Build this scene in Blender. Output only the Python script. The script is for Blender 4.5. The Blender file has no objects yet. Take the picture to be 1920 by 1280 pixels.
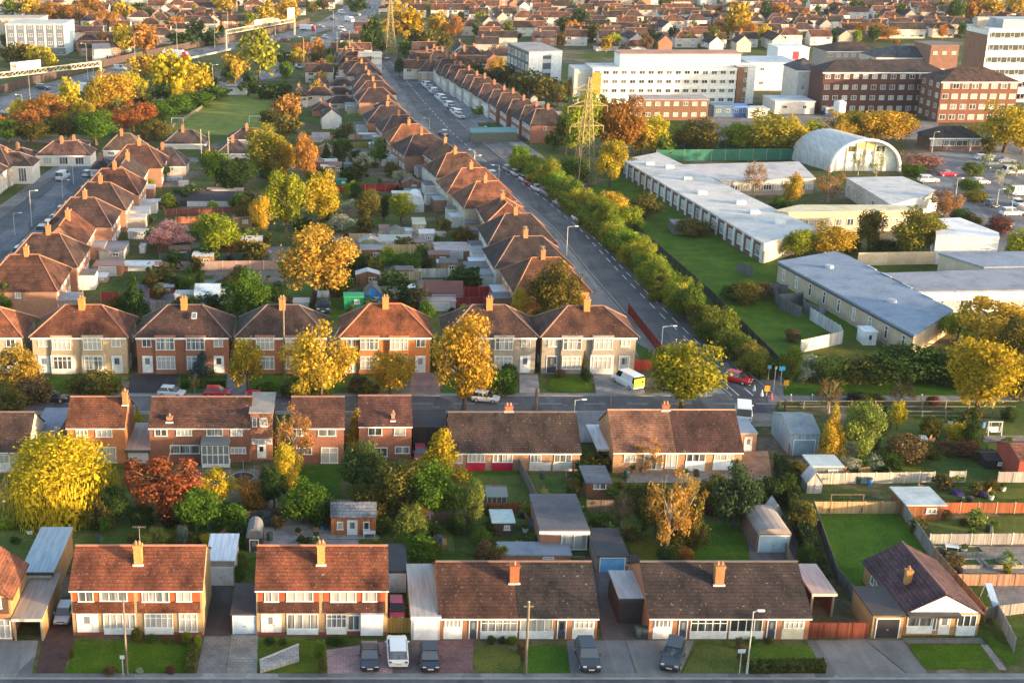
import bpy, math, random
import numpy as np
from mathutils import Vector, Matrix
R = random.Random(7)
SC = bpy.context.scene
COL = SC.collection
rad = math.radians

# ------------------------------------------------------------------ camera geometry
CX, F, PITCH, H = 650.0, 2500.0, math.atan(840/2500.0), 69.4
CP, SP, TP = math.cos(PITCH), math.sin(PITCH), math.tan(PITCH)
def G(u, v, z=0.0):
    """ground position seen at photo pixel (u,v) for a point at height z"""
    a, b = (u-CX)/F, (v-640)/F
    t = (H-z)/(SP+b*CP)
    return Vector((a*t, t*(CP-b*SP), z))
def S(v, z=0.0):
    return CP*(v+200)/(H-z)
def Zat(v, y):
    b = (v-640)/F
    return H-y*(SP+b*CP)/(CP-b*SP)
def PX(p):
    y, z = p[1], p[2]-H
    zc = y*CP-z*SP; yc = -(y*SP+z*CP)
    return CX+F*p[0]/zc, 640+F*yc/zc

# ------------------------------------------------------------------ materials
def new_mat(name):
    m = bpy.data.materials.new(name); m.use_nodes = True
    nt = m.node_tree; nt.nodes.clear()
    return m, nt
def nd(nt, t, **kw):
    n = nt.nodes.new(t)
    for k, v in kw.items():
        if k == 'ins':
            for a, b in v.items(): n.inputs[a].default_value = b
        else: setattr(n, k, v)
    return n
def lk(nt, a, b): nt.links.new(a, b)
def ramp(nt, fac, stops):
    n = nd(nt, 'ShaderNodeValToRGB')
    e = n.color_ramp.elements
    while len(e) < len(stops): e.new(.5)
    for i, (p, c) in enumerate(stops):
        e[i].position = p; e[i].color = (*c, 1) if len(c) == 3 else c
    lk(nt, fac, n.inputs[0]); return n.outputs[0]
def noise(nt, co, scale, detail=3, rough=.6):
    n = nd(nt, 'ShaderNodeTexNoise', ins={'Scale': scale, 'Detail': detail, 'Roughness': rough})
    lk(nt, co, n.inputs['Vector']); return n.outputs['Fac']
def mul(nt, a, b, fac=1.0):
    n = nd(nt, 'ShaderNodeMix', data_type='RGBA', blend_type='MULTIPLY', ins={0: fac})
    lk(nt, a, n.inputs[6]); lk(nt, b, n.inputs[7]); return n.outputs[2]
def mixc(nt, fac, a, b):
    n = nd(nt, 'ShaderNodeMix', data_type='RGBA')
    if isinstance(fac, float): n.inputs[0].default_value = fac
    else: lk(nt, fac, n.inputs[0])
    for s, c in ((6, a), (7, b)):
        if isinstance(c, tuple): n.inputs[s].default_value = (*c, 1)
        else: lk(nt, c, n.inputs[s])
    return n.outputs[2]
def finish(nt, col, rough=.8, bump=None, bstr=.3, bdist=.05, metal=0.0, spec=.5):
    p = nd(nt, 'ShaderNodeBsdfPrincipled', ins={'Roughness': rough, 'Metallic': metal})
    p.inputs['Specular IOR Level'].default_value = spec
    if isinstance(col, tuple): p.inputs['Base Color'].default_value = (*col, 1)
    else: lk(nt, col, p.inputs['Base Color'])
    if bump is not None:
        b = nd(nt, 'ShaderNodeBump', ins={'Strength': bstr, 'Distance': bdist})
        lk(nt, bump, b.inputs['Height']); lk(nt, b.outputs[0], p.inputs['Normal'])
    o = nd(nt, 'ShaderNodeOutputMaterial'); lk(nt, p.outputs[0], o.inputs[0])
    return p
def objcol(nt): return nd(nt, 'ShaderNodeObjectInfo').outputs['Color']
def pos(nt): return nd(nt, 'ShaderNodeNewGeometry').outputs['Position']
def objco(nt): return nd(nt, 'ShaderNodeTexCoord').outputs['Object']
def vmul(nt, v, xyz):
    n = nd(nt, 'ShaderNodeVectorMath', operation='MULTIPLY'); lk(nt, v, n.inputs[0]); n.inputs[1].default_value = xyz
    return n.outputs[0]
MAT = {}
def mk_wall():
    m, nt = new_mat('brickwork'); P = pos(nt)
    br = nd(nt, 'ShaderNodeTexNoise', ins={'Scale': 1.0, 'Detail': 2}); lk(nt, vmul(nt, P, (5, 5, 13)), br.inputs['Vector'])
    c = mul(nt, objcol(nt), ramp(nt, br.outputs['Fac'], [(.3, (.72, .7, .68)), (.7, (1.22, 1.18, 1.15))]))
    c = mul(nt, c, ramp(nt, noise(nt, P, .5), [(.3, (.86, .85, .84)), (.7, (1.1, 1.1, 1.1))]))
    finish(nt, c, .9, spec=.2); return m
def mk_roof():
    # interlocking tiles: courses along the slope, columns across it, with lichen speckle and moss stains
    m, nt = new_mat('roof_tiles'); oc = objco(nt); P = pos(nt)
    sep = nd(nt, 'ShaderNodeSeparateXYZ'); lk(nt, oc, sep.inputs[0])
    cmb = nd(nt, 'ShaderNodeCombineXYZ')
    ad = nd(nt, 'ShaderNodeMath', operation='ADD'); lk(nt, sep.outputs[0], ad.inputs[0]); ad.inputs[1].default_value = 0
    lk(nt, sep.outputs[0], cmb.inputs[0]); lk(nt, sep.outputs[2], cmb.inputs[1])
    bk = nd(nt, 'ShaderNodeTexBrick', offset=.5, ins={'Scale': 1.0, 'Mortar Size': .025, 'Mortar Smooth': .4, 'Brick Width': .36, 'Row Height': .2, 'Bias': 0.0})
    bk.inputs['Color1'].default_value = (1.12, 1.12, 1.12, 1); bk.inputs['Color2'].default_value = (.82, .8, .8, 1); bk.inputs['Mortar'].default_value = (.42, .4, .4, 1)
    lk(nt, cmb.outputs[0], bk.inputs['Vector'])
    dk_ = nd(nt, 'ShaderNodeMix', data_type='RGBA', blend_type='MULTIPLY', ins={0: 1.0}); dk_.inputs[7].default_value = (.8, .82, .84, 1); lk(nt, objcol(nt), dk_.inputs[6])
    c = mul(nt, dk_.outputs[2], bk.outputs['Color'], .8)
    # patches of moss and soot, streaked down the slope
    big = noise(nt, vmul(nt, P, (.45, .3, .3)), 1.0, 5, .65)
    c = mul(nt, c, ramp(nt, big, [(.33, (.34, .33, .35)), (.5, (.82, .8, .8)), (.66, (1.35, 1.22, 1.1))]))
    sp = noise(nt, P, 3.2, 2, .5)
    c = mixc(nt, ramp(nt, sp, [(.66, (0, 0, 0)), (.76, (.4, .4, .4))]), c, (.42, .38, .31))
    dk = noise(nt, vmul(nt, P, (2.6, 2.6, 2.6)), 1.3, 3, .7)
    c = mul(nt, c, ramp(nt, dk, [(.3, (.5, .48, .46)), (.5, (1, 1, 1))]))
    finish(nt, c, .85, bk.outputs['Fac'], .5, -.05, spec=.25); return m
def mk_paint(name, rough, amt=.12, sc=1.2, spec=.35, metal=0.0, vec=None):
    m, nt = new_mat(name); P = pos(nt)
    if vec: P = vmul(nt, P, vec)
    c = mul(nt, objcol(nt), ramp(nt, noise(nt, P, sc, 4), [(.3, (1-amt*1.6,)*3), (.7, (1+amt,)*3)]))
    finish(nt, c, rough, spec=spec, metal=metal); return m
def mk_flat():
    m, nt = new_mat('roof_felt'); P = pos(nt)
    c = mul(nt, objcol(nt), ramp(nt, noise(nt, P, .22, 5, .65), [(.3, (.66, .66, .68)), (.5, (1, 1, 1)), (.7, (1.14, 1.13, 1.1))]))
    c = mul(nt, c, ramp(nt, noise(nt, P, 1.7, 4, .7), [(.3, (.82, .82, .82)), (.65, (1.08, 1.08, 1.08))]))
    bk = nd(nt, 'ShaderNodeTexBrick', ins={'Scale': 1.0, 'Mortar Size': .02, 'Mortar Smooth': .6, 'Brick Width': 9.0, 'Row Height': 1.1})
    bk.inputs['Color1'].default_value = (1.03, 1.03, 1.03, 1); bk.inputs['Color2'].default_value = (.94, .94, .94, 1); bk.inputs['Mortar'].default_value = (.72, .72, .72, 1)
    lk(nt, P, bk.inputs['Vector']); c = mul(nt, c, bk.outputs['Color'], .8)
    finish(nt, c, .75, spec=.3); return m
def mk_glass():
    m, nt = new_mat('window_glass')
    rnd = nd(nt, 'ShaderNodeObjectInfo').outputs['Random']
    P = pos(nt)
    curtain = noise(nt, vmul(nt, P, (2.0, 2.0, .15)), 1.0, 2)
    ad = nd(nt, 'ShaderNodeMath', operation='ADD'); lk(nt, rnd, ad.inputs[0]); lk(nt, curtain, ad.inputs[1])
    c = ramp(nt, ad.outputs[0], [(.55, (.03, .035, .04)), (.8, (.14, .15, .16)), (1.0, (.42, .41, .38))])
    c = mul(nt, c, objcol(nt))
    finish(nt, c, .08, spec=.8); return m
def mk_leaf():
    m, nt = new_mat('foliage')
    g = nd(nt, 'ShaderNodeNewGeometry')
    oi = nd(nt, 'ShaderNodeObjectInfo')
    r = ramp(nt, g.outputs['Random Per Island'], [(0, (.5, .55, .42)), (.5, (.98, 1, 1)), (1, (1.28, 1.25, 1.2))])
    c = mul(nt, oi.outputs['Color'], r)
    n = noise(nt, g.outputs['Position'], .55, 2)
    c = mul(nt, c, ramp(nt, n, [(.35, (.78, .86, .8)), (.65, (1.18, 1.1, 1.0))]))
    d = nd(nt, 'ShaderNodeBsdfDiffuse'); lk(nt, c, d.inputs[0])
    t = nd(nt, 'ShaderNodeBsdfTranslucent'); lk(nt, c, t.inputs[0])
    mx = nd(nt, 'ShaderNodeMixShader', ins={0: .32}); lk(nt, d.outputs[0], mx.inputs[1]); lk(nt, t.outputs[0], mx.inputs[2])
    o = nd(nt, 'ShaderNodeOutputMaterial'); lk(nt, mx.outputs[0], o.inputs[0]); return m
def mk_grass():
    m, nt = new_mat('grass_turf'); P = pos(nt)
    a = noise(nt, P, .25, 4, .6); b = noise(nt, P, 4.0, 3, .7)
    c = mul(nt, objcol(nt), ramp(nt, a, [(.3, (.62, .7, .6)), (.52, (1, 1, 1)), (.72, (1.5, 1.25, 1.0))]))
    c = mul(nt, c, ramp(nt, b, [(.3, (.68, .68, .65)), (.7, (1.3, 1.3, 1.25))]))
    w = noise(nt, P, .5, 5, .75)
    c = mixc(nt, ramp(nt, w, [(.54, (0, 0, 0)), (.7, (.7, .7, .7))]), c, (.13, .115, .02))
    lf = noise(nt, P, 5.5, 1, .5)
    c = mixc(nt, ramp(nt, lf, [(.72, (0, 0, 0)), (.76, (.5, .5, .5))]), c, (.22, .14, .03))
    finish(nt, c, .95, b, .6, .06, spec=.1); return m
def mk_ground():
    m, nt = new_mat('garden_ground'); P = pos(nt)
    a = noise(nt, P, .045, 5, .7); b = noise(nt, P, .9, 4, .7); d = noise(nt, P, .16, 3, .6)
    c = ramp(nt, a, [(.34, (.05, .085, .015)), (.46, (.07, .1, .022)), (.54, (.11, .1, .05)), (.62, (.19, .165, .14)), (.7, (.08, .08, .045))])
    c = mul(nt, c, ramp(nt, b, [(.3, (.55, .55, .52)), (.7, (1.4, 1.35, 1.3))]))
    c = mul(nt, c, ramp(nt, d, [(.35, (.7, .78, .65)), (.65, (1.2, 1.1, 1.1))]))
    finish(nt, c, .95, spec=.1); return m
def mk_asphalt():
    m, nt = new_mat('asphalt'); P = pos(nt)
    a = noise(nt, P, .18, 5, .65); b = noise(nt, P, 7.0, 2, .6); s = noise(nt, vmul(nt, P, (.9, .06, 1)), 1.0, 3, .6)
    c = mul(nt, objcol(nt), ramp(nt, a, [(.3, (.7, .7, .72)), (.7, (1.3, 1.29, 1.26))]))
    c = mul(nt, c, ramp(nt, b, [(.35, (.88, .88, .88)), (.65, (1.12, 1.12, 1.12))]))
    c = mul(nt, c, ramp(nt, s, [(.35, (.86, .86, .86)), (.65, (1.1, 1.1, 1.1))]))
    v = nd(nt, 'ShaderNodeTexVoronoi', ins={'Scale': .16}); lk(nt, vmul(nt, P, (1.6, .5, 1)), v.inputs['Vector'])
    sp = nd(nt, 'ShaderNodeSeparateColor'); lk(nt, v.outputs['Color'], sp.inputs[0])
    c = mul(nt, c, ramp(nt, sp.outputs[0], [(.64, (1, 1, 1)), (.67, (.7, .7, .72)), (.84, (.74, .74, .76)), (.87, (1.28, 1.27, 1.22))]))
    finish(nt, c, .85, spec=.3); return m
def mk_paving():
    m, nt = new_mat('block_paving'); P = pos(nt)
    bk = nd(nt, 'ShaderNodeTexBrick', ins={'Scale': 1.0, 'Mortar Size': .03, 'Brick Width': .6, 'Row Height': .45})
    bk.inputs['Color1'].default_value = (1.1, 1.1, 1.1, 1); bk.inputs['Color2'].default_value = (.85, .85, .85, 1); bk.inputs['Mortar'].default_value = (.55, .55, .55, 1)
    lk(nt, P, bk.inputs['Vector'])
    c = mul(nt, objcol(nt), bk.outputs['Color'], .7)
    c = mul(nt, c, ramp(nt, noise(nt, P, .5, 5, .7), [(.3, (.6, .6, .6)), (.7, (1.25, 1.25, 1.25))]))
    finish(nt, c, .9, spec=.2); return m
def mk_wood():
    m, nt = new_mat('timber'); P = pos(nt)
    n = noise(nt, vmul(nt, P, (5.5, 5.5, .25)), 1.0, 3, .6)
    c = mul(nt, objcol(nt), ramp(nt, n, [(.3, (.55, .53, .5)), (.7, (1.3, 1.28, 1.25))]))
    finish(nt, c, .9, spec=.15); return m
def mk_bark():
    m, nt = new_mat('bark'); P = pos(nt)
    c = mul(nt, objcol(nt), ramp(nt, noise(nt, vmul(nt, P, (3, 3, .8)), 1.0, 3), [(.3, (.6, .6, .6)), (.7, (1.3, 1.3, 1.3))]))
    finish(nt, c, .95, spec=.1); return m
MAT['wall'] = mk_wall(); MAT['roof'] = mk_roof(); MAT['paint'] = mk_paint('painted_surface', .6)
MAT['flat'] = mk_flat(); MAT['metal'] = mk_paint('painted_metal', .4, .05, .5, .5)
MAT['sheet'] = mk_paint('corrugated_sheet', .6, .18, 1.0, .3, vec=(3.0, .25, .3))
MAT['car'] = mk_paint('car_paint', .22, .02, .5, .6); MAT['glass'] = mk_glass(); MAT['leaf'] = mk_leaf()
MAT['grass'] = mk_grass(); MAT['ground'] = mk_ground(); MAT['asphalt'] = mk_asphalt(); MAT['paving'] = mk_paving()
MAT['wood'] = mk_wood(); MAT['bark'] = mk_bark()

# ------------------------------------------------------------------ mesh building
class MB:
    def __init__(s): s.v = []; s.f = []
    def add(s, vs, fs):
        o = len(s.v); s.v += [tuple(p) for p in vs]; s.f += [tuple(i+o for i in f) for f in fs]; return s
    def box(s, x0, x1, y0, y1, z0, z1, T=None):
        vs = [Vector((x, y, z)) for z in (z0, z1) for x, y in ((x0, y0), (x1, y0), (x1, y1), (x0, y1))]
        if T is not None: vs = [T @ p for p in vs]
        return s.add(vs, [(3, 2, 1, 0), (4, 5, 6, 7), (0, 1, 5, 4), (1, 2, 6, 5), (2, 3, 7, 6), (3, 0, 4, 7)])
    def prism(s, pts, z0, z1):
        n = len(pts)
        a = sum(pts[i][0]*pts[(i+1) % n][1]-pts[(i+1) % n][0]*pts[i][1] for i in range(n))
        if a < 0: pts = pts[::-1]
        vs = [(p[0], p[1], z0) for p in pts]+[(p[0], p[1], z1) for p in pts]
        return s.add(vs, [tuple(range(n-1, -1, -1)), tuple(range(n, 2*n))]+[(i, (i+1) % n, (i+1) % n+n, i+n) for i in range(n)])
    def extr(s, prof, x0, x1, axis='x'):
        """profile [(a,z)] extruded along an axis; a runs along the other horizontal axis"""
        n = len(prof)
        mkp = (lambda x, a, z: (x, a, z)) if axis == 'x' else (lambda x, a, z: (a, x, z))
        vs = [mkp(x0, a, z) for a, z in prof]+[mkp(x1, a, z) for a, z in prof]
        return s.add(vs, [tuple(range(n-1, -1, -1)), tuple(range(n, 2*n))]+[(i, (i+1) % n, (i+1) % n+n, i+n) for i in range(n)])
    def tube(s, p0, p1, r0, r1=None, n=7):
        p0, p1 = Vector(p0), Vector(p1); r1 = r0 if r1 is None else r1
        d = (p1-p0).normalized(); a = d.orthogonal().normalized(); b = d.cross(a)
        vs = [p+(a*math.cos(t)+b*math.sin(t))*r for p, r in ((p0, r0), (p1, r1)) for t in [2*math.pi*i/n for i in range(n)]]
        return s.add(vs, [(i, (i+1) % n, (i+1) % n+n, i+n) for i in range(n)]+[tuple(range(n-1, -1, -1)), tuple(range(n, 2*n))])
    def sheet(s, pts):
        n = len(pts)
        a = sum(pts[i][0]*pts[(i+1) % n][1]-pts[(i+1) % n][0]*pts[i][1] for i in range(n))
        if a < 0: pts = pts[::-1]
        return s.add(pts, [tuple(range(n))])
    def mesh(s, name, mat, smooth=False):
        me = bpy.data.meshes.new(name); me.from_pydata(s.v, [], s.f)
        me.materials.append(MAT[mat])
        if smooth: me.shade_smooth()
        return me
    def build(s, name, mat, parent=None, col=(.5, .5, .5), smooth=False, bevel=0):
        me = s.mesh(name, mat, smooth)
        if bevel:
            import bmesh
            bm = bmesh.new(); bm.from_mesh(me)
            bmesh.ops.bevel(bm, geom=[e for e in bm.edges if len(e.link_faces) == 2 and e.calc_face_angle(0) > .5], offset=bevel, segments=2, affect='EDGES', clamp_overlap=True)
            bm.to_mesh(me); bm.free()
        return obj(name, me, parent, col)
def obj(name, me, parent=None, col=(.5, .5, .5)):
    o = bpy.data.objects.new(name, me); COL.objects.link(o)
    o.color = (*col[:3], 1); o.parent = parent
    return o
def empty(name, loc=(0, 0, 0), rz=0):
    o = bpy.data.objects.new(name, None); COL.objects.link(o)
    o.location = loc; o.rotation_euler = (0, 0, rz); o.empty_display_size = .3
    return o
def tag(o, label=None, cat=None, group=None, kind=None):
    for k, v in (('label', label), ('category', cat), ('group', group), ('kind', kind)):
        if v: o[k] = v
    return o
def struct(o): o['kind'] = 'structure'; return o
def dup(o, parent=None, recol=None):
    c = o.copy(); COL.objects.link(c); c.parent = parent
    if recol:
        st = o.name.split('.')[0]
        if st in recol: c.color = (*recol[st], 1)
    for ch in o.children: dup(ch, c, recol)
    return c
def jit(c, a=.1):
    k = 1+R.uniform(-a, a); return tuple(max(0, x*k*(1+R.uniform(-a*.4, a*.4))) for x in c)
USED = {}
def uniq(lab):
    """bookkeeping only: report labels used twice"""
    USED[lab] = USED.get(lab, 0)+1; return lab
ORD = 'first second third fourth fifth sixth seventh eighth ninth tenth eleventh twelfth thirteenth fourteenth fifteenth sixteenth seventeenth eighteenth nineteenth twentieth'.split()
ORD += ['twenty-'+x for x in ORD[:9]]+['thirtieth']+['thirty-'+x for x in ORD[:9]]+['fortieth']+['forty-'+x for x in ORD[:9]]+['fiftieth']+['fifty-'+x for x in ORD[:9]]+['sixtieth']+['sixty-'+x for x in ORD[:9]]+['seventieth']
def ordn(i): return ORD[i] if i < len(ORD) else 'last'
# ------------------------------------------------------------------ trees
def quads_mesh(name, V, mats, extra=None):
    """V: (n,4,3) leaf faces; extra: MB with trunk faces in material slot 1"""
    n = len(V); vs = V.reshape(-1, 3); fs = np.arange(n*4).reshape(-1, 4).tolist(); vl = vs.tolist()
    if extra:
        o = len(vl); vl += [list(p) for p in extra.v]; fs += [[i+o for i in f] for f in extra.f]
    me = bpy.data.meshes.new(name); me.from_pydata(vl, [], fs)
    for m in mats: me.materials.append(MAT[m])
    if extra: me.polygons.foreach_set('material_index', [0]*n+[1]*len(extra.f))
    return me
def leaf_cloud(rs, lobes, n, size, aspect=1.0):
    C = np.array([l[0] for l in lobes]); rr = np.array([l[1] for l in lobes])
    w = rr**2*rs.uniform(.3, 1.35, len(rr)); k = rs.choice(len(lobes), n, p=w/w.sum())
    d = rs.normal(size=(n, 3)); d /= np.linalg.norm(d, axis=1)[:, None]
    rad_ = rr[k]*(rs.uniform(.2, 1, n)**.5)*rs.choice([1, 1, 1, 1.3], n)*1.05
    p = C[k]+d*rad_[:, None]
    nrm = d*.9+rs.normal(size=(n, 3))*.55+np.array([0, 0, .15]); nrm /= np.linalg.norm(nrm, axis=1)[:, None]
    t = np.cross(nrm, rs.normal(size=(n, 3))); t /= np.linalg.norm(t, axis=1)[:, None]
    b = np.cross(nrm, t)
    s = size*(.5+1.1*rs.rand(n)**1.6)[:, None]; a = s*aspect
    p[:, 2] = np.maximum(p[:, 2], .01)
    return np.stack([p-t*s-b*a*.2, p+t*.2*s-b*a, p+t*s+b*a*.2, p-t*.2*s+b*a], 1)
def lobes_for(kind, rs):
    L = []
    def ell(cz, rx, rz, n, r0, r1, inner=.62):
        for i in range(n):
            d = rs.normal(size=3); d /= np.linalg.norm(d); q = rs.uniform(inner, 1)
            if rs.rand() < .2: q *= 1.14
            L.append((np.array([d[0]*rx*q, d[1]*rx*q, cz+d[2]*rz*q]), rs.uniform(r0*.75, r1)))
    if kind == 'round': ell(.55, .36, .35, 36, .1, .17); ell(.55, .2, .22, 5, .16, .2, .2)
    elif kind == 'oval': ell(.54, .35, .35, 34, .09, .16); ell(.55, .18, .25, 6, .14, .18, .2)
    elif kind == 'spread': ell(.52, .40, .34, 42, .07, .15, .5)
    elif kind == 'bush': ell(.42, .36, .38, 24, .12, .2); ell(.35, .2, .2, 4, .2, .25, .2)
    elif kind == 'cone':
        for i in range(46):
            h = rs.uniform(0, 1)**1.25; a = rs.uniform(0, 6.28); q = (1-h)*.4*rs.uniform(.75, 1)+.01
            L.append((np.array([math.cos(a)*q, math.sin(a)*q, .08+h*.84]), .07+.07*(1-h)))
        for i in range(7): L.append((np.array([0, 0, .15+i*.1]), .22*(1-i*.1)))
    elif kind == 'wispy':
        for i in range(40):
            d = rs.normal(size=3); d /= np.linalg.norm(d); q = rs.uniform(.45, 1)
            L.append((np.array([d[0]*.4*q, d[1]*.4*q, .58+d[2]*.36*q]), rs.uniform(.05, .11)))
    elif kind == 'willow':
        ell(.62, .33, .27, 60, .11, .17, .75); ell(.6, .2, .2, 8, .2, .25, .1)
        for i in range(30):
            a = rs.uniform(0, 6.28); q = rs.uniform(.3, .45); h = rs.uniform(.2, .5)
            L.append((np.array([math.cos(a)*q, math.sin(a)*q, h]), rs.uniform(.05, .09)))
    return L
def trunk_mb(kind, rs, limbs=6, top=.75):
    t = MB(); z = 0.0; x = y = 0.0; r = .03 if kind != 'willow' else .05
    pts = [(0, 0, 0, r*1.5)]
    for i in range(1, 6):
        x += rs.uniform(-.012, .012); y += rs.uniform(-.012, .012); pts.append((x, y, top*i/5, r*(1-.16*i)))
    for a, b in zip(pts, pts[1:]): t.tube(a[:3], b[:3], a[3], b[3], 6)
    if kind not in ('cone', 'bush'):
        for i in range(limbs):
            h = rs.uniform(.22, .6); a = i*6.28/limbs+rs.uniform(-.4, .4); L = rs.uniform(.2, .36)
            p0 = np.array([0, 0, h]); p1 = p0+np.array([math.cos(a)*L*.55, math.sin(a)*L*.55, rs.uniform(.1, .2)])
            p2 = p1+np.array([math.cos(a+.3)*L*.45, math.sin(a+.3)*L*.45, rs.uniform(.06, .16)])
            t.tube(p0, p1, .014, .009, 5); t.tube(p1, p2, .009, .003, 4)
            if kind in ('wispy',):
                for q in range(3):
                    p3 = p1+np.array([rs.uniform(-.15, .15), rs.uniform(-.15, .15), rs.uniform(.1, .25)]); t.tube(p1, p3, .007, .002, 4)
    return t
CROWN = {}; TRUNK = {}; FARTREE = {}; FARCROWN = {}
def protos():
    spec = {'round': (8500, .0155, 1), 'oval': (8500, .0145, 1), 'spread': (8000, .014, 1), 'bush': (4500, .022, 1), 'cone': (6500, .0155, 1), 'wispy': (2600, .013, 1), 'willow': (15000, .0088, 1.5)}
    for kind, (n, sz, asp) in spec.items():
        for v in range(2 if kind in ('willow',) else 3):
            rs = np.random.RandomState(hash_(kind)+v*17)
            V = leaf_cloud(rs, lobes_for(kind, rs), n, sz, asp)
            if kind == 'willow':      # weeping strands
                m = 7500; a = rs.uniform(0, 6.28, m); q = rs.uniform(.28, .5, m)*(1-.1*np.sin(a*5)**2); top = rs.uniform(.3, .72, m)
                x = np.cos(a)*q; y = np.sin(a)*q; ln = rs.uniform(.02, .075, m); w = rs.uniform(.002, .005, m)
                z0 = np.maximum(.02, top-rs.uniform(.05, .45, m)); tx = -np.sin(a)*w; ty = np.cos(a)*w
                W = np.stack([np.stack([x-tx, y-ty, z0], 1), np.stack([x+tx, y+ty, z0], 1), np.stack([x+tx, y+ty, z0+ln], 1), np.stack([x-tx, y-ty, z0+ln], 1)], 1)
                V = np.concatenate([V, W])
            CROWN[kind, v] = quads_mesh('crown_'+kind, V, ['leaf'])
            TRUNK[kind, v] = trunk_mb(kind, rs).mesh('trunk_'+kind, 'bark')
            rs = np.random.RandomState(hash_(kind)+v*31+5)
            V = leaf_cloud(rs, lobes_for(kind, rs), int(n*.12), sz*2.5, asp)
            FARCROWN[kind, v] = quads_mesh('far_crown_'+kind, V, ['leaf']); FARTREE[kind, v] = quads_mesh('far_'+kind, V, ['leaf', 'bark'], trunk_mb(kind, rs, 3, .78))
def hash_(s): return sum(ord(c)*(i+3) for i, c in enumerate(s))
protos()
YE = (.48, .37, .035); YO = (.47, .31, .04); OR = (.43, .2, .055); RO = (.32, .11, .05); YG = (.24, .27, .03); LG = (.15, .185, .045)
GR = (.085, .155, .022); DG = (.045, .08, .022); BR = (.17, .115, .055); PK = (.8, .42, .42); BL = (.09, .14, .15); WH = (.42, .43, .33); OL = (.13, .115, .03); PU = (.14, .06, .06)
CNAME = {YE: 'bright yellow', YO: 'golden', OR: 'orange', RO: 'russet red', YG: 'yellow-green', LG: 'light green', GR: 'green', DG: 'dark green', BR: 'brownish', PK: 'pink-blossomed', BL: 'blue-grey', WH: 'pale blossomed', OL: 'olive', PU: 'purple-leaved'}
KNAME = {'round': 'round-crowned tree', 'oval': 'egg-shaped tree', 'spread': 'wide loose tree', 'bush': 'bushy shrub', 'cone': 'pointed conifer', 'wispy': 'thin sparse tree', 'willow': 'weeping willow'}
BARE = []      # things whose label is worked out at the end from what stands near them
def tree(u, vb, vt, w, kind, c, label=None, name=None, group=None, far=False, look=None):
    p = G(u, vb); p.z = 0; h = Zat(vt, p.y)/.95; W = w/S((vb+vt)/2, h/2)*(1.02 if kind == 'willow' else 1.2)
    return tree_at(p, W, h, kind, c, label, name, group, far, look)
def tree_at(p, W, h, kind, c, label=None, name=None, group=None, far=False, look=None):
    v = R.randrange(2 if kind == 'willow' else 3)
    if kind in ('wispy', 'spread', 'cone'): far = False
    nm = name or {'bush': 'shrub', 'cone': 'conifer', 'willow': 'willow_tree'}.get(kind, 'tree')
    cc = jit(c, .12); rz = R.uniform(0, 6.28)
    bark = (.30, .24, .16) if kind == 'wispy' else (.11, .085, .06)
    if far and nm in ('garden_tree', 'garden_shrub', 'border_plant', 'flower_clump'):
        r = obj(nm, FARTREE[kind, v], None, cc); r.location = p; r.scale = (W, W, h); r.rotation_euler.z = rz
    else:
        r = empty(nm, p, rz)
        a = obj('crown', (FARCROWN if far else CROWN)[kind, v], r, cc); a.scale = (W, W, h)
        if kind != 'bush' or h > 2.5:
            b = obj('trunk', TRUNK[kind, v], r, jit(bark)); b.scale = (max(W, h*.45),)*2+(h,)
    tag(r, label, 'shrub' if kind == 'bush' else 'tree', group)
    if not label:
        lk_ = look or (('tall ' if h > 11 else 'small ' if h < 3.5 and kind != 'bush' else 'low ' if h < 2 else '')+CNAME.get(c, 'green')+' '+KNAME[kind])
        BARE.append((r, lk_, Vector((p[0], p[1], h*.5))))
    return r

# ------------------------------------------------------------------ house pieces
WIN = {}
WHITE = (.80, .80, .78)
def window(parent, loc, rz, w, h, nx=2, ny=1, frame=WHITE, glass=(1, 1, 1), name='window'):
    key = (round(w, 1), round(h, 1), nx, ny); w, h = key[0], key[1]
    if key not in WIN:
        f = MB(); b = .085
        f.box(-w/2, w/2, -.09, .02, h/2-b, h/2); f.box(-w/2-.06, w/2+.06, -.13, .02, -h/2, -h/2+b)
        f.box(-w/2, -w/2+b, -.09, .02, -h/2+b, h/2-b); f.box(w/2-b, w/2, -.09, .02, -h/2+b, h/2-b)
        for i in range(1, nx):
            x = -w/2+w*i/nx; f.box(x-.04, x+.04, -.085, .02, -h/2+b, h/2-b)
        for j in range(1, ny):
            z = -h/2+h*(.68 if ny == 2 else j/ny); f.box(-w/2+b, w/2-b, -.08, .02, z-.03, z+.03)
        g = MB(); g.box(-w/2+b*.5, w/2-b*.5, -.035, .01, -h/2+b*.5, h/2-b*.5)
        WIN[key] = (f.mesh('window_frame', 'paint'), g.mesh('window_pane', 'glass'))
    a = obj(name, WIN[key][0], parent, frame); a.location = loc; a.rotation_euler = (0, 0, rz)
    obj('pane', WIN[key][1], a, glass)
    return a
def door(parent, loc, rz, w, h, col=WHITE, glazed=True, name='door'):
    m = MB(); m.box(-w/2, w/2, -.05, .02, 0, h)
    a = m.build(name, 'paint', parent, col); a.location = loc; a.rotation_euler = (0, 0, rz)
    f = MB(); f.box(-w/2-.09, -w/2, -.08, .02, 0, h+.09); f.box(w/2, w/2+.09, -.08, .02, 0, h+.09); f.box(-w/2, w/2, -.08, .02, h, h+.09)
    f.build('door_frame', 'paint', a, WHITE)
    if glazed:
        g = MB(); g.box(-w*.26, w*.26, -.065, -.045, h*.52, h*.9); g.build('pane', 'glass', a, (.5, .55, .6))
    k = MB(); k.box(w*.34, w*.42, -.11, -.045, h*.44, h*.5); k.build('handle', 'metal', a, (.5, .48, .42))
    return a
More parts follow.
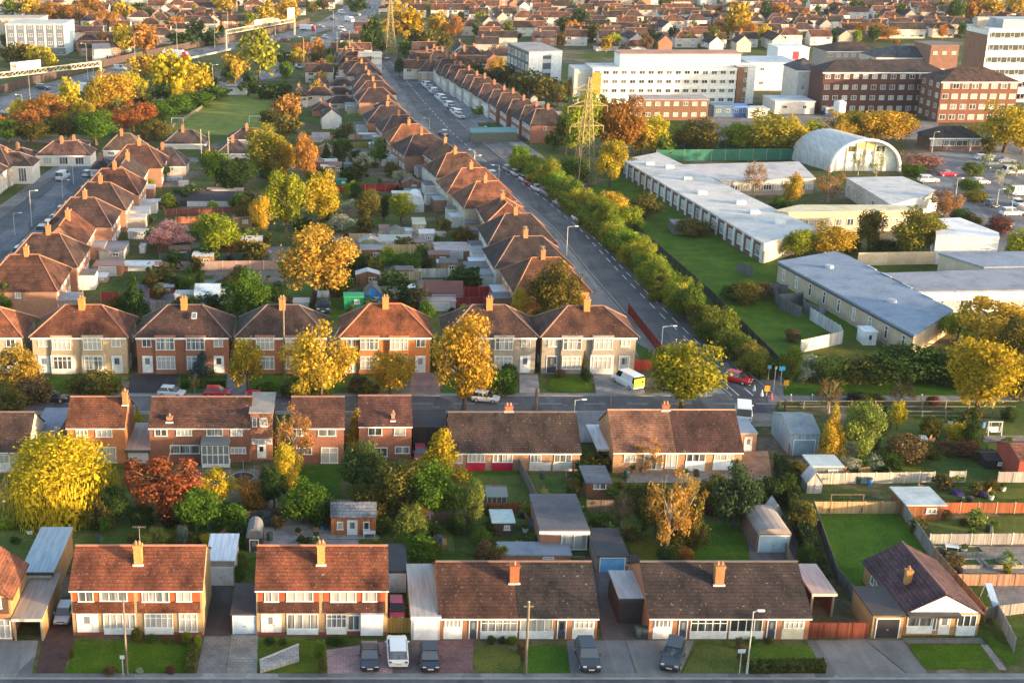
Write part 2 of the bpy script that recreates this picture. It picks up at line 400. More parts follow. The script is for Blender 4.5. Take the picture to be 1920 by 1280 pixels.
def chimney(parent, x, y, z0, z1, w=.95, d=.7, col=(.42, .2, .1), pots=2, aerial=False):
    m = MB(); m.box(x-w/2, x+w/2, y-d/2, y+d/2, z0, z1-.22); m.box(x-w/2-.07, x+w/2+.07, y-d/2-.07, y+d/2+.07, z1-.22, z1)
    c = m.build('chimney', 'wall', parent, col)
    for i in range(pots):
        px_ = x+(i-(pots-1)/2)*w*.45
        q = MB(); q.tube((px_, y, z1), (px_, y, z1+.4), .14, .11, 8); q.build('chimney_pot', 'paint', c, (.42, .2, .12))
    if aerial:
        q = MB(); q.tube((x+w*.3, y, z1-.3), (x+w*.3, y, z1+2.0), .03, .02, 5); q.tube((x+w*.3-.6, y, z1+1.9), (x+w*.3+.6, y, z1+1.9), .015, None, 4)
        for i in range(6): q.tube((x+w*.3-.6+i*.24, y-.3, z1+1.9), (x+w*.3-.6+i*.24, y+.3, z1+1.9), .012, None, 4)
        q.build('aerial', 'metal', c, (.35, .3, .26))
    return c
def flash(parent, x, y, z, w):
    m = MB(); m.box(x-w/2-.14, x+w/2+.14, y-.1, y+.12, z-.14, z+.12); m.build('flashing', 'paint', parent, (.62, .62, .6))
def gable_roof(w, d, he, rise, oh=.35, og=.12, t=.14, axis='x', shift=0):
    sp = rise/(d/2); ze = he-sp*oh; a = d/2+oh
    prof = [(-a, ze), (0, he+rise), (a, ze), (a, ze-t), (0, he+rise-t), (-a, ze-t)]
    return MB().extr(prof, -w/2-og, w/2+og, axis)
def wall_mb(w, d, he, rise=0, axis='x'):
    if not rise: return MB().box(-w/2, w/2, -d/2, d/2, -.2, he)
    prof = [(-d/2, -.2), (d/2, -.2), (d/2, he-.05), (0, he+rise-.07), (-d/2, he-.05)]
    return MB().extr(prof, -w/2, w/2, axis)
def hip_roof(w, d, he, rise, oh=.4, ridge=None):
    a, b = w/2+oh, d/2+oh; r = max(.05, (w-d)/2+.35) if ridge is None else ridge/2; z0 = he-rise/(d/2)*oh*.5
    m = MB(); z1 = he+rise
    m.add([(-a, -b, z0), (a, -b, z0), (a, b, z0), (-a, b, z0), (-r, 0, z1), (r, 0, z1)], [(0, 1, 5, 4), (1, 2, 5), (2, 3, 4, 5), (3, 0, 4), (3, 2, 1, 0)])
    return m, (a, b, r, z0, z1)
def house(name, loc, rz, w, d, he, rise, rtype='gable', wallc=(.35, .16, .09), roofc=(.24, .1, .06), label=None, cat='house', group=None,
          feats=(), chim=(), oh=.35, ridgec=None, gutter=True, seams=()):
    """feats: (code, side, a, z, w, h, ...) with side F/B/L/R; a runs along the wall"""
    root = empty(name, loc, rz); tag(root, label, cat, group)
    wl = wall_mb(w, d, he, rise if rtype == 'gable' else 0).build('wall', 'wall', root, wallc) if rtype != 'gabley' else \
        wall_mb(d, w, he, rise, 'y').build('wall', 'wall', root, wallc)
    rt = MB()
    if rtype == 'gable':
        gable_roof(w, d, he, rise, oh).build('roof', 'roof', root, roofc); rt.tube((-w/2-.12, 0, he+rise), (w/2+.12, 0, he+rise), .13, None, 6)
    elif rtype == 'gabley':
        gable_roof(d, w, he, rise, oh, .15, .14, 'y').build('roof', 'roof', root, roofc); rt.tube((0, -d/2-.15, he+rise), (0, d/2+.15, he+rise), .13, None, 6)
    elif rtype == 'hip':
        m, (a, b, r, z0, z1) = hip_roof(w, d, he, rise, oh); m.build('roof', 'roof', root, roofc)
        rt.tube((-r, 0, z1), (r, 0, z1), .13, None, 6)
        for sx in (-1, 1):
            for sy in (-1, 1): rt.tube((sx*a, sy*b, z0+.02), (sx*r, 0, z1), .12, None, 6)
    elif rtype == 'hipy':      # ridge runs front to back
        m, (b, a, r, z0, z1) = hip_roof(d, w, he, rise, oh, 5.0); m.v = [(-y, x, z) for x, y, z in m.v]; m.build('roof', 'roof', root, roofc)
        rt.tube((0, -r, z1), (0, r, z1), .13, None, 6)
        for sx in (-1, 1):
            for sy in (-1, 1): rt.tube((sx*a, sy*b, z0+.02), (0, sy*r, z1), .12, None, 6)
    elif rtype == 'flat':
        MB().box(-w/2-.15, w/2+.15, -d/2-.15, d/2+.15, he, he+.22).build('roof', 'flat', root, roofc)
    if rt.v: rt.build('ridge_tiles', 'paint', root, ridgec or tuple(min(.6, x*1.5+.04) for x in roofc))  # default ridge colour lighter than the roof, painted as if sunlit
    if gutter and rtype in ('gable', 'hip'):
        zz = he-(rise/(d/2)*oh*(1 if rtype == 'gable' else .5)); yy = d/2+oh
        for s in (-1, 1):
            MB().box(-w/2-.1, w/2+.1, min(s*yy, s*(yy-.12)), max(s*yy, s*(yy-.12)), zz-.3, zz-.02 if rtype == 'hip' else zz-.145).build('gutter', 'paint', root, WHITE)
    for f in feats: feat(root, f, w, d)
    for c in chim: chimney(root, *c)
    return root
def feat(root, f, w, d):
    code, side, a, z, fw, fh = f[:6]; ex = f[6:]
    off = ex[-1] if code in 'PB' and isinstance(ex[-1], float) else 0
    loc, rz = {'F': ((a, -d/2, z), 0), 'B': ((a, d/2, z), math.pi), 'R': ((w/2, a, z), math.pi/2), 'L': ((-w/2, a, z), -math.pi/2)}[side]
    if code == 'W': return window(root, loc, rz, fw, fh, *ex)
    if code == 'D': return door(root, (loc[0], loc[1], z-fh/2), rz, fw, fh, *ex)
    if code == 'P':      # a panel or band standing a little proud of the wall
        col, nm, th, mat = (list(ex)+['panel', .04, 'paint'][len(ex)-1:])[:4]
        o = MB().box(-fw/2, fw/2, -th, .0, -fh/2, fh/2).build(nm, mat, root, col); o.location = loc; o.rotation_euler = (0, 0, rz); return o
def pxhouse(name, label, u0, u1, vb, ve, vr, d, rtype='gable', wallc=(.35, .16, .09), roofc=(.24, .1, .06), wins=(), doors=(), panels=(), chim=(), feats=(), oh=.35, **kw):
    a, b = G(u0, vb), G(u1, vb); w = b.x-a.x; y0 = a.y; xc = (a.x+b.x)/2
    ze = Zat(ve, y0-oh); zr = Zat(vr, y0+d/2) if rtype != 'gabley' else Zat(vr, y0)
    if rtype == 'flat': he, rise = Zat(ve, y0)-.2, 0
    elif rtype == 'hip': m = (zr-ze)/(d/2+oh*.5); he = ze+m*oh*.5; rise = zr-he
    elif rtype == 'gabley': he, rise = Zat(ve, y0), zr-Zat(ve, y0)
    else: m = (zr-ze)/(d/2+oh); he = ze+m*oh; rise = zr-he
    sc = S(vb)
    def rect(q): return ((q[0]+q[1])/2-(u0+u1)/2)/sc, (Zat(q[2], y0)+Zat(q[3], y0))/2, (q[1]-q[0])/sc, Zat(q[2], y0)-Zat(q[3], y0)
    fs = []
    for q in panels:
        x, z, fw, fh = rect(q); fs.append(('P', 'F', x, z, fw, fh)+tuple(q[4:]))
    for q in wins:
        x, z, fw, fh = rect(q); fs.append(('W', 'F', x, z, fw, fh)+tuple(q[4:]))
    for q in doors:
        x, z, fw, fh = rect(q); fs.append(('D', 'F', x, z, fw, fh)+tuple(q[4:]))
    cs = []
    for (u, vt, vb_, *r) in chim:      # chimney foot read from the photo on the front slope
        t = min(1.0, max(.15, (ve-vb_)/(ve-vr))); yy = y0-oh+t*(d/2+oh)+.35
        zt = Zat(vt, yy); x = (G(u, vt, zt).x-xc); cs.append((x, yy-y0-d/2, he+rise*.2, zt)+tuple(r))
    root = house(name, (xc, y0+d/2, 0), 0, w, d, he, rise, rtype, wallc, roofc, label, feats=tuple(fs)+tuple(feats), chim=cs, oh=oh, **kw)
    for c in cs:
        if rtype == 'gable' and d > 5: flash(root, c[0], c[1]-.36, he+rise*(1-abs(c[1]-.36)/(d/2)), c[4] if len(c) > 4 else .95)
    return root

# ------------------------------------------------------------------ vehicles
def loft(m, st):
    """st: list of rings (lists of points) with equal length, closed ends"""
    n = len(st[0]); o = len(m.v)
    vs = [p for r in st for p in r]; fs = []
    for i in range(len(st)-1):
        for j in range(n): fs.append((i*n+j, i*n+(j+1) % n, (i+1)*n+(j+1) % n, (i+1)*n+j))
    fs += [tuple(range(n-1, -1, -1)), tuple((len(st)-1)*n+j for j in range(n))]
    return m.add(vs, fs)
CARS = {}
def car_proto(kind):
    L, Wd, Ht = {'hatch': (4.0, 1.75, 1.48), 'saloon': (4.5, 1.8, 1.44), 'suv': (4.6, 1.92, 1.72), 'van': (5.0, 1.98, 2.05), 'lorry': (11.5, 2.5, 3.9)}[kind]
    hw = Wd/2; root = empty('car' if kind != 'van' else 'van'); out = {}
    if kind == 'lorry':
        root.name = 'lorry'
        MB().box(-hw, hw, -L/2+2.4, L/2, 1.1, Ht).build('cargo_box', 'paint', root, (.8, .8, .8), bevel=.05)
        m = MB(); prof = [(-L/2, .6), (-L/2+2.2, .6), (-L/2+2.2, 3.5), (-L/2+.7, 3.5), (-L/2+.1, 2.2)]
        m.extr(prof, -hw+.05, hw-.05, 'x').build('body', 'car', root, (.8, .8, .8), bevel=.06)
        g = MB(); g.extr([(-L/2+.1, 2.25), (-L/2+.62, 3.3), (-L/2+.58, 3.32), (-L/2+.05, 2.26)], -hw+.2, hw-.2, 'x'); g.build('windscreen', 'glass', root, (.5, .55, .6))
        for y in (-L/2+1.2, L/2-3.2, L/2-1.8):
            for s in (-1, 1):
                w_ = MB(); w_.tube((s*(hw-.35), y, .5), (s*(hw-.02), y, .5), .5, None, 12); w_.build('wheel', 'paint', root, (.03, .03, .03))
        return root
    belt = .93 if kind != 'suv' else 1.05
    if kind == 'van': belt = 1.15
    hood = {'hatch': .8, 'saloon': .78, 'suv': .95, 'van': .98}[kind]
    def ring(y, zl, zh, k=1.0): return [(-hw*k*.92, y, zl), (hw*k*.92, y, zl), (hw*k, y, zl+.25), (hw*k, y, zh-.14), (hw*k*.9, y, zh), (-hw*k*.9, y, zh), (-hw*k, y, zh-.14), (-hw*k, y, zl+.25)]
    f = -L/2
    st = [ring(f, .32, .62, .86), ring(f+.12, .24, hood-.08, .95), ring(f+.9, .22, hood, 1), ring(f+1.25, .22, belt, 1), ring(L/2-.9, .22, belt, 1), ring(L/2-.15, .26, belt-.02 if kind != 'saloon' else .88, .96), ring(L/2, .34, .75, .88)]
    loft(MB(), st).build('body', 'car', root, (.5, .5, .5), bevel=.03)
    c0, c1 = {'hatch': (f+.95, L/2-.12), 'saloon': (f+1.15, L/2-.75), 'suv': (f+1.2, L/2-.1), 'van': (f+.85, L/2-.05)}[kind]
    r0, r1 = {'hatch': (c0+.75, c1-.5), 'saloon': (c0+.85, c1-.75), 'suv': (c0+.75, c1-.4), 'van': (c0+.7, c1-.1)}[kind]
    bw, tw = hw*.9, hw*.74 if kind != 'van' else hw*.82
    m = MB(); zt = Ht-.06
    loft(m, [[(-bw, c0, belt-.03), (bw, c0, belt-.03), (bw, c1, belt-.03), (-bw, c1, belt-.03)], [(-tw, r0, zt), (tw, r0, zt), (tw, r1, zt), (-tw, r1, zt)]])
    m.build('windows', 'glass', root, (.28, .3, .34))
    MB().box(-tw-.02, tw+.02, r0-.06, r1+.06, zt-.02, Ht).build('roof', 'car', root, (.5, .5, .5), bevel=.025)
    pl = MB()
    for s in (-1, 1):     # door pillars standing a little proud of the glass
        for t in ((.42,) if kind != 'van' else (.42, .62, .8)):
            y = c0+(c1-c0)*t; yt = r0+(r1-r0)*t; wd = .06 if kind != 'van' else .5
            pl.add([(s*(bw+.015), y-wd, belt), (s*(bw+.015), y+wd, belt), (s*(tw+.015), yt+wd, zt), (s*(tw+.015), yt-wd, zt)], [(0, 1, 2, 3) if s > 0 else (3, 2, 1, 0)])
    pl.build('pillar', 'car', root, (.5, .5, .5))
    for y in (f+.8, L/2-.8):
        for s in (-1, 1):
            w_ = MB(); w_.tube((s*(hw-.2), y, .32), (s*(hw+.015), y, .32), .32, None, 12); wl = w_.build('wheel', 'paint', root, (.025, .025, .025))
            q = MB(); q.tube((s*(hw+.01), y, .32), (s*(hw+.03), y, .32), .2, .18, 10); q.build('rim', 'metal', wl, (.45, .45, .46))
    for s in (-1, 1):
        MB().box(min(s*hw*.5, s*hw*.84), max(s*hw*.5, s*hw*.84), f+.02, f+.2, hood-.25, hood-.1).build('headlight', 'paint', root, (.75, .75, .72))
        MB().box(min(s*hw*.6, s*hw*.88), max(s*hw*.6, s*hw*.88), L/2-.12, L/2+.0, .7, .86).build('tail_light', 'paint', root, (.4, .02, .02))
        MB().box(min(s*hw, s*(hw+.16)), max(s*hw, s*(hw+.16)), c0+.38, c0+.5, belt, belt+.14).build('mirror', 'car', root, (.5, .5, .5))
    MB().box(-hw*.86, hw*.86, f-.02, f+.05, .24, .4).build('bumper', 'paint', root, (.02, .02, .02)); MB().box(-hw*.44, hw*.44, f-.005, f+.04, .56, hood-.14).build('grille', 'metal', root, (.06, .06, .06))
    MB().box(-.26, .26, f-.03, f+.03, .42, .54).build('number_plate', 'paint', root, (.8, .8, .78))
    MB().box(-.26, .26, L/2-.03, L/2+.03, .55, .67).build('number_plate', 'paint', root, (.75, .55, .05))
    return root
def car(u, v, kind, col, heading, label, z=0, group=None, scale=1.0):
    """heading in degrees: 0 = nose towards the camera, 90 = nose to the right"""
    p = G(u, v)
    if kind not in CARS: CARS[kind] = r = car_proto(kind)
    else: r = dup(CARS[kind])
    r.location = (p.x, p.y, 0.03); r.rotation_euler.z = rad(heading); r.scale = (scale,)*3
    for ch in r.children:
        if ch.name.split('.')[0] in ('body', 'roof', 'pillar', 'mirror'): ch.color = (*col, 1)
        if kind == 'lorry' and ch.name.startswith('cargo'): ch.color = (.8, .8, .8, 1)
    if kind == 'van': 
        for ch in r.children:
            if ch.name.startswith('roof'): ch.color = (*col, 1)
    tag(r, None, {'van': 'van', 'lorry': 'lorry'}.get(kind, 'car'), group)
    if label[-1] == '*': BARE.append((r, label[:-1], Vector((p.x, p.y, .8))))
    else: r['label'] = label
    return r

# ------------------------------------------------------------------ street furniture
def lamp_post(u, vb, vt, label, arm=1.2, side=1, col=(.5, .5, .48), rz=0):
    p = G(u, vb); h = Zat(vt, p.y); r = empty('street_lamp', (p.x, p.y, 0), rz)
    m = MB(); m.tube((0, 0, 0), (0, 0, 1.2), .12, .11, 8); m.tube((0, 0, 1.2), (0, 0, h), .08, .05, 8); m.build('pole', 'metal', r, col)
    if arm:
        m = MB(); m.tube((0, 0, h-.05), (side*arm, 0, h+.1), .045, .04, 6); m.build('arm', 'metal', r, col)
    MB().box(min(side*arm, side*(arm+.7))-.02, max(side*arm, side*(arm+.7)), -.14, .14, h+.02, h+.2).build('lamp_head', 'paint', r, (.7, .7, .68), bevel=.05)
    tag(r, None if label[-1] == '*' else label, 'street lamp')
    if label[-1] == '*': BARE.append((r, label[:-1], Vector((p.x, p.y, h*.5))))
    return r
def pole(u, vb, vt, label, name='telegraph_pole', r0=.15, cross=True, col=(.22, .17, .12)):
    p = G(u, vb); h = Zat(vt, p.y); r = empty(name, (p.x, p.y, 0))
    MB().tube((0, 0, -.1), (0, 0, h), r0, r0*.75, 9).build('shaft', 'bark', r, col)
    if cross:
        m = MB(); m.box(-.45, .45, -.06, .06, h-.5, h-.38); m.build('cross_arm', 'wood', r, col)
        m = MB(); m.tube((0, 0, h), (0, 0, h+.12), r0*.9, r0*.3, 9); m.build('cap', 'metal', r, (.3, .3, .3))
    tag(r, None if label[-1] == '*' else label, 'pole')
    if label[-1] == '*': BARE.append((r, label[:-1], Vector((p.x, p.y, h*.5))))
    return r

# ------------------------------------------------------------------ fences, sheds, patches
def fence(pts, h, col, label, name='fence', bay=1.9, postc=None, mat='wood', posts=True, t=.05, lattice=0, world=False):
    P = [Vector(p) if world else G(*p) for p in pts]
    r = empty(name, (P[0].x, P[0].y, 0)); o = P[0].copy()
    pm = MB(); pm.box(-.06, .06, -.06, .06, 0, h+.08); pme = pm.mesh('post', 'wood')
    for a, b in zip(P, P[1:]):
        L = (b-a).length; n = max(1, round(L/bay)); ang = math.atan2(b.y-a.y, b.x-a.x)
        bm_ = MB(); bm_.box(0, L/n-.02, -t/2, t/2, .06, h-lattice); me = bm_.mesh('panel', mat)
        for i in range(n):
            q = a+(b-a)*(i/n)-o
            e = obj('panel', me, r, jit(col, .12)); e.location = (q.x, q.y, 0); e.rotation_euler.z = ang
            if posts:
                e = obj('post', pme, r, postc or tuple(x*.9 for x in col)); e.location = (q.x, q.y, 0); e.rotation_euler.z = ang
    if posts:
        q = P[-1]-o; e = obj('post', pme, r, postc or tuple(x*.9 for x in col)); e.location = (q.x, q.y, 0)
    tag(r, label if label[-1] != '*' else None, 'fence')
    if label[-1] == '*': BARE.append((r, label[:-1], (P[0]+P[-1])/2+Vector((0, 0, h*.5))))
    return r
def shed(u0, u1, vb, ve, vr, d, rtype, wallc, roofc, label, name='garden_shed', doorc=None, win=True, roofmat='flat', wallmat='wood', doorw=.8, cat='shed', ang=0, oh=.12, big=False, doorf=.5):
    """small building read from the photo: front wall base row vb, eave row ve, back/ridge row vr"""
    a, b = G(u0, vb), G(u1, vb); w = b.x-a.x; y0 = a.y; he = max(.6, Zat(ve, y0))
    r = empty(name, ((a.x+b.x)/2, y0, 0), rad(ang)); W2 = w/2
    if rtype == 'pitched':
        zr = Zat(vr, y0+d/2); rise = max(.2, zr-he)
        o = MB().extr([(0, 0), (d, 0), (d, he-.03), (d/2, he+rise-.05), (0, he-.03)], -W2, W2, 'x').build('wall', wallmat, r, wallc)
        sl = rise/(d/2); e = he-sl*oh
        MB().extr([(-oh, e), (d/2, he+rise), (d+oh, e), (d+oh, e-.07), (d/2, he+rise-.07), (-oh, e-.07)], -W2-.1, W2+.1, 'x').build('roof', roofmat, r, roofc)
    elif rtype == 'apex':      # gable faces the camera
        zr = Zat(vr, y0); rise = max(.2, zr-he)
        MB().extr([(-W2, 0), (W2, 0), (W2, he-.03), (0, he+rise-.05), (-W2, he-.03)], 0, d, 'y').build('wall', wallmat, r, wallc)
        sl = rise/W2; e = he-sl*oh
        MB().extr([(-W2-oh, e), (0, he+rise), (W2+oh, e), (W2+oh, e-.07), (0, he+rise-.07), (-W2-oh, e-.07)], -.1, d+.1, 'y').build('roof', roofmat, r, roofc)
    elif rtype == 'barrel':
        zr = Zat(vr, y0); n = 8; rise = max(.2, zr-he)
        pr = [(W2*math.cos(math.pi*i/n), he+rise*math.sin(math.pi*i/n)) for i in range(n+1)]
        MB().extr([(-W2, 0), (W2, 0), (W2, he), (-W2, he)], 0, d, 'y').build('wall', wallmat, r, wallc)
        MB().extr(pr, -.08, d+.08, 'y').build('roof', roofmat, r, roofc)
    else:
        MB().box(-W2, W2, 0, d, 0, he-.1).build('wall', wallmat, r, wallc)
        MB().box(-W2-oh, W2+oh, -oh, d+oh, he-.1, he+.06).build('roof', roofmat, r, roofc)
    if doorc:
        dw = w*doorw; dh = min(2.1, he*.88)
        if doorw > .55:
            m = MB(); m.box(-dw/2, dw/2, -.06, 0, 0.03, dh); q = m.build('garage_door', 'paint', r, doorc)
            f = MB(); f.box(-dw/2-.09, -dw/2, -.09, 0, 0, dh+.1); f.box(dw/2, dw/2+.09, -.09, 0, 0, dh+.1); f.box(-dw/2, dw/2, -.09, 0, dh, dh+.1); f.build('door_frame', 'paint', q, WHITE)
            k = MB(); k.box(-.1, .1, -.1, -.05, dh*.42, dh*.48); k.build('handle', 'metal', q, (.3, .3, .3))
        else: door(r, ((doorf-.5)*w, 0, 0), 0, max(.75, dw), min(1.95, he*.85), doorc)
    elif win:
        window(r, (w*.18, 0, he*.6), 0, min(1.2, w*.3), min(.8, he*.35), 2, 1)
    tag(r, label if label[-1] != '*' else None, cat)
    if label[-1] == '*': BARE.append((r, label[:-1], Vector(((a.x+b.x)/2, y0, he*.5))))
    return r
ZL = [0.02]
def patch(pts, mat, col, name, z=None):
    """a flat piece of ground read from photo pixels"""
    if z is None: ZL[0] += .0007; z = ZL[0]
    P = [G(u, v) for u, v in pts]
    if mat in ('grass', 'ground'):      # ragged edges
        Q = []
        for a, b in zip(P, P[1:]+P[:1]):
            n = max(1, min(60, int((b-a).length/1.1)))
            for i in range(n): q = a.lerp(b, i/n); Q.append(q+(Vector((R.uniform(-.22, .22), R.uniform(-.22, .22), 0)) if i else Vector((0, 0, 0))))
        P = Q
    m = MB(); m.sheet([(p.x, p.y, z) for p in P])
    return struct(m.build(name, mat, None, col))
def strip(cl, width, z, mat, col, name):
    """ribbon along world points"""
    m = MB(); L = []; Rr = []
    for i, p in enumerate(cl):
        d = (cl[min(i+1, len(cl)-1)]-cl[max(i-1, 0)]); d.z = 0; d.normalize(); n = Vector((-d.y, d.x, 0))
        wd = width[i] if isinstance(width, (list, tuple)) else width
        L.append(p+n*wd/2); Rr.append(p-n*wd/2)
    k = len(cl); m.add([(p.x, p.y, z) for p in L+Rr], [(i, i+k, i+k+1, i+1) for i in range(k-1)])
    return struct(m.build(name, mat, None, col))
# ------------------------------------------------------------------ ground and roads
g = MB(); g.sheet([(-2600, -300, 0), (2600, -300, 0), (2600, 5200, 0), (-2600, 5200, 0)]); struct(g.build('ground', 'ground', None, (.1, .1, .1)))
ASP = (.105, .1, .105); PAV = (.19, .185, .18); CON = (.23, .22, .21); LAWN = (.058, .108, .006); LAWN2 = (.1, .115, .025)
def wline(pts): return [Vector((*G(u, v)[:2], 0)) for u, v in pts]
def rect_strip(v0, v1, x0, x1, mat, col, name, z):
    y0, y1 = G(0, v0).y, G(0, v1).y
    m = MB(); m.sheet([(x0, y0, z), (x1, y0, z), (x1, y1, z), (x0, y1, z)]); return struct(m.build(name, mat, None, col))
# main road running away to the north
KL = [(1372, 742), (1330, 705), (1255, 660), (1174, 588), (1105, 508), (1042, 430), (985, 380), (925, 335), (868, 300), (815, 250), (775, 200), (738, 150), (722, 128), (708, 108)]
KR = [(1452, 742), (1408, 705), (1370, 660), (1300, 588), (1213, 508), (1133, 430), (1073, 380), (1008, 335), (944, 300), (882, 250), (830, 200), (782, 150), (760, 128), (741, 108)]
Lw, Rw = wline(KL), wline(KR); MRC = [(a+b)/2 for a, b in zip(Lw, Rw)]
m = MB(); n = len(Lw); m.add([(p.x, p.y, .05) for p in Lw+Rw], [(i, i+n, i+n+1, i+1) for i in range(n-1)]); main_road = struct(m.build('main_road', 'asphalt', None, ASP))
strip([p+Vector((-3.2, 0, 0)) for p in Lw], 5.6, .035, 'asphalt', PAV, 'pavement'); strip([p+Vector((2.2, 0, 0)) for p in Rw], 4.4, .035, 'asphalt', (.16, .14, .14), 'pavement')
strip([p+Vector((8.0, 0, 0)) for p in Rw[7:]], 8.5, .03, 'asphalt', (.2, .19, .19), 'forecourt')
def kerb(line, off):
    m = MB()
    for a, b in zip(line, line[1:]):
        d = (b-a).normalized(); q = Vector((-d.y, d.x, 0))*off; w_ = Vector((-d.y, d.x, 0))*.08
        m.add([(p.x, p.y, z) for z in (.0, .15) for p in (a+q-w_, b+q-w_, b+q+w_, a+q+w_)], [(4, 5, 6, 7), (0, 1, 5, 4), (2, 3, 7, 6), (1, 2, 6, 5), (3, 0, 4, 7)])
    struct(m.build('kerb', 'paint', None, (.3, .3, .3)))
kerb(Lw, .1); kerb(Rw, -.1)
def dashes(line, t, dash, gap, wd, s0=0, s1=1e9):
    """painted dashes at fraction t across the road"""
    m = MB(); acc = 0; on = 0
    for i in range(len(line)-1):
        a = Lw[i].lerp(Rw[i], t); b = Lw[i+1].lerp(Rw[i+1], t); L = (b-a).length; d = (b-a)/L; q = Vector((-d.y, d.x, 0))*wd/2; s = on
        while s < L:
            e = min(s+dash, L)
            if s0 <= acc+s <= s1:
                p0, p1 = a+d*s, a+d*e; m.add([(p.x, p.y, .058) for p in (p0-q, p1-q, p1+q, p0+q)], [(0, 1, 2, 3)])
            s += dash+gap
        on = s-L; acc += L
    m.build('lane_marking', 'paint', main_road, (.62, .62, .6))
dashes(Lw, .17, 400, 0, .14, 0, 130); dashes(Lw, .5, 3.2, 3.0, .2); dashes(Lw, .62, 3.2, 2.6, .2, 20, 115); dashes(Lw, .84, 2, 3.5, .13, 10, 150)
# cross street between the two house rows
X0, X1 = -190, G(1440, 750).x
cross = rect_strip(772, 743, X0, X1, 'asphalt', ASP, 'cross_street', .045)
rect_strip(777, 772, X0, X1-14, 'asphalt', PAV, 'pavement', .03); rect_strip(743, 737, X0, G(1335, 740).x, 'asphalt', PAV, 'pavement', .03)
yk = G(0, 743).y; kb = [Vector((X0, yk, 0)), Vector((G(1335, 743).x, yk, 0))]; kerb(kb, .1)
yk = G(0, 772).y; kb = [Vector((X0, yk, 0)), Vector((X1-14, yk, 0))]; kerb(kb, -.1)
m = MB()
for i in range(26):
    x = X0+100+i*6.2; yc = G(0, 757).y; m.sheet([(x, yc-.06, .052), (x+3, yc-.06, .052), (x+3, yc+.06, .052), (x, yc+.06, .052)])
m.build('lane_marking', 'paint', cross, (.5, .5, .5))
patch([(1300, 772), (1340, 738), (1460, 742), (1445, 790), (1395, 800)], 'asphalt', ASP, 'junction', .047)
# front street along the bottom
rect_strip(1500, 1274, -200, 200, 'asphalt', (.1, .102, .112), 'front_street', .04)
rect_strip(1274, 1262, -200, 200, 'asphalt', (.2, .195, .19), 'pavement', .03)
yk = G(0, 1274).y; kerb([Vector((-200, yk, 0)), Vector((200, yk, 0))], .1)
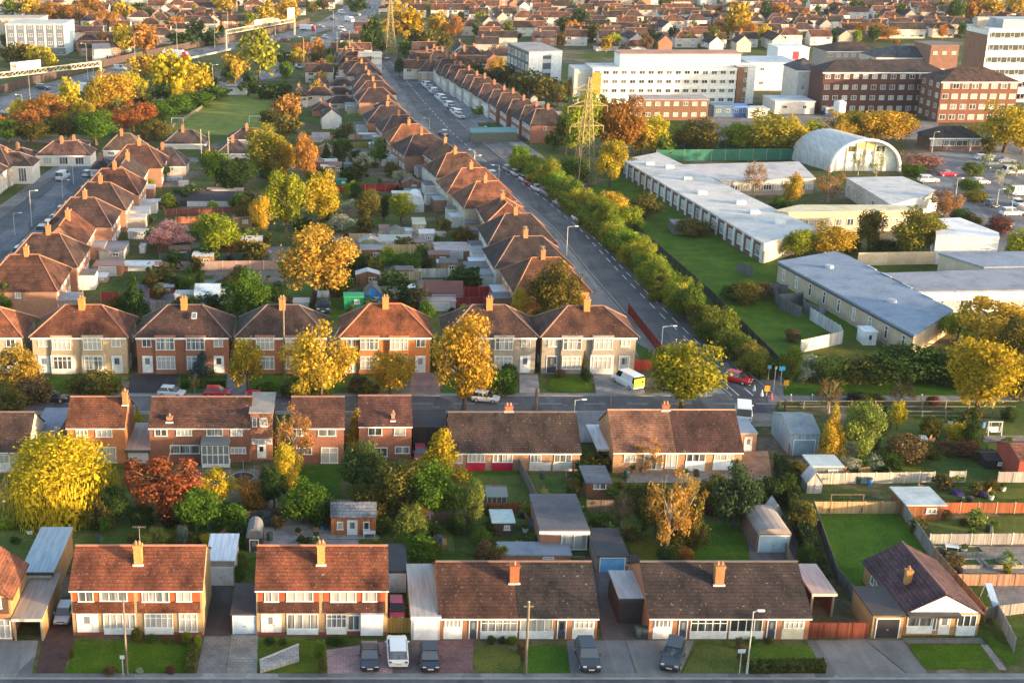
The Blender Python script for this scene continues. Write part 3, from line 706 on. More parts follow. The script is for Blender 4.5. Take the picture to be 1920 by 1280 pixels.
# front gardens of the nearest row
for pts, mat, col, nm in [
    ([(-60, 1200), (72, 1200), (60, 1262), (-60, 1262)], 'asphalt', (.17, .17, .18), 'driveway'),
    ([(92, 1120), (142, 1120), (140, 1200), (118, 1262), (66, 1262), (80, 1200)], 'paving', (.085, .05, .045), 'driveway'),
    ([(140, 1202), (372, 1202), (362, 1262), (122, 1262)], 'grass', LAWN, 'lawn'),
    ([(386, 1098), (436, 1098), (434, 1192), (384, 1192)], 'asphalt', (.06, .05, .05), 'driveway'),
    ([(384, 1192), (432, 1192), (424, 1262), (368, 1262)], 'paving', (.2, .19, .18), 'driveway'), ([(433, 1190), (484, 1190), (482, 1262), (425, 1262)], 'paving', (.25, .235, .215), 'driveway'),
    ([(486, 1200), (612, 1200), (610, 1262), (486, 1262)], 'grass', (.07, .105, .0099), 'lawn'),
    ([(612, 1218), (736, 1200), (736, 1262), (614, 1262)], 'paving', (.36, .24, .24), 'driveway'),
    ([(737, 1200), (800, 1200), (800, 1262), (737, 1262)], 'paving', (.15, .12, .12), 'driveway'), ([(801, 1200), (888, 1200), (886, 1262), (801, 1262)], 'paving', (.19, .11, .11), 'driveway'),
    ([(888+44+46*math.cos(t*.3), 1237+27*math.sin(t*.3)) for t in range(21)], 'grass', LAWN2, 'lawn'),
    ([(986, 1212), (1060, 1210), (1068, 1262), (988, 1262)], 'grass', (.045, .11, .009), 'lawn'),
    ([(1062, 1200), (1172, 1200), (1192, 1262), (1070, 1262)], 'asphalt', (.15, .15, .155), 'driveway'), ([(1173, 1200), (1302, 1200), (1276, 1262), (1194, 1262)], 'asphalt', (.19, .18, .17), 'driveway'),
    ([(1306, 1211), (1388, 1211), (1392, 1262), (1280, 1262)], 'grass', LAWN2, 'lawn'), ([(1400, 1208), (1520, 1208), (1538, 1236), (1402, 1238)], 'grass', (.07, .12, .0113), 'lawn'),
    ([(1512, 1200), (1622, 1200), (1698, 1262), (1548, 1262)], 'asphalt', (.2, .185, .17), 'driveway'), ([(1624, 1200), (1692, 1200), (1738, 1262), (1701, 1262)], 'asphalt', (.15, .145, .14), 'driveway'),
    ([(1706, 1208), (1836, 1208), (1872, 1254), (1738, 1256)], 'grass', LAWN, 'lawn'), ([(1842, 1186), (1856, 1186), (1915, 1238), (1888, 1250)], 'grass', LAWN, 'lawn'),
    ([(1690, 1196), (1840, 1196), (1846, 1206), (1700, 1206)], 'paving', (.16, .15, .14), 'path'), ([(1838, 1208), (1852, 1208), (1888, 1256), (1874, 1256)], 'paving', (.25, .23, .21), 'path'),
    # back gardens
    ([(-40, 955), (480, 955), (480, 1060), (-40, 1060)], 'grass', (.045, .085, .0081), 'lawn'), ([(490, 985), (625, 985), (625, 1060), (480, 1060)], 'grass', (.06, .09, .0099), 'lawn'),
    ([(625, 1005), (730, 1005), (735, 1060), (625, 1060)], 'grass', (.06, .085, .009), 'lawn'), ([(800, 985), (905, 985), (925, 1060), (800, 1060)], 'grass', (.045, .095, .0081), 'lawn'),
    ([(1165, 995), (1270, 995), (1270, 1060), (1190, 1060)], 'grass', (.09, .1, .0113), 'lawn'), ([(1290, 985), (1390, 985), (1410, 1060), (1290, 1060)], 'grass', (.045, .105, .009), 'lawn'),
    ([(1526, 962), (1682, 962), (1750, 1055), (1700, 1120), (1590, 1110), (1560, 1060)], 'grass', (.06, .125, .0099), 'lawn'), ([(880, 884), (975, 884), (995, 945), (905, 945)], 'grass', (.045, .12, .0081), 'lawn'),
    ([(545, 872), (640, 872), (640, 940), (545, 940)], 'grass', (.03, .085, .0063), 'lawn'), ([(1010, 900), (1085, 895), (1085, 930), (1015, 935)], 'grass', (.05, .1, .009), 'lawn'),
    ([(1395, 985), (1490, 985), (1510, 1180), (1410, 1060)], 'asphalt', (.12, .1, .1), 'yard'), ([(1102, 1040), (1200, 1040), (1215, 1200), (1130, 1200)], 'asphalt', (.09, .08, .08), 'alley'),
    ([(925, 985), (1010, 985), (1100, 1045), (950, 1045)], 'paving', (.24, .2, .18), 'patio'), ([(1380, 845), (1440, 845), (1448, 900), (1388, 900)], 'paving', (.38, .24, .15), 'patio'),
    ([(1175, 875), (1380, 875), (1380, 905), (1175, 905)], 'paving', (.28, .24, .22), 'patio'), ([(1540, 905), (1690, 905), (1690, 935), (1540, 935)], 'ground', (.1, .06, .04), 'soil_bed'),
    ([(1700, 905), (1870, 905), (1890, 932), (1715, 932)], 'ground', (.1, .06, .04), 'soil_bed'), ([(1850, 905), (1960, 905), (1960, 935), (1870, 935)], 'grass', LAWN2, 'lawn'),
    ([(1735, 975), (1960, 965), (1960, 1000), (1745, 1002)], 'grass', LAWN2, 'lawn'), ([(1640, 855), (1830, 855), (1830, 885), (1650, 885)], 'grass', (.09, .12, .0099), 'lawn'),
    ([(1760, 1025), (1960, 1025), (1960, 1075), (1790, 1075)], 'paving', (.24, .21, .19), 'patio'), ([(1660, 775), (1900, 775), (1900, 815), (1660, 815)], 'grass', (.05, .1, .009), 'lawn'),
    ([(1850, 1095), (1980, 1095), (1980, 1150), (1880, 1150)], 'paving', (.22, .2, .19), 'patio'),
    # in front of and behind the hipped semis
    ([(92, 706), (228, 706), (228, 737), (92, 737)], 'grass', LAWN, 'lawn'), ([(246, 702), (332, 702), (330, 737), (240, 737)], 'asphalt', (.035, .03, .038), 'driveway'),
    ([(338, 704), (424, 704), (424, 737), (338, 737)], 'grass', (.035, .085, .0063), 'lawn'), ([(426, 702), (462, 702), (462, 737), (424, 737)], 'paving', (.22, .19, .19), 'driveway'),
    ([(472, 705), (640, 705), (640, 737), (472, 737)], 'grass', (.06, .12, .009), 'lawn'), ([(770, 700), (820, 700), (826, 737), (770, 737)], 'paving', (.25, .16, .15), 'driveway'),
    ([(830, 703), (970, 703), (970, 737), (830, 737)], 'grass', (.06, .11, .009), 'lawn'), ([(974, 702), (1008, 702), (1012, 737), (974, 737)], 'paving', (.34, .29, .27), 'driveway'),
    ([(1030, 706), (1108, 706), (1112, 735), (1032, 735)], 'grass', LAWN, 'lawn'), ([(1112, 703), (1200, 700), (1210, 740), (1118, 740)], 'paving', (.27, .26, .25), 'driveway'),
    ([(1186, 640), (1215, 655), (1240, 690), (1205, 690)], 'grass', (.05, .1, .009), 'lawn'),
    ([(560, 560), (700, 560), (700, 600), (560, 600)], 'grass', (.05, .1, .009), 'lawn'), ([(820, 590), (960, 590), (960, 610), (820, 610)], 'grass', (.05, .09, .009), 'lawn'),
    ([(300, 510), (520, 510), (520, 530), (300, 530)], 'grass', (.07, .09, .0135), 'lawn'), ([(300, 465), (520, 465), (520, 490), (300, 490)], 'grass', (.05, .08, .0135), 'lawn'),
    ([(640, 440), (820, 440), (820, 475), (640, 475)], 'paving', (.3, .24, .21), 'yard'), ([(60, 780), (140, 780), (130, 840), (50, 840)], 'asphalt', (.13, .13, .14), 'driveway'),
    ([(235, 800), (285, 800), (285, 870), (230, 870)], 'paving', (.3, .25, .23), 'driveway'), ([(770, 775), (850, 775), (850, 850), (770, 850)], 'asphalt', (.09, .09, .095), 'driveway'),
    ([(1080, 775), (1140, 775), (1140, 830), (1085, 830)], 'asphalt', (.16, .16, .165), 'driveway'), ([(1390, 775), (1450, 775), (1455, 800), (1400, 800)], 'paving', (.24, .22, .2), 'driveway')]:
    patch(pts, mat, col, nm)
# verge and footpath right of the junction
patch([(1470, 700), (2100, 690), (2100, 742), (1470, 742)], 'grass', (.035, .1, .0063), 'verge'); patch([(1440, 742), (2100, 742), (2100, 752), (1440, 754)], 'asphalt', (.2, .18, .175), 'footpath')

# ------------------------------------------------------------------ nearest row of houses
YB = (.42, .29, .155); RB = (.34, .15, .085); ROOF1 = (.25, .085, .045); ROOFB = (.13, .075, .06); ROOFD = (.085, .06, .055); TILEH = (.17, .06, .045)
def front_semi(u0, label, upper, tile, wins, doors, panels, chim):
    pxhouse('semi_detached_house', label, u0, u0+244, 1190, 1105, 1022, 8.2, 'gable', YB, ROOF1,
            panels=[(u0+4, u0+117, 1107, 1128, upper, 'upper_panel', .02, 'wall'), (u0+125, u0+240, 1107, 1128, upper, 'upper_panel', .02, 'wall'),
                    (u0+4, u0+117, 1127, 1148, tile, 'tile_hanging', .09, 'roof'), (u0+125, u0+240, 1127, 1148, tile, 'tile_hanging', .09, 'roof'),
                    (u0+2, u0+242, 1184, 1191, (.25, .06, .06), 'plinth', .12)]+panels, wins=wins, doors=doors, chim=[chim], cat='house')
front_semi(138, 'red-tiled gabled semi with white bays and tall lit chimney, right of the beige carport', (.42, .11, .04), (.26, .09, .05),
           [(152, 180, 1107, 1127, 2), (192, 243, 1106, 1126, 3), (270, 321, 1106, 1128, 4), (334, 362, 1107, 1127, 2), (196, 256, 1149, 1178, 5), (272, 326, 1149, 1176, 5, 2), (337, 371, 1148, 1184, 3, 2)],
           [(155, 176, 1151, 1186, WHITE)], [(146, 156, 1150, 1186, WHITE, 'side_panel', .06), (176, 186, 1150, 1186, WHITE, 'side_panel', .06), (196, 256, 1178, 1187, WHITE, 'bay_panel', .16), (272, 326, 1176, 1187, WHITE, 'bay_panel', .16)],
           (258, 1020, 1060, .8, .7, (.5, .28, .1), 2, True))
front_semi(482, 'red-tiled gabled semi with brown tile-hung front, nearest the two dark drives', (.36, .1, .045), (.13, .055, .045),
           [(497, 524, 1107, 1128, 2), (538, 588, 1106, 1127, 3), (620, 668, 1106, 1128, 3), (680, 706, 1107, 1127, 1), (538, 597, 1150, 1178, 4), (612, 650, 1150, 1176, 4, 2), (652, 674, 1152, 1180, 2), (700, 714, 1150, 1164, 1)],
           [(500, 516, 1152, 1187, WHITE)], [(490, 500, 1150, 1187, WHITE, 'side_panel', .06), (516, 528, 1150, 1187, WHITE, 'side_panel', .06), (538, 597, 1178, 1187, (.7, .75, .8), 'bay_panel', .2), (676, 718, 1148, 1186, (.74, .75, .78), 'porch', .5), (612, 650, 1176, 1187, WHITE, 'bay_panel', .16)],
           (602, 1018, 1060, .75, .7, (.5, .28, .1), 2, False))
for u0, u1, lab, rc, rc2, ch, seam in ((823, 1118, 'brown-roofed bungalow pair, its left half rusty and mossy, behind the telegraph pole', (.115, .056, .04), (.052, .043, .044), (965, 1058, 1095, .9, .8, (.42, .13, .06), 1, False), 970),
                                    (1215, 1514, 'dark-roofed bungalow pair with mossy streak below its chimney, right of the alley', (.06, .046, .045), None, (1350, 1058, 1098, .9, .8, (.4, .2, .09), 2, False), 0)):
    w_ = (u1-u0)
    h_ = pxhouse('bungalow', lab, u0, u1, 1198, 1157, 1052, 10.6, 'gable', (.36, .17, .1), rc, cat='bungalow',
            panels=[(u0+8, u0+43, 1159, 1197, WHITE, 'bay_panel', .02), (u0+77, u0+146, 1182, 1196, WHITE, 'bay_panel', .1), (u0+150, u0+214, 1182, 1196, WHITE, 'bay_panel', .1), (u0+249, u0+290, 1159, 1197, WHITE if u0 < 1000 else (.72, .68, .5), 'bay_panel', .02)],
            wins=[(u0+10, u0+41, 1160, 1175, 4), (u0+77, u0+146, 1160, 1183, 5, 2), (u0+150, u0+212, 1160, 1183, 4), (u0+251, u0+288, 1160, 1177, 4, 2)],
            doors=[(u0+57, u0+70, 1162, 1196, (.05, .06, .09)), (u0+222, u0+236, 1162, 1196, (.05, .06, .09))], chim=[ch])
    if rc2:     # the right-hand half was retiled in plain dark tiles
        d_ = 10.6; ww = (G(u1, 1198).x-G(u0, 1198).x); y0 = G(u0, 1198).y; ze = Zat(1157, y0-.35); zr = Zat(1052, y0+d_/2); sl = (zr-ze)/(d_/2+.35)
        a = d_/2+.36; mm = MB(); x0 = (seam-(u0+u1)/2)/S(1198)
        mm.extr([(-a, ze+.02), (0, zr+.03), (a, ze+.02), (a, ze-.06), (0, zr-.05), (-a, ze-.06)], x0, ww/2+.14, 'x').build('roof', 'roof', h_, rc2)
# detached gable bungalow, front right
r_ = pxhouse('bungalow', 'plum-roofed bungalow with white gable front, at the right end of the near row', 1692, 1832, 1190, 1146, 1112, 10.8, 'gabley', (.45, .27, .12), (.12, .065, .075), cat='bungalow', ridgec=(.18, .09, .09),
        panels=[(1692, 1790, 1146, 1150, (.06, .06, .06), 'canopy', .9), (1697, 1745, 1172, 1186, WHITE, 'bay_panel', .1), (1790, 1826, 1173, 1190, WHITE, 'bay_panel', .12)],
        wins=[(1697, 1742, 1152, 1173, 2), (1744, 1752, 1152, 1180, 1), (1790, 1826, 1152, 1173, 3)], doors=[(1758, 1776, 1154, 1188, WHITE)],
        feats=[('W', 'L', 2.5, 1.5, 1.6, 1.0)])
chimney(r_, -2.0, -1.2, 3.0, 5.0, .6, .6, (.4, .22, .08), 1)
w_ = (G(1832, 1190).x-G(1692, 1190).x)/2-.15; y_ = G(1692, 1190).y; h0, h1 = Zat(1146, y_), Zat(1112, y_); MB().extr([(-w_, h0-.1), (w_, h0-.1), (0, h1-.25)], -10.8/2-.07, -10.8/2-.01, 'y').build('gable_board', 'paint', r_, (.84, .84, .82))
shed(1632, 1690, 1195, 1152, 1110, 5.5, 'flat', (.4, .26, .12), (.07, .06, .06), 'flat-roofed garage with black door attached left of the white-gabled bungalow', 'garage', (.035, .03, .035), wallmat='wall', cat='garage', doorw=.72)
# house cut by the left edge
pxhouse('detached_house', 'orange-roofed gable-fronted house cut by the left edge, beside the long carport', -98, 24, 1200, 1118, 1078, 7.0, 'gabley', (.45, .24, .1), (.3, .115, .065),
        panels=[(-90, 22, 1120, 1150, (.12, .07, .05), 'upper_boarding', .02)], wins=[(-2, 9, 1118, 1140, 1), (-60, -20, 1120, 1142, 3), (0, 22, 1160, 1196, 2, 2), (-60, -25, 1160, 1186, 3)], feats=[('W', 'R', 1, 1.6, 1.2, 1.0)])
# garages and carports of the near row
def quad_roof(name, label, pts_front, d, v_front, zt, wallc, roofc, posts=False, doorc=None, roofmat='sheet', cat='garage', walls='both'):
    u0, u1, vb = pts_front; a, b = G(u0, vb), G(u1, vb); w = b.x-a.x; r = empty(name, ((a.x+b.x)/2, a.y, 0)); h = Zat(zt, a.y)
    MB().box(-w/2-.1, w/2+.1, -.3, d, h-.12, h+.05).build('roof', roofmat, r, roofc)
    if posts:
        for s in (-1, 1): MB().box(s*(w/2-.1)-.09, s*(w/2-.1)+.09, -.1, .1, 0, h-.12).build('post', 'paint', r, (.3, .26, .22))
        MB().box(w/2-.12, w/2, .2, d-.1, 0, h-.13).build('side_wall', 'wall', r, wallc)
        MB().box(-w/2-.1, w/2+.1, -.42, -.3, h-.22, h+.05).build('fascia', 'paint', r, (.62, .56, .46))
    else:
        MB().box(-w/2, w/2, 0, d-.2, 0, h-.12).build('wall', 'wall', r, wallc)
        MB().box(-w/2-.1, w/2+.1, -.42, -.3, h-.28, h+.03).build('fascia', 'paint', r, WHITE if doorc is None or sum(doorc) > 1.5 else (.06, .06, .06))
        if doorc: MB().box(-w*.42, w*.42, -.07, .0, .03, h-.4).build('garage_door', 'paint', r, doorc)
    return tag(r, label, cat)
quad_roof('carport', 'long carport with dusty beige sheet roof, beside the left-edge house', (28, 82, 1200), 9.0, 0, 1157, (.42, .26, .11), (.34, .29, .25), True, cat='carport')
quad_roof('garage', 'long garage with pale blue sheet roof behind the beige carport', (44, 104, 1124), 10.0, 0, 1070, (.35, .2, .1), (.3, .38, .44), doorc=(.5, .5, .5))
shed(388, 440, 1097, 1050, 1010, 6.0, 'flat', (.4, .38, .36), (.62, .64, .68), 'white garage with white flat roof and black fascia, between the two red-tiled semis', 'garage', (.72, .73, .76), roofmat='sheet', wallmat='wall', cat='garage', doorw=.85)
shed(435, 484, 1188, 1150, 1094, 6.0, 'flat', (.36, .2, .12), (.07, .062, .07), 'garage with flat black roof and pale blue door beside a red-tiled semi', 'garage', (.42, .52, .64), wallmat='wall', cat='garage', doorw=.86)
shed(727, 762, 1110, 1070, 1028, 6.0, 'flat', (.3, .3, .32), (.05, .05, .06), 'narrow garage with black felt roof and white doors, behind the red parked car', 'garage', (.66, .68, .72), wallmat='wall', cat='garage', doorw=.84)
quad_roof('garage', 'white garage with dusty cream sheet roof, attached to the rusty-roofed bungalow', (771, 824, 1199), 10.5, 0, 1153, (.6, .6, .58), (.42, .39, .36), doorc=(.8, .8, .8))
shed(1118, 1176, 1072, 1042, 1003, 6.5, 'flat', (.2, .16, .14), (.05, .052, .06), 'dark flat-roofed garage with sky blue door in the alley between the bungalows', 'garage', (.12, .38, .72), wallmat='wall', cat='garage', doorw=.78)
quad_roof('lean_to', 'lean-to store with frosty white sheet roof against the dark bungalow gable', (1158, 1206, 1168), 5.5, 0, 1119, (.07, .055, .05), (.42, .4, .4), False, (.05, .045, .045), cat='lean-to')
MB_ = quad_roof('carport', 'carport with pinkish white sheet roof on the right gable of the dark bungalow', (1517, 1560, 1155), 6.0, 0, 1110, (.12, .05, .04), (.44, .33, .3), True, cat='carport')
fence([(1516, 1196), (1624, 1196)], 1.75, (.15, .045, .03), 'tall red-brown board gate and fence closing the drive beside the black garage door', 'fence', 1.6)
fence([(724, 1186), (772, 1186)], 1.7, (.46, .27, .07), 'honey-coloured wooden fence panel behind the white people carrier', 'fence', 1.5)
def flat_ext(): return shed(938, 1070, 1053, 1040, 1036, 3.0, 'flat', (.35, .18, .1), (.2, .24, .3), 'flat grey felt roof extension behind the rusty-roofed bungalow', 'extension', None, wallmat='wall', cat='extension')
flat_ext()
# cars and posts in the front drives
car(693, 1238, 'saloon', (.035, .045, .065), 0, 'dark blue saloon car with yellow plate on the pink paved drive')
car(745, 1230, 'suv', (.78, .78, .77), 180, 'white people carrier parked nose in on the drive beside the honey-coloured fence', scale=1.05)
car(805, 1241, 'hatch', (.03, .035, .045), 0, 'black hatchback in front of the white garage, right of the white van', scale=1.02)
car(1101, 1239, 'suv', (.045, .055, .07), 0, 'dark grey estate car parked nose out beside the bright green lawn')
car(1261, 1238, 'suv', (.05, .055, .065), -22, 'dark four-wheel drive parked askew in front of the mossy dark bungalow')
car(743, 1150, 'hatch', (.5, .02, .05), 0, 'small red car parked between a semi and the cream-roofed garage', scale=.95)
car(121, 1158, 'hatch', (.5, .52, .55), 0, 'silver car in the dark brown drive right of the carport', scale=.92)
lamp_post(1400, 1262, 1146, 'grey street lamp in front of the hedge by the dark bungalow', .35, 1, (.55, .54, .5))
pole(985, 1264, 1128, 'tall wooden telegraph pole between two small front lawns')
pole(239, 1264, 1126, 'slim brown pole standing on the wide front lawn at left', 'pole', .11, False)
sp = G(231, 1264); r = empty('sign_post', sp); h_ = Zat(1228, sp.y)
MB().tube((0, 0, 0), (0, 0, h_), .05, None, 7).build('post', 'metal', r, (.55, .56, .56)); MB().box(-.22, .22, -.05, -.02, h_-.35, h_+.02).build('sign_plate', 'paint', r, (.7, .72, .72)); tag(r, 'small white sign on a short grey post by the wide lawn', 'sign')
sp = G(1396, 1262); r = empty('sign_post', (sp.x-.5, sp.y, 0)); h_ = Zat(1216, sp.y)
MB().tube((0, 0, 0), (0, 0, h_), .045, None, 7).build('post', 'metal', r, (.5, .5, .5)); MB().box(-.35, .35, -.06, -.03, h_-.4, h_).build('sign_plate', 'paint', r, (.45, .55, .68)); tag(r, 'small pale blue sign on a post beside the grey street lamp', 'sign')
for i, (u, v) in enumerate([(1180, 560), (1110, 470), (1030, 400), (1270, 680), (950, 330), (880, 270), (300, 758), (640, 752), (1060, 760), (1180, 755), (820, 764), (120, 762)]):
    p = G(u, v); MB().tube((p.x, p.y, .055), (p.x, p.y, .064), .38, None, 12).build('manhole_cover', 'metal', main_road if i < 6 else cross, (.06, .06, .06))
# stone ramp, hedge and wall details
p0, p1, p2, p3 = G(487, 1244), G(560, 1214), G(561, 1240), G(488, 1262)
m = MB(); m.prism([tuple(p[:2]) for p in (p0, p1, p2, p3)], 0, .4); m.build('wall', 'paving', empty_ := tag(empty('stone_ramp'), 'pale grey stone ramp slanting across the small lawn', 'ramp'), (.36, .35, .33))
m = MB(); q0, q1 = p0+Vector((0, 0, .4)), p1+Vector((0, 0, .4)); m.tube(q0, q1, .12, None, 6); m.build('coping', 'paint', empty_, (.42, .41, .39))
def hedge(u0, v0, u1, v1, wd, h, c, label, name='hedge', seg=.8):
    a, b = G(u0, v0), G(u1, v1); L = (b-a).length; rs = np.random.RandomState(int(u0*7+v0)); n = int(L*max(wd, .8)*90*(1 if L < 20 else .6))+150
    t = rs.uniform(0, 1, n); d = (b-a)/L; q = np.array([-d.y, d.x, 0]); D = np.array(d)
    off = rs.uniform(-.5, .5, n)*wd; z = rs.uniform(0, 1, n)**.6*h; side = rs.rand(n) < .5
    off = np.where(side, np.sign(off)*wd*.5*rs.uniform(.85, 1.05, n), off); z = np.where(side, z, h*rs.uniform(.92, 1.05, n))
    p = D*(t*L)[:, None]+q*off[:, None]; p[:, 2] = z
    nr = np.where(side[:, None], q*np.sign(off)[:, None], np.array([0, 0, 1.]))+rs.normal(size=(n, 3))*.45; nr /= np.linalg.norm(nr, axis=1)[:, None]
    tt = np.cross(nr, rs.normal(size=(n, 3))); tt /= np.linalg.norm(tt, axis=1)[:, None]; bb = np.cross(nr, tt); s = rs.uniform(.07, .16, n)[:, None]*(1 if S(v0) > 10 else 1.7)
    V = np.stack([p-tt*s, p-bb*s, p+tt*s, p+bb*s], 1)
    r = empty(name, a); obj('foliage', quads_mesh('hedge_foliage', V, ['leaf']), r, c)
    ang = math.atan2(b.y-a.y, b.x-a.x); m = MB(); m.box(0, L, -wd*.42, wd*.42, 0, h*.9); o = m.build('core', 'bark', r, tuple(x*.35 for x in c)); o.rotation_euler.z = ang
    tag(r, label if label[-1] != '*' else None, 'hedge')
    if label[-1] == '*': BARE.append((r, label[:-1], (a+b)/2+Vector((0, 0, h/2))))
    return r
hedge(1404, 1258, 1545, 1256, 1.1, 1.0, (.085, .1, .025), 'clipped box hedge on the pavement edge, right of the grey street lamp')
hedge(365, 1206, 356, 1262, .8, .7, (.12, .12, .03), 'low yellowing hedge along the right side of the wide front lawn')
hedge(1460, 880, 1538, 1110, 1.6, 2.2, (.035, .055, .02), 'long dark hedge running down beside the large square lawn')
hedge(340, 727, 422, 727, .7, 1.0, (.03, .07, .018), 'clipped green hedge in front of the brick hipped semi with skylight')
fence([(1900, 1222), (1868, 1158)], 1.6, (.3, .3, .29), 'grey weathered fence at the bottom right corner', 'fence')
fence([(1838, 1160), (1920, 1150)], 1.3, (.26, .25, .22), 'low weathered fence beside the white-gabled bungalow end', 'fence')
fence([(1524, 965), (1567, 1090), (1632, 1165)], 1.7, (.16, .155, .15), 'long dark grey fence between hedge and square lawn', 'fence')
fence([(1450, 985), (1508, 1120)], 1.3, (.25, .2, .15), 'brown post fence behind the round-roofed garage drive', 'fence')
fence([(1683, 955), (1748, 1050)], 1.7, (.22, .215, .21), 'grey lattice-topped fence on the right side of the square lawn', 'fence')
fence([(1748, 1050), (1846, 1165)], 1.6, (.3, .19, .11), 'tan board fence running behind the plum-roofed bungalow', 'fence')
fence([(1525, 963), (1682, 963)], 1.6, (.44, .3, .16), 'light tan board fence at the back of the square lawn', 'fence')
fence([(1530, 908), (1750, 905)], 1.5, (.4, .38, .34), 'pale grey panel fence with white posts above the bare soil bed', 'fence', 1.9, (.6, .57, .48))
fence([(1778, 905), (1808, 905)], 1.6, (.38, .36, .34), 'single detached pale fence panel right of the long pale fence', 'fence')
fence([(1870, 905), (1925, 905)], 1.5, (.34, .33, .32), 'grey fence panels at the right edge above the flower plot', 'fence')
fence([(1765, 962), (1935, 962)], 1.4, (.3, .1, .05), 'red-brown panel fence with pale posts behind the vegetable plots', 'fence', 2.0, (.42, .3, .2))
fence([(1742, 1022), (1935, 1020)], 1.4, (.3, .29, .28), 'grey panel fence above the raised vegetable beds', 'fence', 2.2, (.45, .44, .42))
fence([(1770, 1098), (1935, 1098)], 1.4, (.34, .2, .13), 'rose-brown board fence below the raised beds', 'fence')
fence([(968, 872), (1006, 948)], 1.6, (.2, .19, .18), 'grey fence running down between two back gardens', 'fence')
fence([(1005, 946), (1000, 985)], 1.5, (.25, .24, .23), 'short pale fence along the side of the grey-roofed garden room', 'fence')
fence([(905, 962), (975, 962)], 1.4, (.28, .08, .04), 'short red-brown fence behind the clutter of sheds', 'fence')
fence([(1100, 960), (1210, 960)], 1.6, (.2, .15, .12), 'brown board fence behind the sparse brown saplings', 'fence')
fence([(1290, 965), (1400, 968)], 1.5, (.09, .035, .03), 'dark maroon fence behind the round dark tree', 'fence')
fence([(780, 985), (880, 985)], 1.5, (.13, .08, .05), 'shady brown fence beyond the dark lawn', 'fence')
fence([(440, 985), (620, 965)], 1.6, (.1, .075, .06), 'dark board fence at the end of the left back lawn', 'fence')
fence([(1478, 858), (1470, 770)], 1.7, (.14, .06, .04), 'dark red-brown fence on the lane side of the blue-grey shed', 'fence')
# garden buildings
r_ = shed(621, 705, 1005, 968, 940, 4.0, 'pitched', (.42, .15, .05), (.26, .28, .31), 'orange-walled summerhouse with grey shingle roof and white door', 'summerhouse', (.75, .75, .75), roofmat='roof', doorw=.2, cat='summerhouse', doorf=.47)
for x in (-1.55, 1.45): window(r_, (x, 0, 1.35), 0, .7, 1.0, 1, 1)
m = MB(); m.box(-2.9, 2.9, -1.0, 0, 0, .22); m.build('plinth', 'paving', r_, (.3, .28, .26))
shed(462, 492, 1035, 1008, 990, 3.0, 'barrel', (.06, .045, .045), (.17, .17, .18), 'little dark arched shed behind the right red-tiled semi', doorc=(.07, .05, .05), doorw=.5)
g_ = shed(912, 950, 955, 930, 912, 3.2, 'pitched', (.2, .23, .22), (.4, .46, .46), 'small glass greenhouse on the bright back lawn', 'greenhouse', None, False, 'glass', 'glass', cat='greenhouse')
m = MB()
for i in range(5):
    x = -1.15+i*.57; m.box(x-.02, x+.02, -.03, 0, 0, 1.6)
m.build('glazing_bar', 'metal', g_, (.6, .62, .6))
shed(924, 962, 1005, 978, 950, 3.0, 'flat', (.1, .06, .05), (.42, .52, .52), 'small shed with pale green tilted roof beside the greenhouse', doorc=None, cat='shed', oh=.2)
r_ = shed(1012, 1100, 1032, 992, 942, 9.0, 'flat', (.33, .17, .12), (.115, .11, .125), 'garden room with flat grey roof and white patio doors', 'garden_room', None, False, wallmat='wall', cat='garden room', oh=.15)
w_ = G(1100, 1032).x-G(1012, 1032).x; window(r_, (w_*.22, 0, 1.15), 0, 2.9, 2.0, 2); MB().box(-w_/2-.2, w_/2+.2, -.24, -.16, 2.1, 2.5).build('fascia', 'paint', r_, WHITE)
r_ = shed(1098, 1145, 935, 905, 872, 5.0, 'flat', (.24, .1, .06), (.13, .14, .16), 'red brick garden shed with slate grey roof and white window', win=False, wallmat='wall')
window(r_, (.1, 0, 1.7), 0, 1.5, .8, 2)
shed(787, 811, 985, 962, 952, 2.2, 'pitched', (.25, .05, .04), (.22, .21, .2), 'small dark red hut under the trees by the shady lawn', doorc=(.22, .05, .04), doorw=.4)
r_ = shed(1417, 1480, 1035, 1000, 990, 6.0, 'barrel', (.22, .15, .13), (.3, .26, .24), 'garage with curved dusty roof and pale blue door, at the alley end', 'garage', (.4, .55, .6), wallmat='wall', cat='garage', doorw=.85)
shed(1400, 1440, 985, 968, 960, 3.0, 'flat', (.12, .12, .13), (.16, .19, .21), 'low slate-roofed lean-to left behind the curved-roof garage')
shed(1443, 1466, 978, 962, 944, 2.2, 'apex', (.5, .46, .42), (.52, .46, .43), 'small whitish playhouse behind the curved-roof garage', 'playhouse', cat='playhouse')
shed(1512, 1540, 925, 903, 885, 2.2, 'apex', (.46, .43, .41), (.52, .48, .46), 'small whitish playhouse beside the dark garden furniture', 'playhouse', cat='playhouse')
shed(1478, 1533, 853, 812, 776, 7.5, 'pitched', (.3, .42, .5), (.27, .3, .32), 'large blue-grey workshop shed beside the bright green tree', 'workshop', (.22, .32, .4), doorw=.7, roofmat='flat', cat='shed')
shed(1520, 1578, 900, 874, 858, 3.5, 'flat', (.2, .2, .2), (.42, .5, .52), 'low shed with pale green flat roof above the pale fence', cat='shed')
shed(1698, 1765, 975, 945, 935, 4.5, 'flat', (.24, .1, .05), (.42, .48, .5), 'rust-brown shed with pale grey roof beside the lattice fence', cat='shed', oh=.3)
shed(1846, 1890, 880, 862, 848, 3.0, 'pitched', (.03, .025, .03), (.035, .03, .03), 'black tarpaulin-covered shed near the right edge', cat='shed')
shed(1905, 1960, 905, 862, 830, 6.0, 'pitched', (.3, .07, .05), (.3, .12, .08), 'red brick outhouse at the right edge with a white window', wallmat='wall', roofmat='roof', cat='shed')
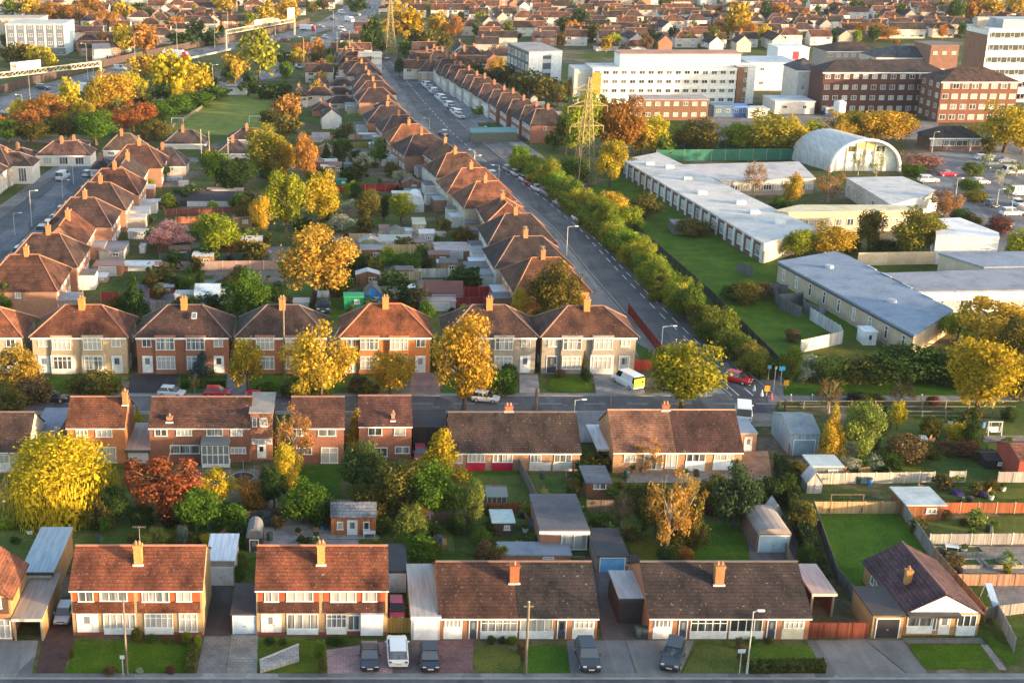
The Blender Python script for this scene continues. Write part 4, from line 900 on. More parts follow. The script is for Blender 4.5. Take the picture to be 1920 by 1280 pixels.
# odds and ends in the allotment gardens
def box_thing(u, v, w, d, h, col, label, name, cat, mat='paint', lid=None):
    p = G(u, v); r = empty(name, p); MB().box(-w/2, w/2, 0, d, 0, h).build('body', mat, r, col, bevel=.03)
    MB().box(-w/2-.04, w/2+.04, -.04, d+.04, h, h+.07).build('lid', mat, r, lid or tuple(x*1.2 for x in col)); return tag(r, label, cat)
box_thing(1197, 1198, .6, .7, 1.05, (.04, .06, .06), 'dark green wheelie bin left of the dark bungalow', 'wheelie_bin', 'bin'); box_thing(1209, 1198, .6, .7, 1.05, (.035, .05, .055), 'black wheelie bin touching the dark bungalow wall', 'wheelie_bin', 'bin')
for i, (u, v, w, c, lab) in enumerate([(1800, 1042, 5.5, (.3, .28, .24), 'long grey raised bed below the grey panel fence'), (1812, 1066, 3.5, (.32, .29, .26), 'short raised bed with dark green plants'), (1885, 1066, 4.0, (.32, .29, .26), 'raised bed around a round pale green shrub')]):
    p = G(u, v); r = empty('raised_bed', p); m = MB(); d = 1.6
    m.box(-w/2, w/2, 0, .12, 0, .45); m.box(-w/2, w/2, d-.12, d, 0, .45); m.box(-w/2, -w/2+.12, .12, d-.12, 0, .45); m.box(w/2-.12, w/2, .12, d-.12, 0, .45)
    m.build('frame', 'wood', r, c); MB().box(-w/2+.12, w/2-.12, .12, d-.12, 0, .36).build('soil', 'ground', r, (.06, .05, .04)); tag(r, lab, 'raised bed')
p = G(1585, 960); r = empty('swing_frame', p); m = MB()
for x in (-1.9, 1.9): m.tube((x-.3, -.7, 0), (x, 0, 2.3), .06, None, 6); m.tube((x+.1, .7, 0), (x, 0, 2.3), .06, None, 6)
m.tube((-2, 0, 2.3), (2, 0, 2.3), .06, None, 6); m.build('frame', 'wood', r, (.2, .12, .07)); 
m = MB(); m.box(-.4, .4, -.15, .15, .55, .6); m.tube((-.35, 0, .6), (-.35, 0, 2.3), .015, None, 4); m.tube((.35, 0, .6), (.35, 0, 2.3), .015, None, 4); m.build('seat', 'wood', r, (.2, .1, .06)); tag(r, 'dark wooden swing frame in front of the light tan fence', 'swing')
p = G(1863, 815); r = empty('garden_swing', p); m = MB()
for x in (-.9, .9): m.tube((x-.15, -.6, 0), (x, 0, 1.9), .06, None, 6); m.tube((x+.15, .6, 0), (x, 0, 1.9), .06, None, 6)
m.tube((-1, 0, 1.9), (1, 0, 1.9), .07, None, 6); m.build('frame', 'paint', r, (.6, .62, .62)); m = MB(); m.box(-.6, .6, -.25, .25, .5, .58); m.box(-.6, .6, .25, .32, .58, 1.1); m.tube((-.55, 0, .58), (-.55, 0, 1.9), .02, None, 4); m.tube((.55, 0, .58), (.55, 0, 1.9), .02, None, 4); m.build('seat', 'paint', r, (.66, .67, .68)); tag(r, 'white garden swing seat on the shady lawn at right', 'swing seat')
p = G(1855, 1128); r = empty('slide', p); m = MB(); m.tube((-.4, 1.2, 0), (-.3, .8, 1.7), .05, None, 6); m.tube((.4, 1.2, 0), (.3, .8, 1.7), .05, None, 6); m.build('ladder', 'paint', r, (.4, .5, .62))
m = MB(); m.extr([(.8, 1.6), (-1.6, .1), (-1.6, .25), (.8, 1.75)], -.35, .35, 'x'); m.build('chute', 'paint', r, (.3, .42, .58)); tag(r, 'pale blue garden slide behind the plum-roofed bungalow', 'slide')
p = G(455, 905); r = empty('trampoline', p); m = MB()
for i in range(12):
    a = i*math.pi/6; b = a+math.pi/6; m.tube((1.5*math.cos(a), 1.5*math.sin(a), .8), (1.5*math.cos(b), 1.5*math.sin(b), .8), .06, None, 5)
    if i % 3 == 0: m.tube((1.5*math.cos(a), 1.5*math.sin(a), 0), (1.5*math.cos(a), 1.5*math.sin(a), 2.4), .04, None, 5)
m.build('frame', 'metal', r, (.3, .32, .35)); MB().prism([(1.45*math.cos(i*.524), 1.45*math.sin(i*.524)) for i in range(12)], .76, .79).build('mat', 'paint', r, (.02, .02, .025)); tag(r, 'round black trampoline behind the white conservatory', 'trampoline')
for u, v, lab, c in ((1795, 925, 'clump of purple flowers in the soil plot, left one', (.16, .09, .42)), (1835, 925, 'clump of purple flowers in the soil plot, right one', (.18, .1, .45))):
    tree(u, v+3, v-7, 22, 'bush', c, lab, 'flower_clump')
# ------------------------------------------------------------------ middle row, seen from behind
RO2 = (.22, .085, .045)
pxhouse('bungalow', 'dark-roofed bungalow with orange hipped end, cut by the left edge in the middle row', -120, 55, 886, 846, 772, 9.5, 'gable', (.5, .46, .4), (.1, .062, .052), cat='bungalow', wins=[(-20, 20, 852, 868, 4), (-70, -40, 852, 868, 3)], panels=[(-25, 22, 868, 884, WHITE, 'bay_panel', .06)])
shed(62, 110, 845, 812, 795, 9.0, 'flat', (.2, .16, .14), (.2, .21, .26), 'garage with blue-grey felt roof left of the small orange-brick house', 'garage', wallmat='wall', cat='garage')
pxhouse('detached_house', 'small orange-brick house with a tall end chimney, above the yellow willow', 130, 237, 868, 801, 743, 7.6, 'gable', (.42, .17, .075), RO2, wins=[(146, 168, 805, 820, 3), (183, 214, 804, 819, 3), (150, 174, 838, 853, 3), (184, 219, 838, 867, 2)], chim=[(234, 733, 760, .6, .9, (.45, .18, .08), 1, False)])
pxhouse('terraced_house', 'wide brick double house with white glazed conservatory, above the red tree', 283, 470, 866, 801, 743, 8.0, 'gable', (.25, .115, .08), (.14, .068, .05), wins=[(293, 316, 804, 817, 2), (333, 362, 803, 817, 4), (389, 420, 803, 817, 2), (434, 456, 803, 817, 2), (320, 375, 834, 850, 3), (433, 462, 838, 850, 4)], chim=[(318, 780, 800, .7, .6, (.36, .2, .12), 1, False)])
def conservatory(u0, u1, vb, vt, d, label):
    a, b = G(u0, vb), G(u1, vb); w = b.x-a.x; h = Zat(vt, a.y); r = empty('conservatory', ((a.x+b.x)/2, a.y, 0))
    MB().box(-w/2+.06, w/2-.06, .06, d, .5, h-.1).build('pane', 'glass', r, (.5, .55, .55)); MB().box(-w/2, w/2, 0, d, 0, .5).build('base', 'paint', r, WHITE)
    m = MB(); n = 5
    for i in range(n+1):
        x = -w/2+w*i/n; m.box(x-.06, x+.06, -.01, .07, .5, h)
    m.box(-w/2-.05, w/2+.05, -.02, .08, h-.12, h); m.box(-w/2, w/2, -.015, .075, h*.55, h*.55+.1)
    for s in (-1, 1): m.box(s*w/2-.05, s*w/2+.05, .08, d, h-.12, h)
    m.build('frame', 'paint', r, WHITE)
    m = MB(); m.extr([(-.15, h), (d, h+.9), (d, h+.98), (-.15, h+.08)], -w/2-.1, w/2+.1, 'x'); m.build('roof', 'glass', r, (.35, .36, .38)); return tag(r, label, 'conservatory')
conservatory(379, 430, 876, 834, 3.0, 'white-framed glazed conservatory on the back of the wide brick double house')
pxhouse('house_link', 'narrow flat-topped brick link with two white windows, between the middle brick houses', 471, 512, 862, 772, 770, 7.0, 'flat', (.3, .15, .1), (.3, .26, .22), cat='house', wins=[(475, 483, 782, 800, 1), (488, 503, 783, 800, 1), (473, 510, 822, 832, 3)], doors=[(484, 498, 834, 858, WHITE)])
pxhouse('detached_house', 'brick house with rusty roof, half hidden by the spindly orange tree', 547, 645, 868, 801, 743, 8.0, 'gable', (.26, .115, .08), (.15, .07, .052), wins=[(597, 630, 804, 817, 2), (556, 576, 804, 817, 2), (602, 634, 838, 868, 2, 2), (556, 585, 838, 852, 2)])
pxhouse('detached_house', 'brick house with plum-brown roof, beside the dark carport', 673, 771, 860, 798, 741, 8.0, 'gable', (.3, .13, .085), (.15, .068, .056), wins=[(690, 716, 801, 816, 2), (738, 760, 800, 816, 2), (702, 726, 838, 856, 2), (740, 768, 836, 850, 2)], chim=[(737, 774, 797, .45, .5, (.35, .2, .14), 1, False)])
shed(774, 838, 850, 800, 775, 6.0, 'flat', (.04, .035, .035), (.045, .045, .05), 'dark open carport between brick house and long bungalow', 'carport', None, False, cat='carport')  # solid near-black walls stand in for the shaded open inside
car(788, 857, 'hatch', (.5, .1, .16), 0, 'pinkish red car nose out under the dark carport')
pxhouse('bungalow', 'long brown-roofed bungalow pair with crimson panels, in the middle row', 845, 1086, 882, 848, 772, 10.0, 'gable', (.36, .22, .14), (.075, .052, .046), cat='bungalow',
        panels=[(875, 909, 866, 883, (.5, .012, .05), 'red_panel', .07), (922, 961, 866, 883, (.5, .012, .05), 'red_panel', .07), (992, 1032, 866, 882, (.6, .56, .48), 'bay_panel', .07), (1036, 1072, 866, 882, (.6, .56, .48), 'bay_panel', .07)],
        wins=[(876, 908, 850, 866, 4), (923, 960, 850, 866, 4), (993, 1014, 851, 866, 3), (1038, 1070, 851, 866, 3), (848, 866, 852, 868, 1)], chim=[(954, 760, 772, 1.0, .7, (.36, .14, .09), 2, False)])
h_ = pxhouse('bungalow', 'bungalow pair with tan tiles left and dark red tiles right, at the middle row end', 1148, 1388, 886, 847, 768, 10.0, 'gable', (.42, .24, .13), (.27, .14, .095), cat='bungalow',
        panels=[(1283, 1320, 864, 882, WHITE, 'bay_panel', .08), (1335, 1372, 862, 880, WHITE, 'bay_panel', .08)], wins=[(1168, 1190, 851, 866, 2), (1205, 1240, 851, 880, 3), (1246, 1268, 850, 878, 2), (1284, 1320, 850, 865, 3), (1336, 1372, 850, 863, 3)],
        chim=[(1248, 757, 770, .9, .7, (.36, .13, .08), 2, False)])
d_ = 10.0; ww = G(1388, 886).x-G(1148, 886).x; y0 = G(1148, 886).y; ze = Zat(847, y0-.35); zr = Zat(768, y0+d_/2); a = d_/2+.36; x0 = (1264-1268)/S(886)
MB().extr([(-a, ze+.02), (0, zr+.03), (a, ze+.02), (a, ze-.06), (0, zr-.05), (-a, ze-.06)], x0, ww/2+.14, 'x').build('roof', 'roof', h_, (.1, .05, .044))
quad_roof('lean_to', 'lean-to with white corrugated roof on the tan-tiled bungalow end', (1118, 1152, 868), 8.0, 0, 840, (.12, .09, .08), (.62, .62, .63), True, cat='lean-to')
shed(1386, 1416, 846, 812, 786, 5.0, 'flat', (.4, .24, .14), (.34, .37, .42), 'small brick extension with grey roof and glazed white door', 'extension', (.72, .73, .74), doorw=.4, wallmat='wall', cat='extension')
car(1393, 783, 'van', (.8, .8, .8), 165, 'white van parked at the street end behind the small brick extension', scale=1.15)
quad_roof('garage', 'low garage with tan flat roof between two middle-row brick houses', (238, 282, 868), 9.0, 0, 842, (.28, .14, .09), (.36, .27, .22), doorc=(.5, .5, .5))
# ------------------------------------------------------------------ hipped semis facing the cross street
def hip_semi(u0, u1, label, wallc, roofc, low=None, lowr=None, vb=700, ve=633, vr=571, ch=(.5, .24, .08), skylight=False, doorL=WHITE, doorR=WHITE, upper=None):
    W_ = u1-u0; f = lambda t: u0+W_*t; dv = vb-700
    pn = []
    for s, (a, b) in enumerate(((.2, .43), (.53, .76))):      # two-storey bays
        pn.append((f(a), f(b), 628+dv, 699+dv, wallc, 'bay', .42, 'wall'))
    if low: pn.append((f(.19), f(.44), 664+dv, 699+dv, low, 'bay_panel', .46))
    if lowr: pn.append((f(.52), f(.77), 664+dv, 699+dv, lowr, 'bay_panel', .46))
    r = pxhouse('semi_detached_house', label, u0, u1, vb, ve, vr, 9.4, 'hip', wallc, roofc, panels=pn,
        wins=[(f(.06), f(.16), 634+dv, 650+dv, 2), (f(.84), f(.94), 634+dv, 650+dv, 2)], doors=[(f(.06), f(.16), 668+dv, 698+dv, doorL), (f(.84), f(.94), 668+dv, 698+dv, doorR)], chim=[(f(.5), vr-13, vr+11, .95, .75, ch, 2, False)],
        feats=[('W', 'R', 1, 3.9, 1.0, 1.1), ('D', 'R', -1.5, 1.0, .9, 2.0, WHITE), ('W', 'L', 1, 3.9, 1.0, 1.1), ('W', 'L', -1.5, 1.4, 1.2, 1.1), ('W', 'B', -4, 4.0, 1.8, 1.2, 3), ('W', 'B', 4, 4.0, 1.8, 1.2, 3), ('W', 'B', 4, 1.3, 2.2, 1.8, 3)], oh=.45)
    sc = S(vb); y0 = G(0, vb).y; d = 9.4
    for a, b in ((.2, .43), (.53, .76)):
        x = ((a+b)/2-.5)*W_/sc; w = (b-a)*W_/sc*.86
        for v0, v1, ny in ((632, 654, 2), (666, 690, 2)):
            z = (Zat(v0+dv, y0)+Zat(v1+dv, y0))/2; h = Zat(v0+dv, y0)-Zat(v1+dv, y0); window(r, (x, -d/2-.45, z), 0, w, h, 4, ny)
    if skylight:
        m = MB(); m.box(-.4, .4, -.06, .06, -.6, .6); q = m.build('skylight', 'paint', r, (.5, .5, .52)); zz = Zat(592, y0+2.4); q.location = (W_/sc*.12, -d/2+2.25, zz+.05); q.rotation_euler.x = rad(-54)
        m = MB(); m.box(-.28, .28, -.075, -.05, -.45, .45); m.build('pane', 'glass', q, (.3, .4, .6))
    return r
BRK = (.36, .15, .085); CRM = (.42, .36, .27); GRY = (.34, .3, .25)
hip_semi(-130, 44, 'hipped orange-roofed semi cut by the left edge, left of the cream-fronted semi', CRM, (.28, .1, .05), vr=574)
hip_semi(65, 240, 'hipped semi with cream rendered front and white bay, second from the left edge', (.46, .36, .24), (.2, .075, .042), (.68, .66, .6), (.56, .48, .36), doorR=(.55, .6, .6))
hip_semi(259, 430, 'hipped red brick semi with roof skylight, behind the blue-grey conifer', (.34, .145, .085), (.09, .052, .044), skylight=True)
hip_semi(446, 612, 'hipped brick semi with patchy dark roof, partly hidden behind two golden trees', (.36, .16, .09), (.075, .05, .046))
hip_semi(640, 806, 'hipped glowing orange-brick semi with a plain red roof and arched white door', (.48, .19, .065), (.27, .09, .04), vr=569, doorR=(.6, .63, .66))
hip_semi(834, 1002, 'hipped grey-fronted semi mostly hidden by the large egg-shaped golden tree', GRY, (.11, .06, .046), vr=571)
hip_semi(1014, 1188, 'hipped grey rendered semi at the main road corner, with a white lower right bay', GRY, (.15, .07, .046), None, (.72, .7, .62), vr=573, doorL=(.05, .05, .07), doorR=(.3, .36, .42))
car(1176, 722, 'van', (.78, .78, .76), 205, 'white van with yellow chequered back on the corner house drive', scale=1.1)
vr_ = [o for o in bpy.data.objects if o.get('label', '').startswith('white van with yellow')][0]
q = MB().box(-.85, .85, 2.5, 2.56, .55, 1.75).build('rear_panel', 'paint', vr_, (.8, .66, .03))
for i in range(5):
    for j in range(3):
        if (i+j) % 2: MB().box(-.85+i*.34, -.85+(i+1)*.34, 2.55, 2.585, .6+j*.36, .6+(j+1)*.36).build('chequer', 'paint', q, (.5, .58, .05))
car(100, 752, 'hatch', (.02, .022, .03), 90, 'black hatchback parked on the cross street at left')
car(322, 742, 'hatch', (.6, .62, .64), 80, 'silver hatchback in front of the red brick semi with skylight')
car(407, 742, 'hatch', (.5, .02, .04), 90, 'red car behind the ridge of the wide brick double house')
car(482, 752, 'hatch', (.42, .015, .05), 90, 'crimson hatchback on the cross street beyond the brick link')
car(910, 752, 'hatch', (.55, .57, .6), 75, 'pale silver car beside the trunk of the large egg-shaped golden tree')
fence([(1178, 588), (1248, 678)], 1.8, (.24, .035, .03), 'long dark red fence along the main road beside the corner semi', 'fence', 2.0)
fence([(1186, 694), (1224, 694)], 1.7, (.32, .04, .035), 'short bright red fence right of the corner semi', 'fence', 1.6)
lamp_post(1240, 650, 612, 'white-topped street lamp beside the long dark red fence', 1.6, 1, (.6, .6, .58))
lamp_post(1062, 480, 425, 'street lamp at the kerb beside the orange-walled corner house', 1.4, 1)
pole(534, 740, 555, 'tall pole in front of the brick semi with the patchy dark roof', 'telegraph_pole', .15)
pole(157, 575, 530, 'thin orange-lit mast behind the chimney of the cream-fronted hipped semi', 'mast', .07, False, (.45, .3, .15))
# roadworks at the junction
car(1382, 716, 'hatch', (.62, .02, .02), 48, 'bright red hatchback turning at the mouth of the main road', scale=1.1)
def sign(u, vb, vt, col, label, w=.9, h=.9, postc=(.4, .4, .4), disc=False, base=False):
    p = G(u, vb); H_ = Zat(vt, p.y); r = empty('road_sign', p); MB().tube((0, 0, 0), (0, 0, H_), .06, None, 7).build('post', 'metal', r, postc)
    MB().box(-w/2, w/2, -.11, -.07, H_-h, H_).build('sign_plate', 'paint', r, col, bevel=.02); tag(r, label, 'road sign')
sign(1440, 712, 684, (.35, .6, .75), 'pale blue plate on a thin post at the school hedge corner', .6, .6); sign(1463, 722, 686, (.05, .42, .75), 'bright blue road sign beside the school hedge corner', 1.0, .7)
sign(1450, 735, 686, (.4, .38, .2), 'tall olive post with a small plate at the footpath entrance', .4, .5); sign(1473, 728, 712, (.8, .38, .02), 'low orange temporary sign on the verge', .8, .9); sign(1437, 742, 722, (.85, .35, .02), 'orange roadworks sign at the kerb of the junction', .8, .9)
for i, (u, v, c, l) in enumerate([(1428, 742, (.75, .72, .7), 'white'), (1414, 733, (.7, .7, .7), 'grey-white'), (1446, 748, (.8, .1, .15), 'pink-red'), (1404, 722, (.75, .6, .4), 'cream')]):
    p = G(u, v); r = empty('traffic_cone', p); MB().tube((0, 0, .05), (0, 0, .95), .26, .05, 10).build('cone', 'paint', r, c); MB().box(-.3, .3, -.3, .3, 0, .05).build('base', 'paint', r, (.1, .1, .1)); tag(r, l+' traffic cone standing at the edge of the junction roadworks', 'traffic cone')
# rail fence by the footpath
def rail_fence(pts, label, h=1.2, col=(.24, .21, .17), bay=3.2):
    P = [G(*q) for q in pts]; r = empty('rail_fence', P[0]); o = P[0].copy()
    for a, b in zip(P, P[1:]):
        L = (b-a).length; n = max(1, round(L/bay)); ang = math.atan2(b.y-a.y, b.x-a.x)
        for i in range(n):
            q = a+(b-a)*(i/n)-o; m = MB(); e = obj('post', MB().box(-.07, .07, -.07, .07, 0, h+.1).mesh('post', 'wood'), r, col); e.location = (q.x, q.y, 0)
            for z in (.4, h): e = obj('rail', MB().box(.07, L/n-.07, -.04, .04, z-.1, z).mesh('rail', 'wood'), r, col); e.location = (q.x, q.y, 0); e.rotation_euler.z = ang
    return tag(r, label, 'fence')
rail_fence([(1462, 766), (1640, 766), (1905, 766)], 'low wooden rail fence along the footpath at right')
rail_fence([(1640, 782), (1905, 784)], 'second lower rail fence behind the shady right lawn', 1.0)
for i, u in enumerate((1482, 1522, 1683, 1727, 1848, 1908)):
    p = G(u, 752); r = empty('bollard', p); MB().tube((0, 0, 0), (0, 0, .95), .1, .09, 8).build('post', 'wood', r, (.3, .28, .24)); MB().tube((0, 0, .95), (0, 0, 1.1), .11, .08, 8).build('cap', 'paint', r, (.8, .8, .78)); tag(r, '', 'bollard', 'white-capped bollards along the footpath'); r['label'] = ordn(i)+' white-capped bollard from the left along the footpath'
# utility boxes at the mid street poles
pole(1005, 768, 728, 'short stubby brown post on the kerb behind the crimson-panelled bungalow', 'post', .28, False); pole(1143, 768, 742, 'short brown post on the kerb behind the tan-tiled bungalow', 'post', .2, False)
lamp_post(1076, 790, 750, 'small street lamp right of the crimson-panelled bungalow', .9, 1)
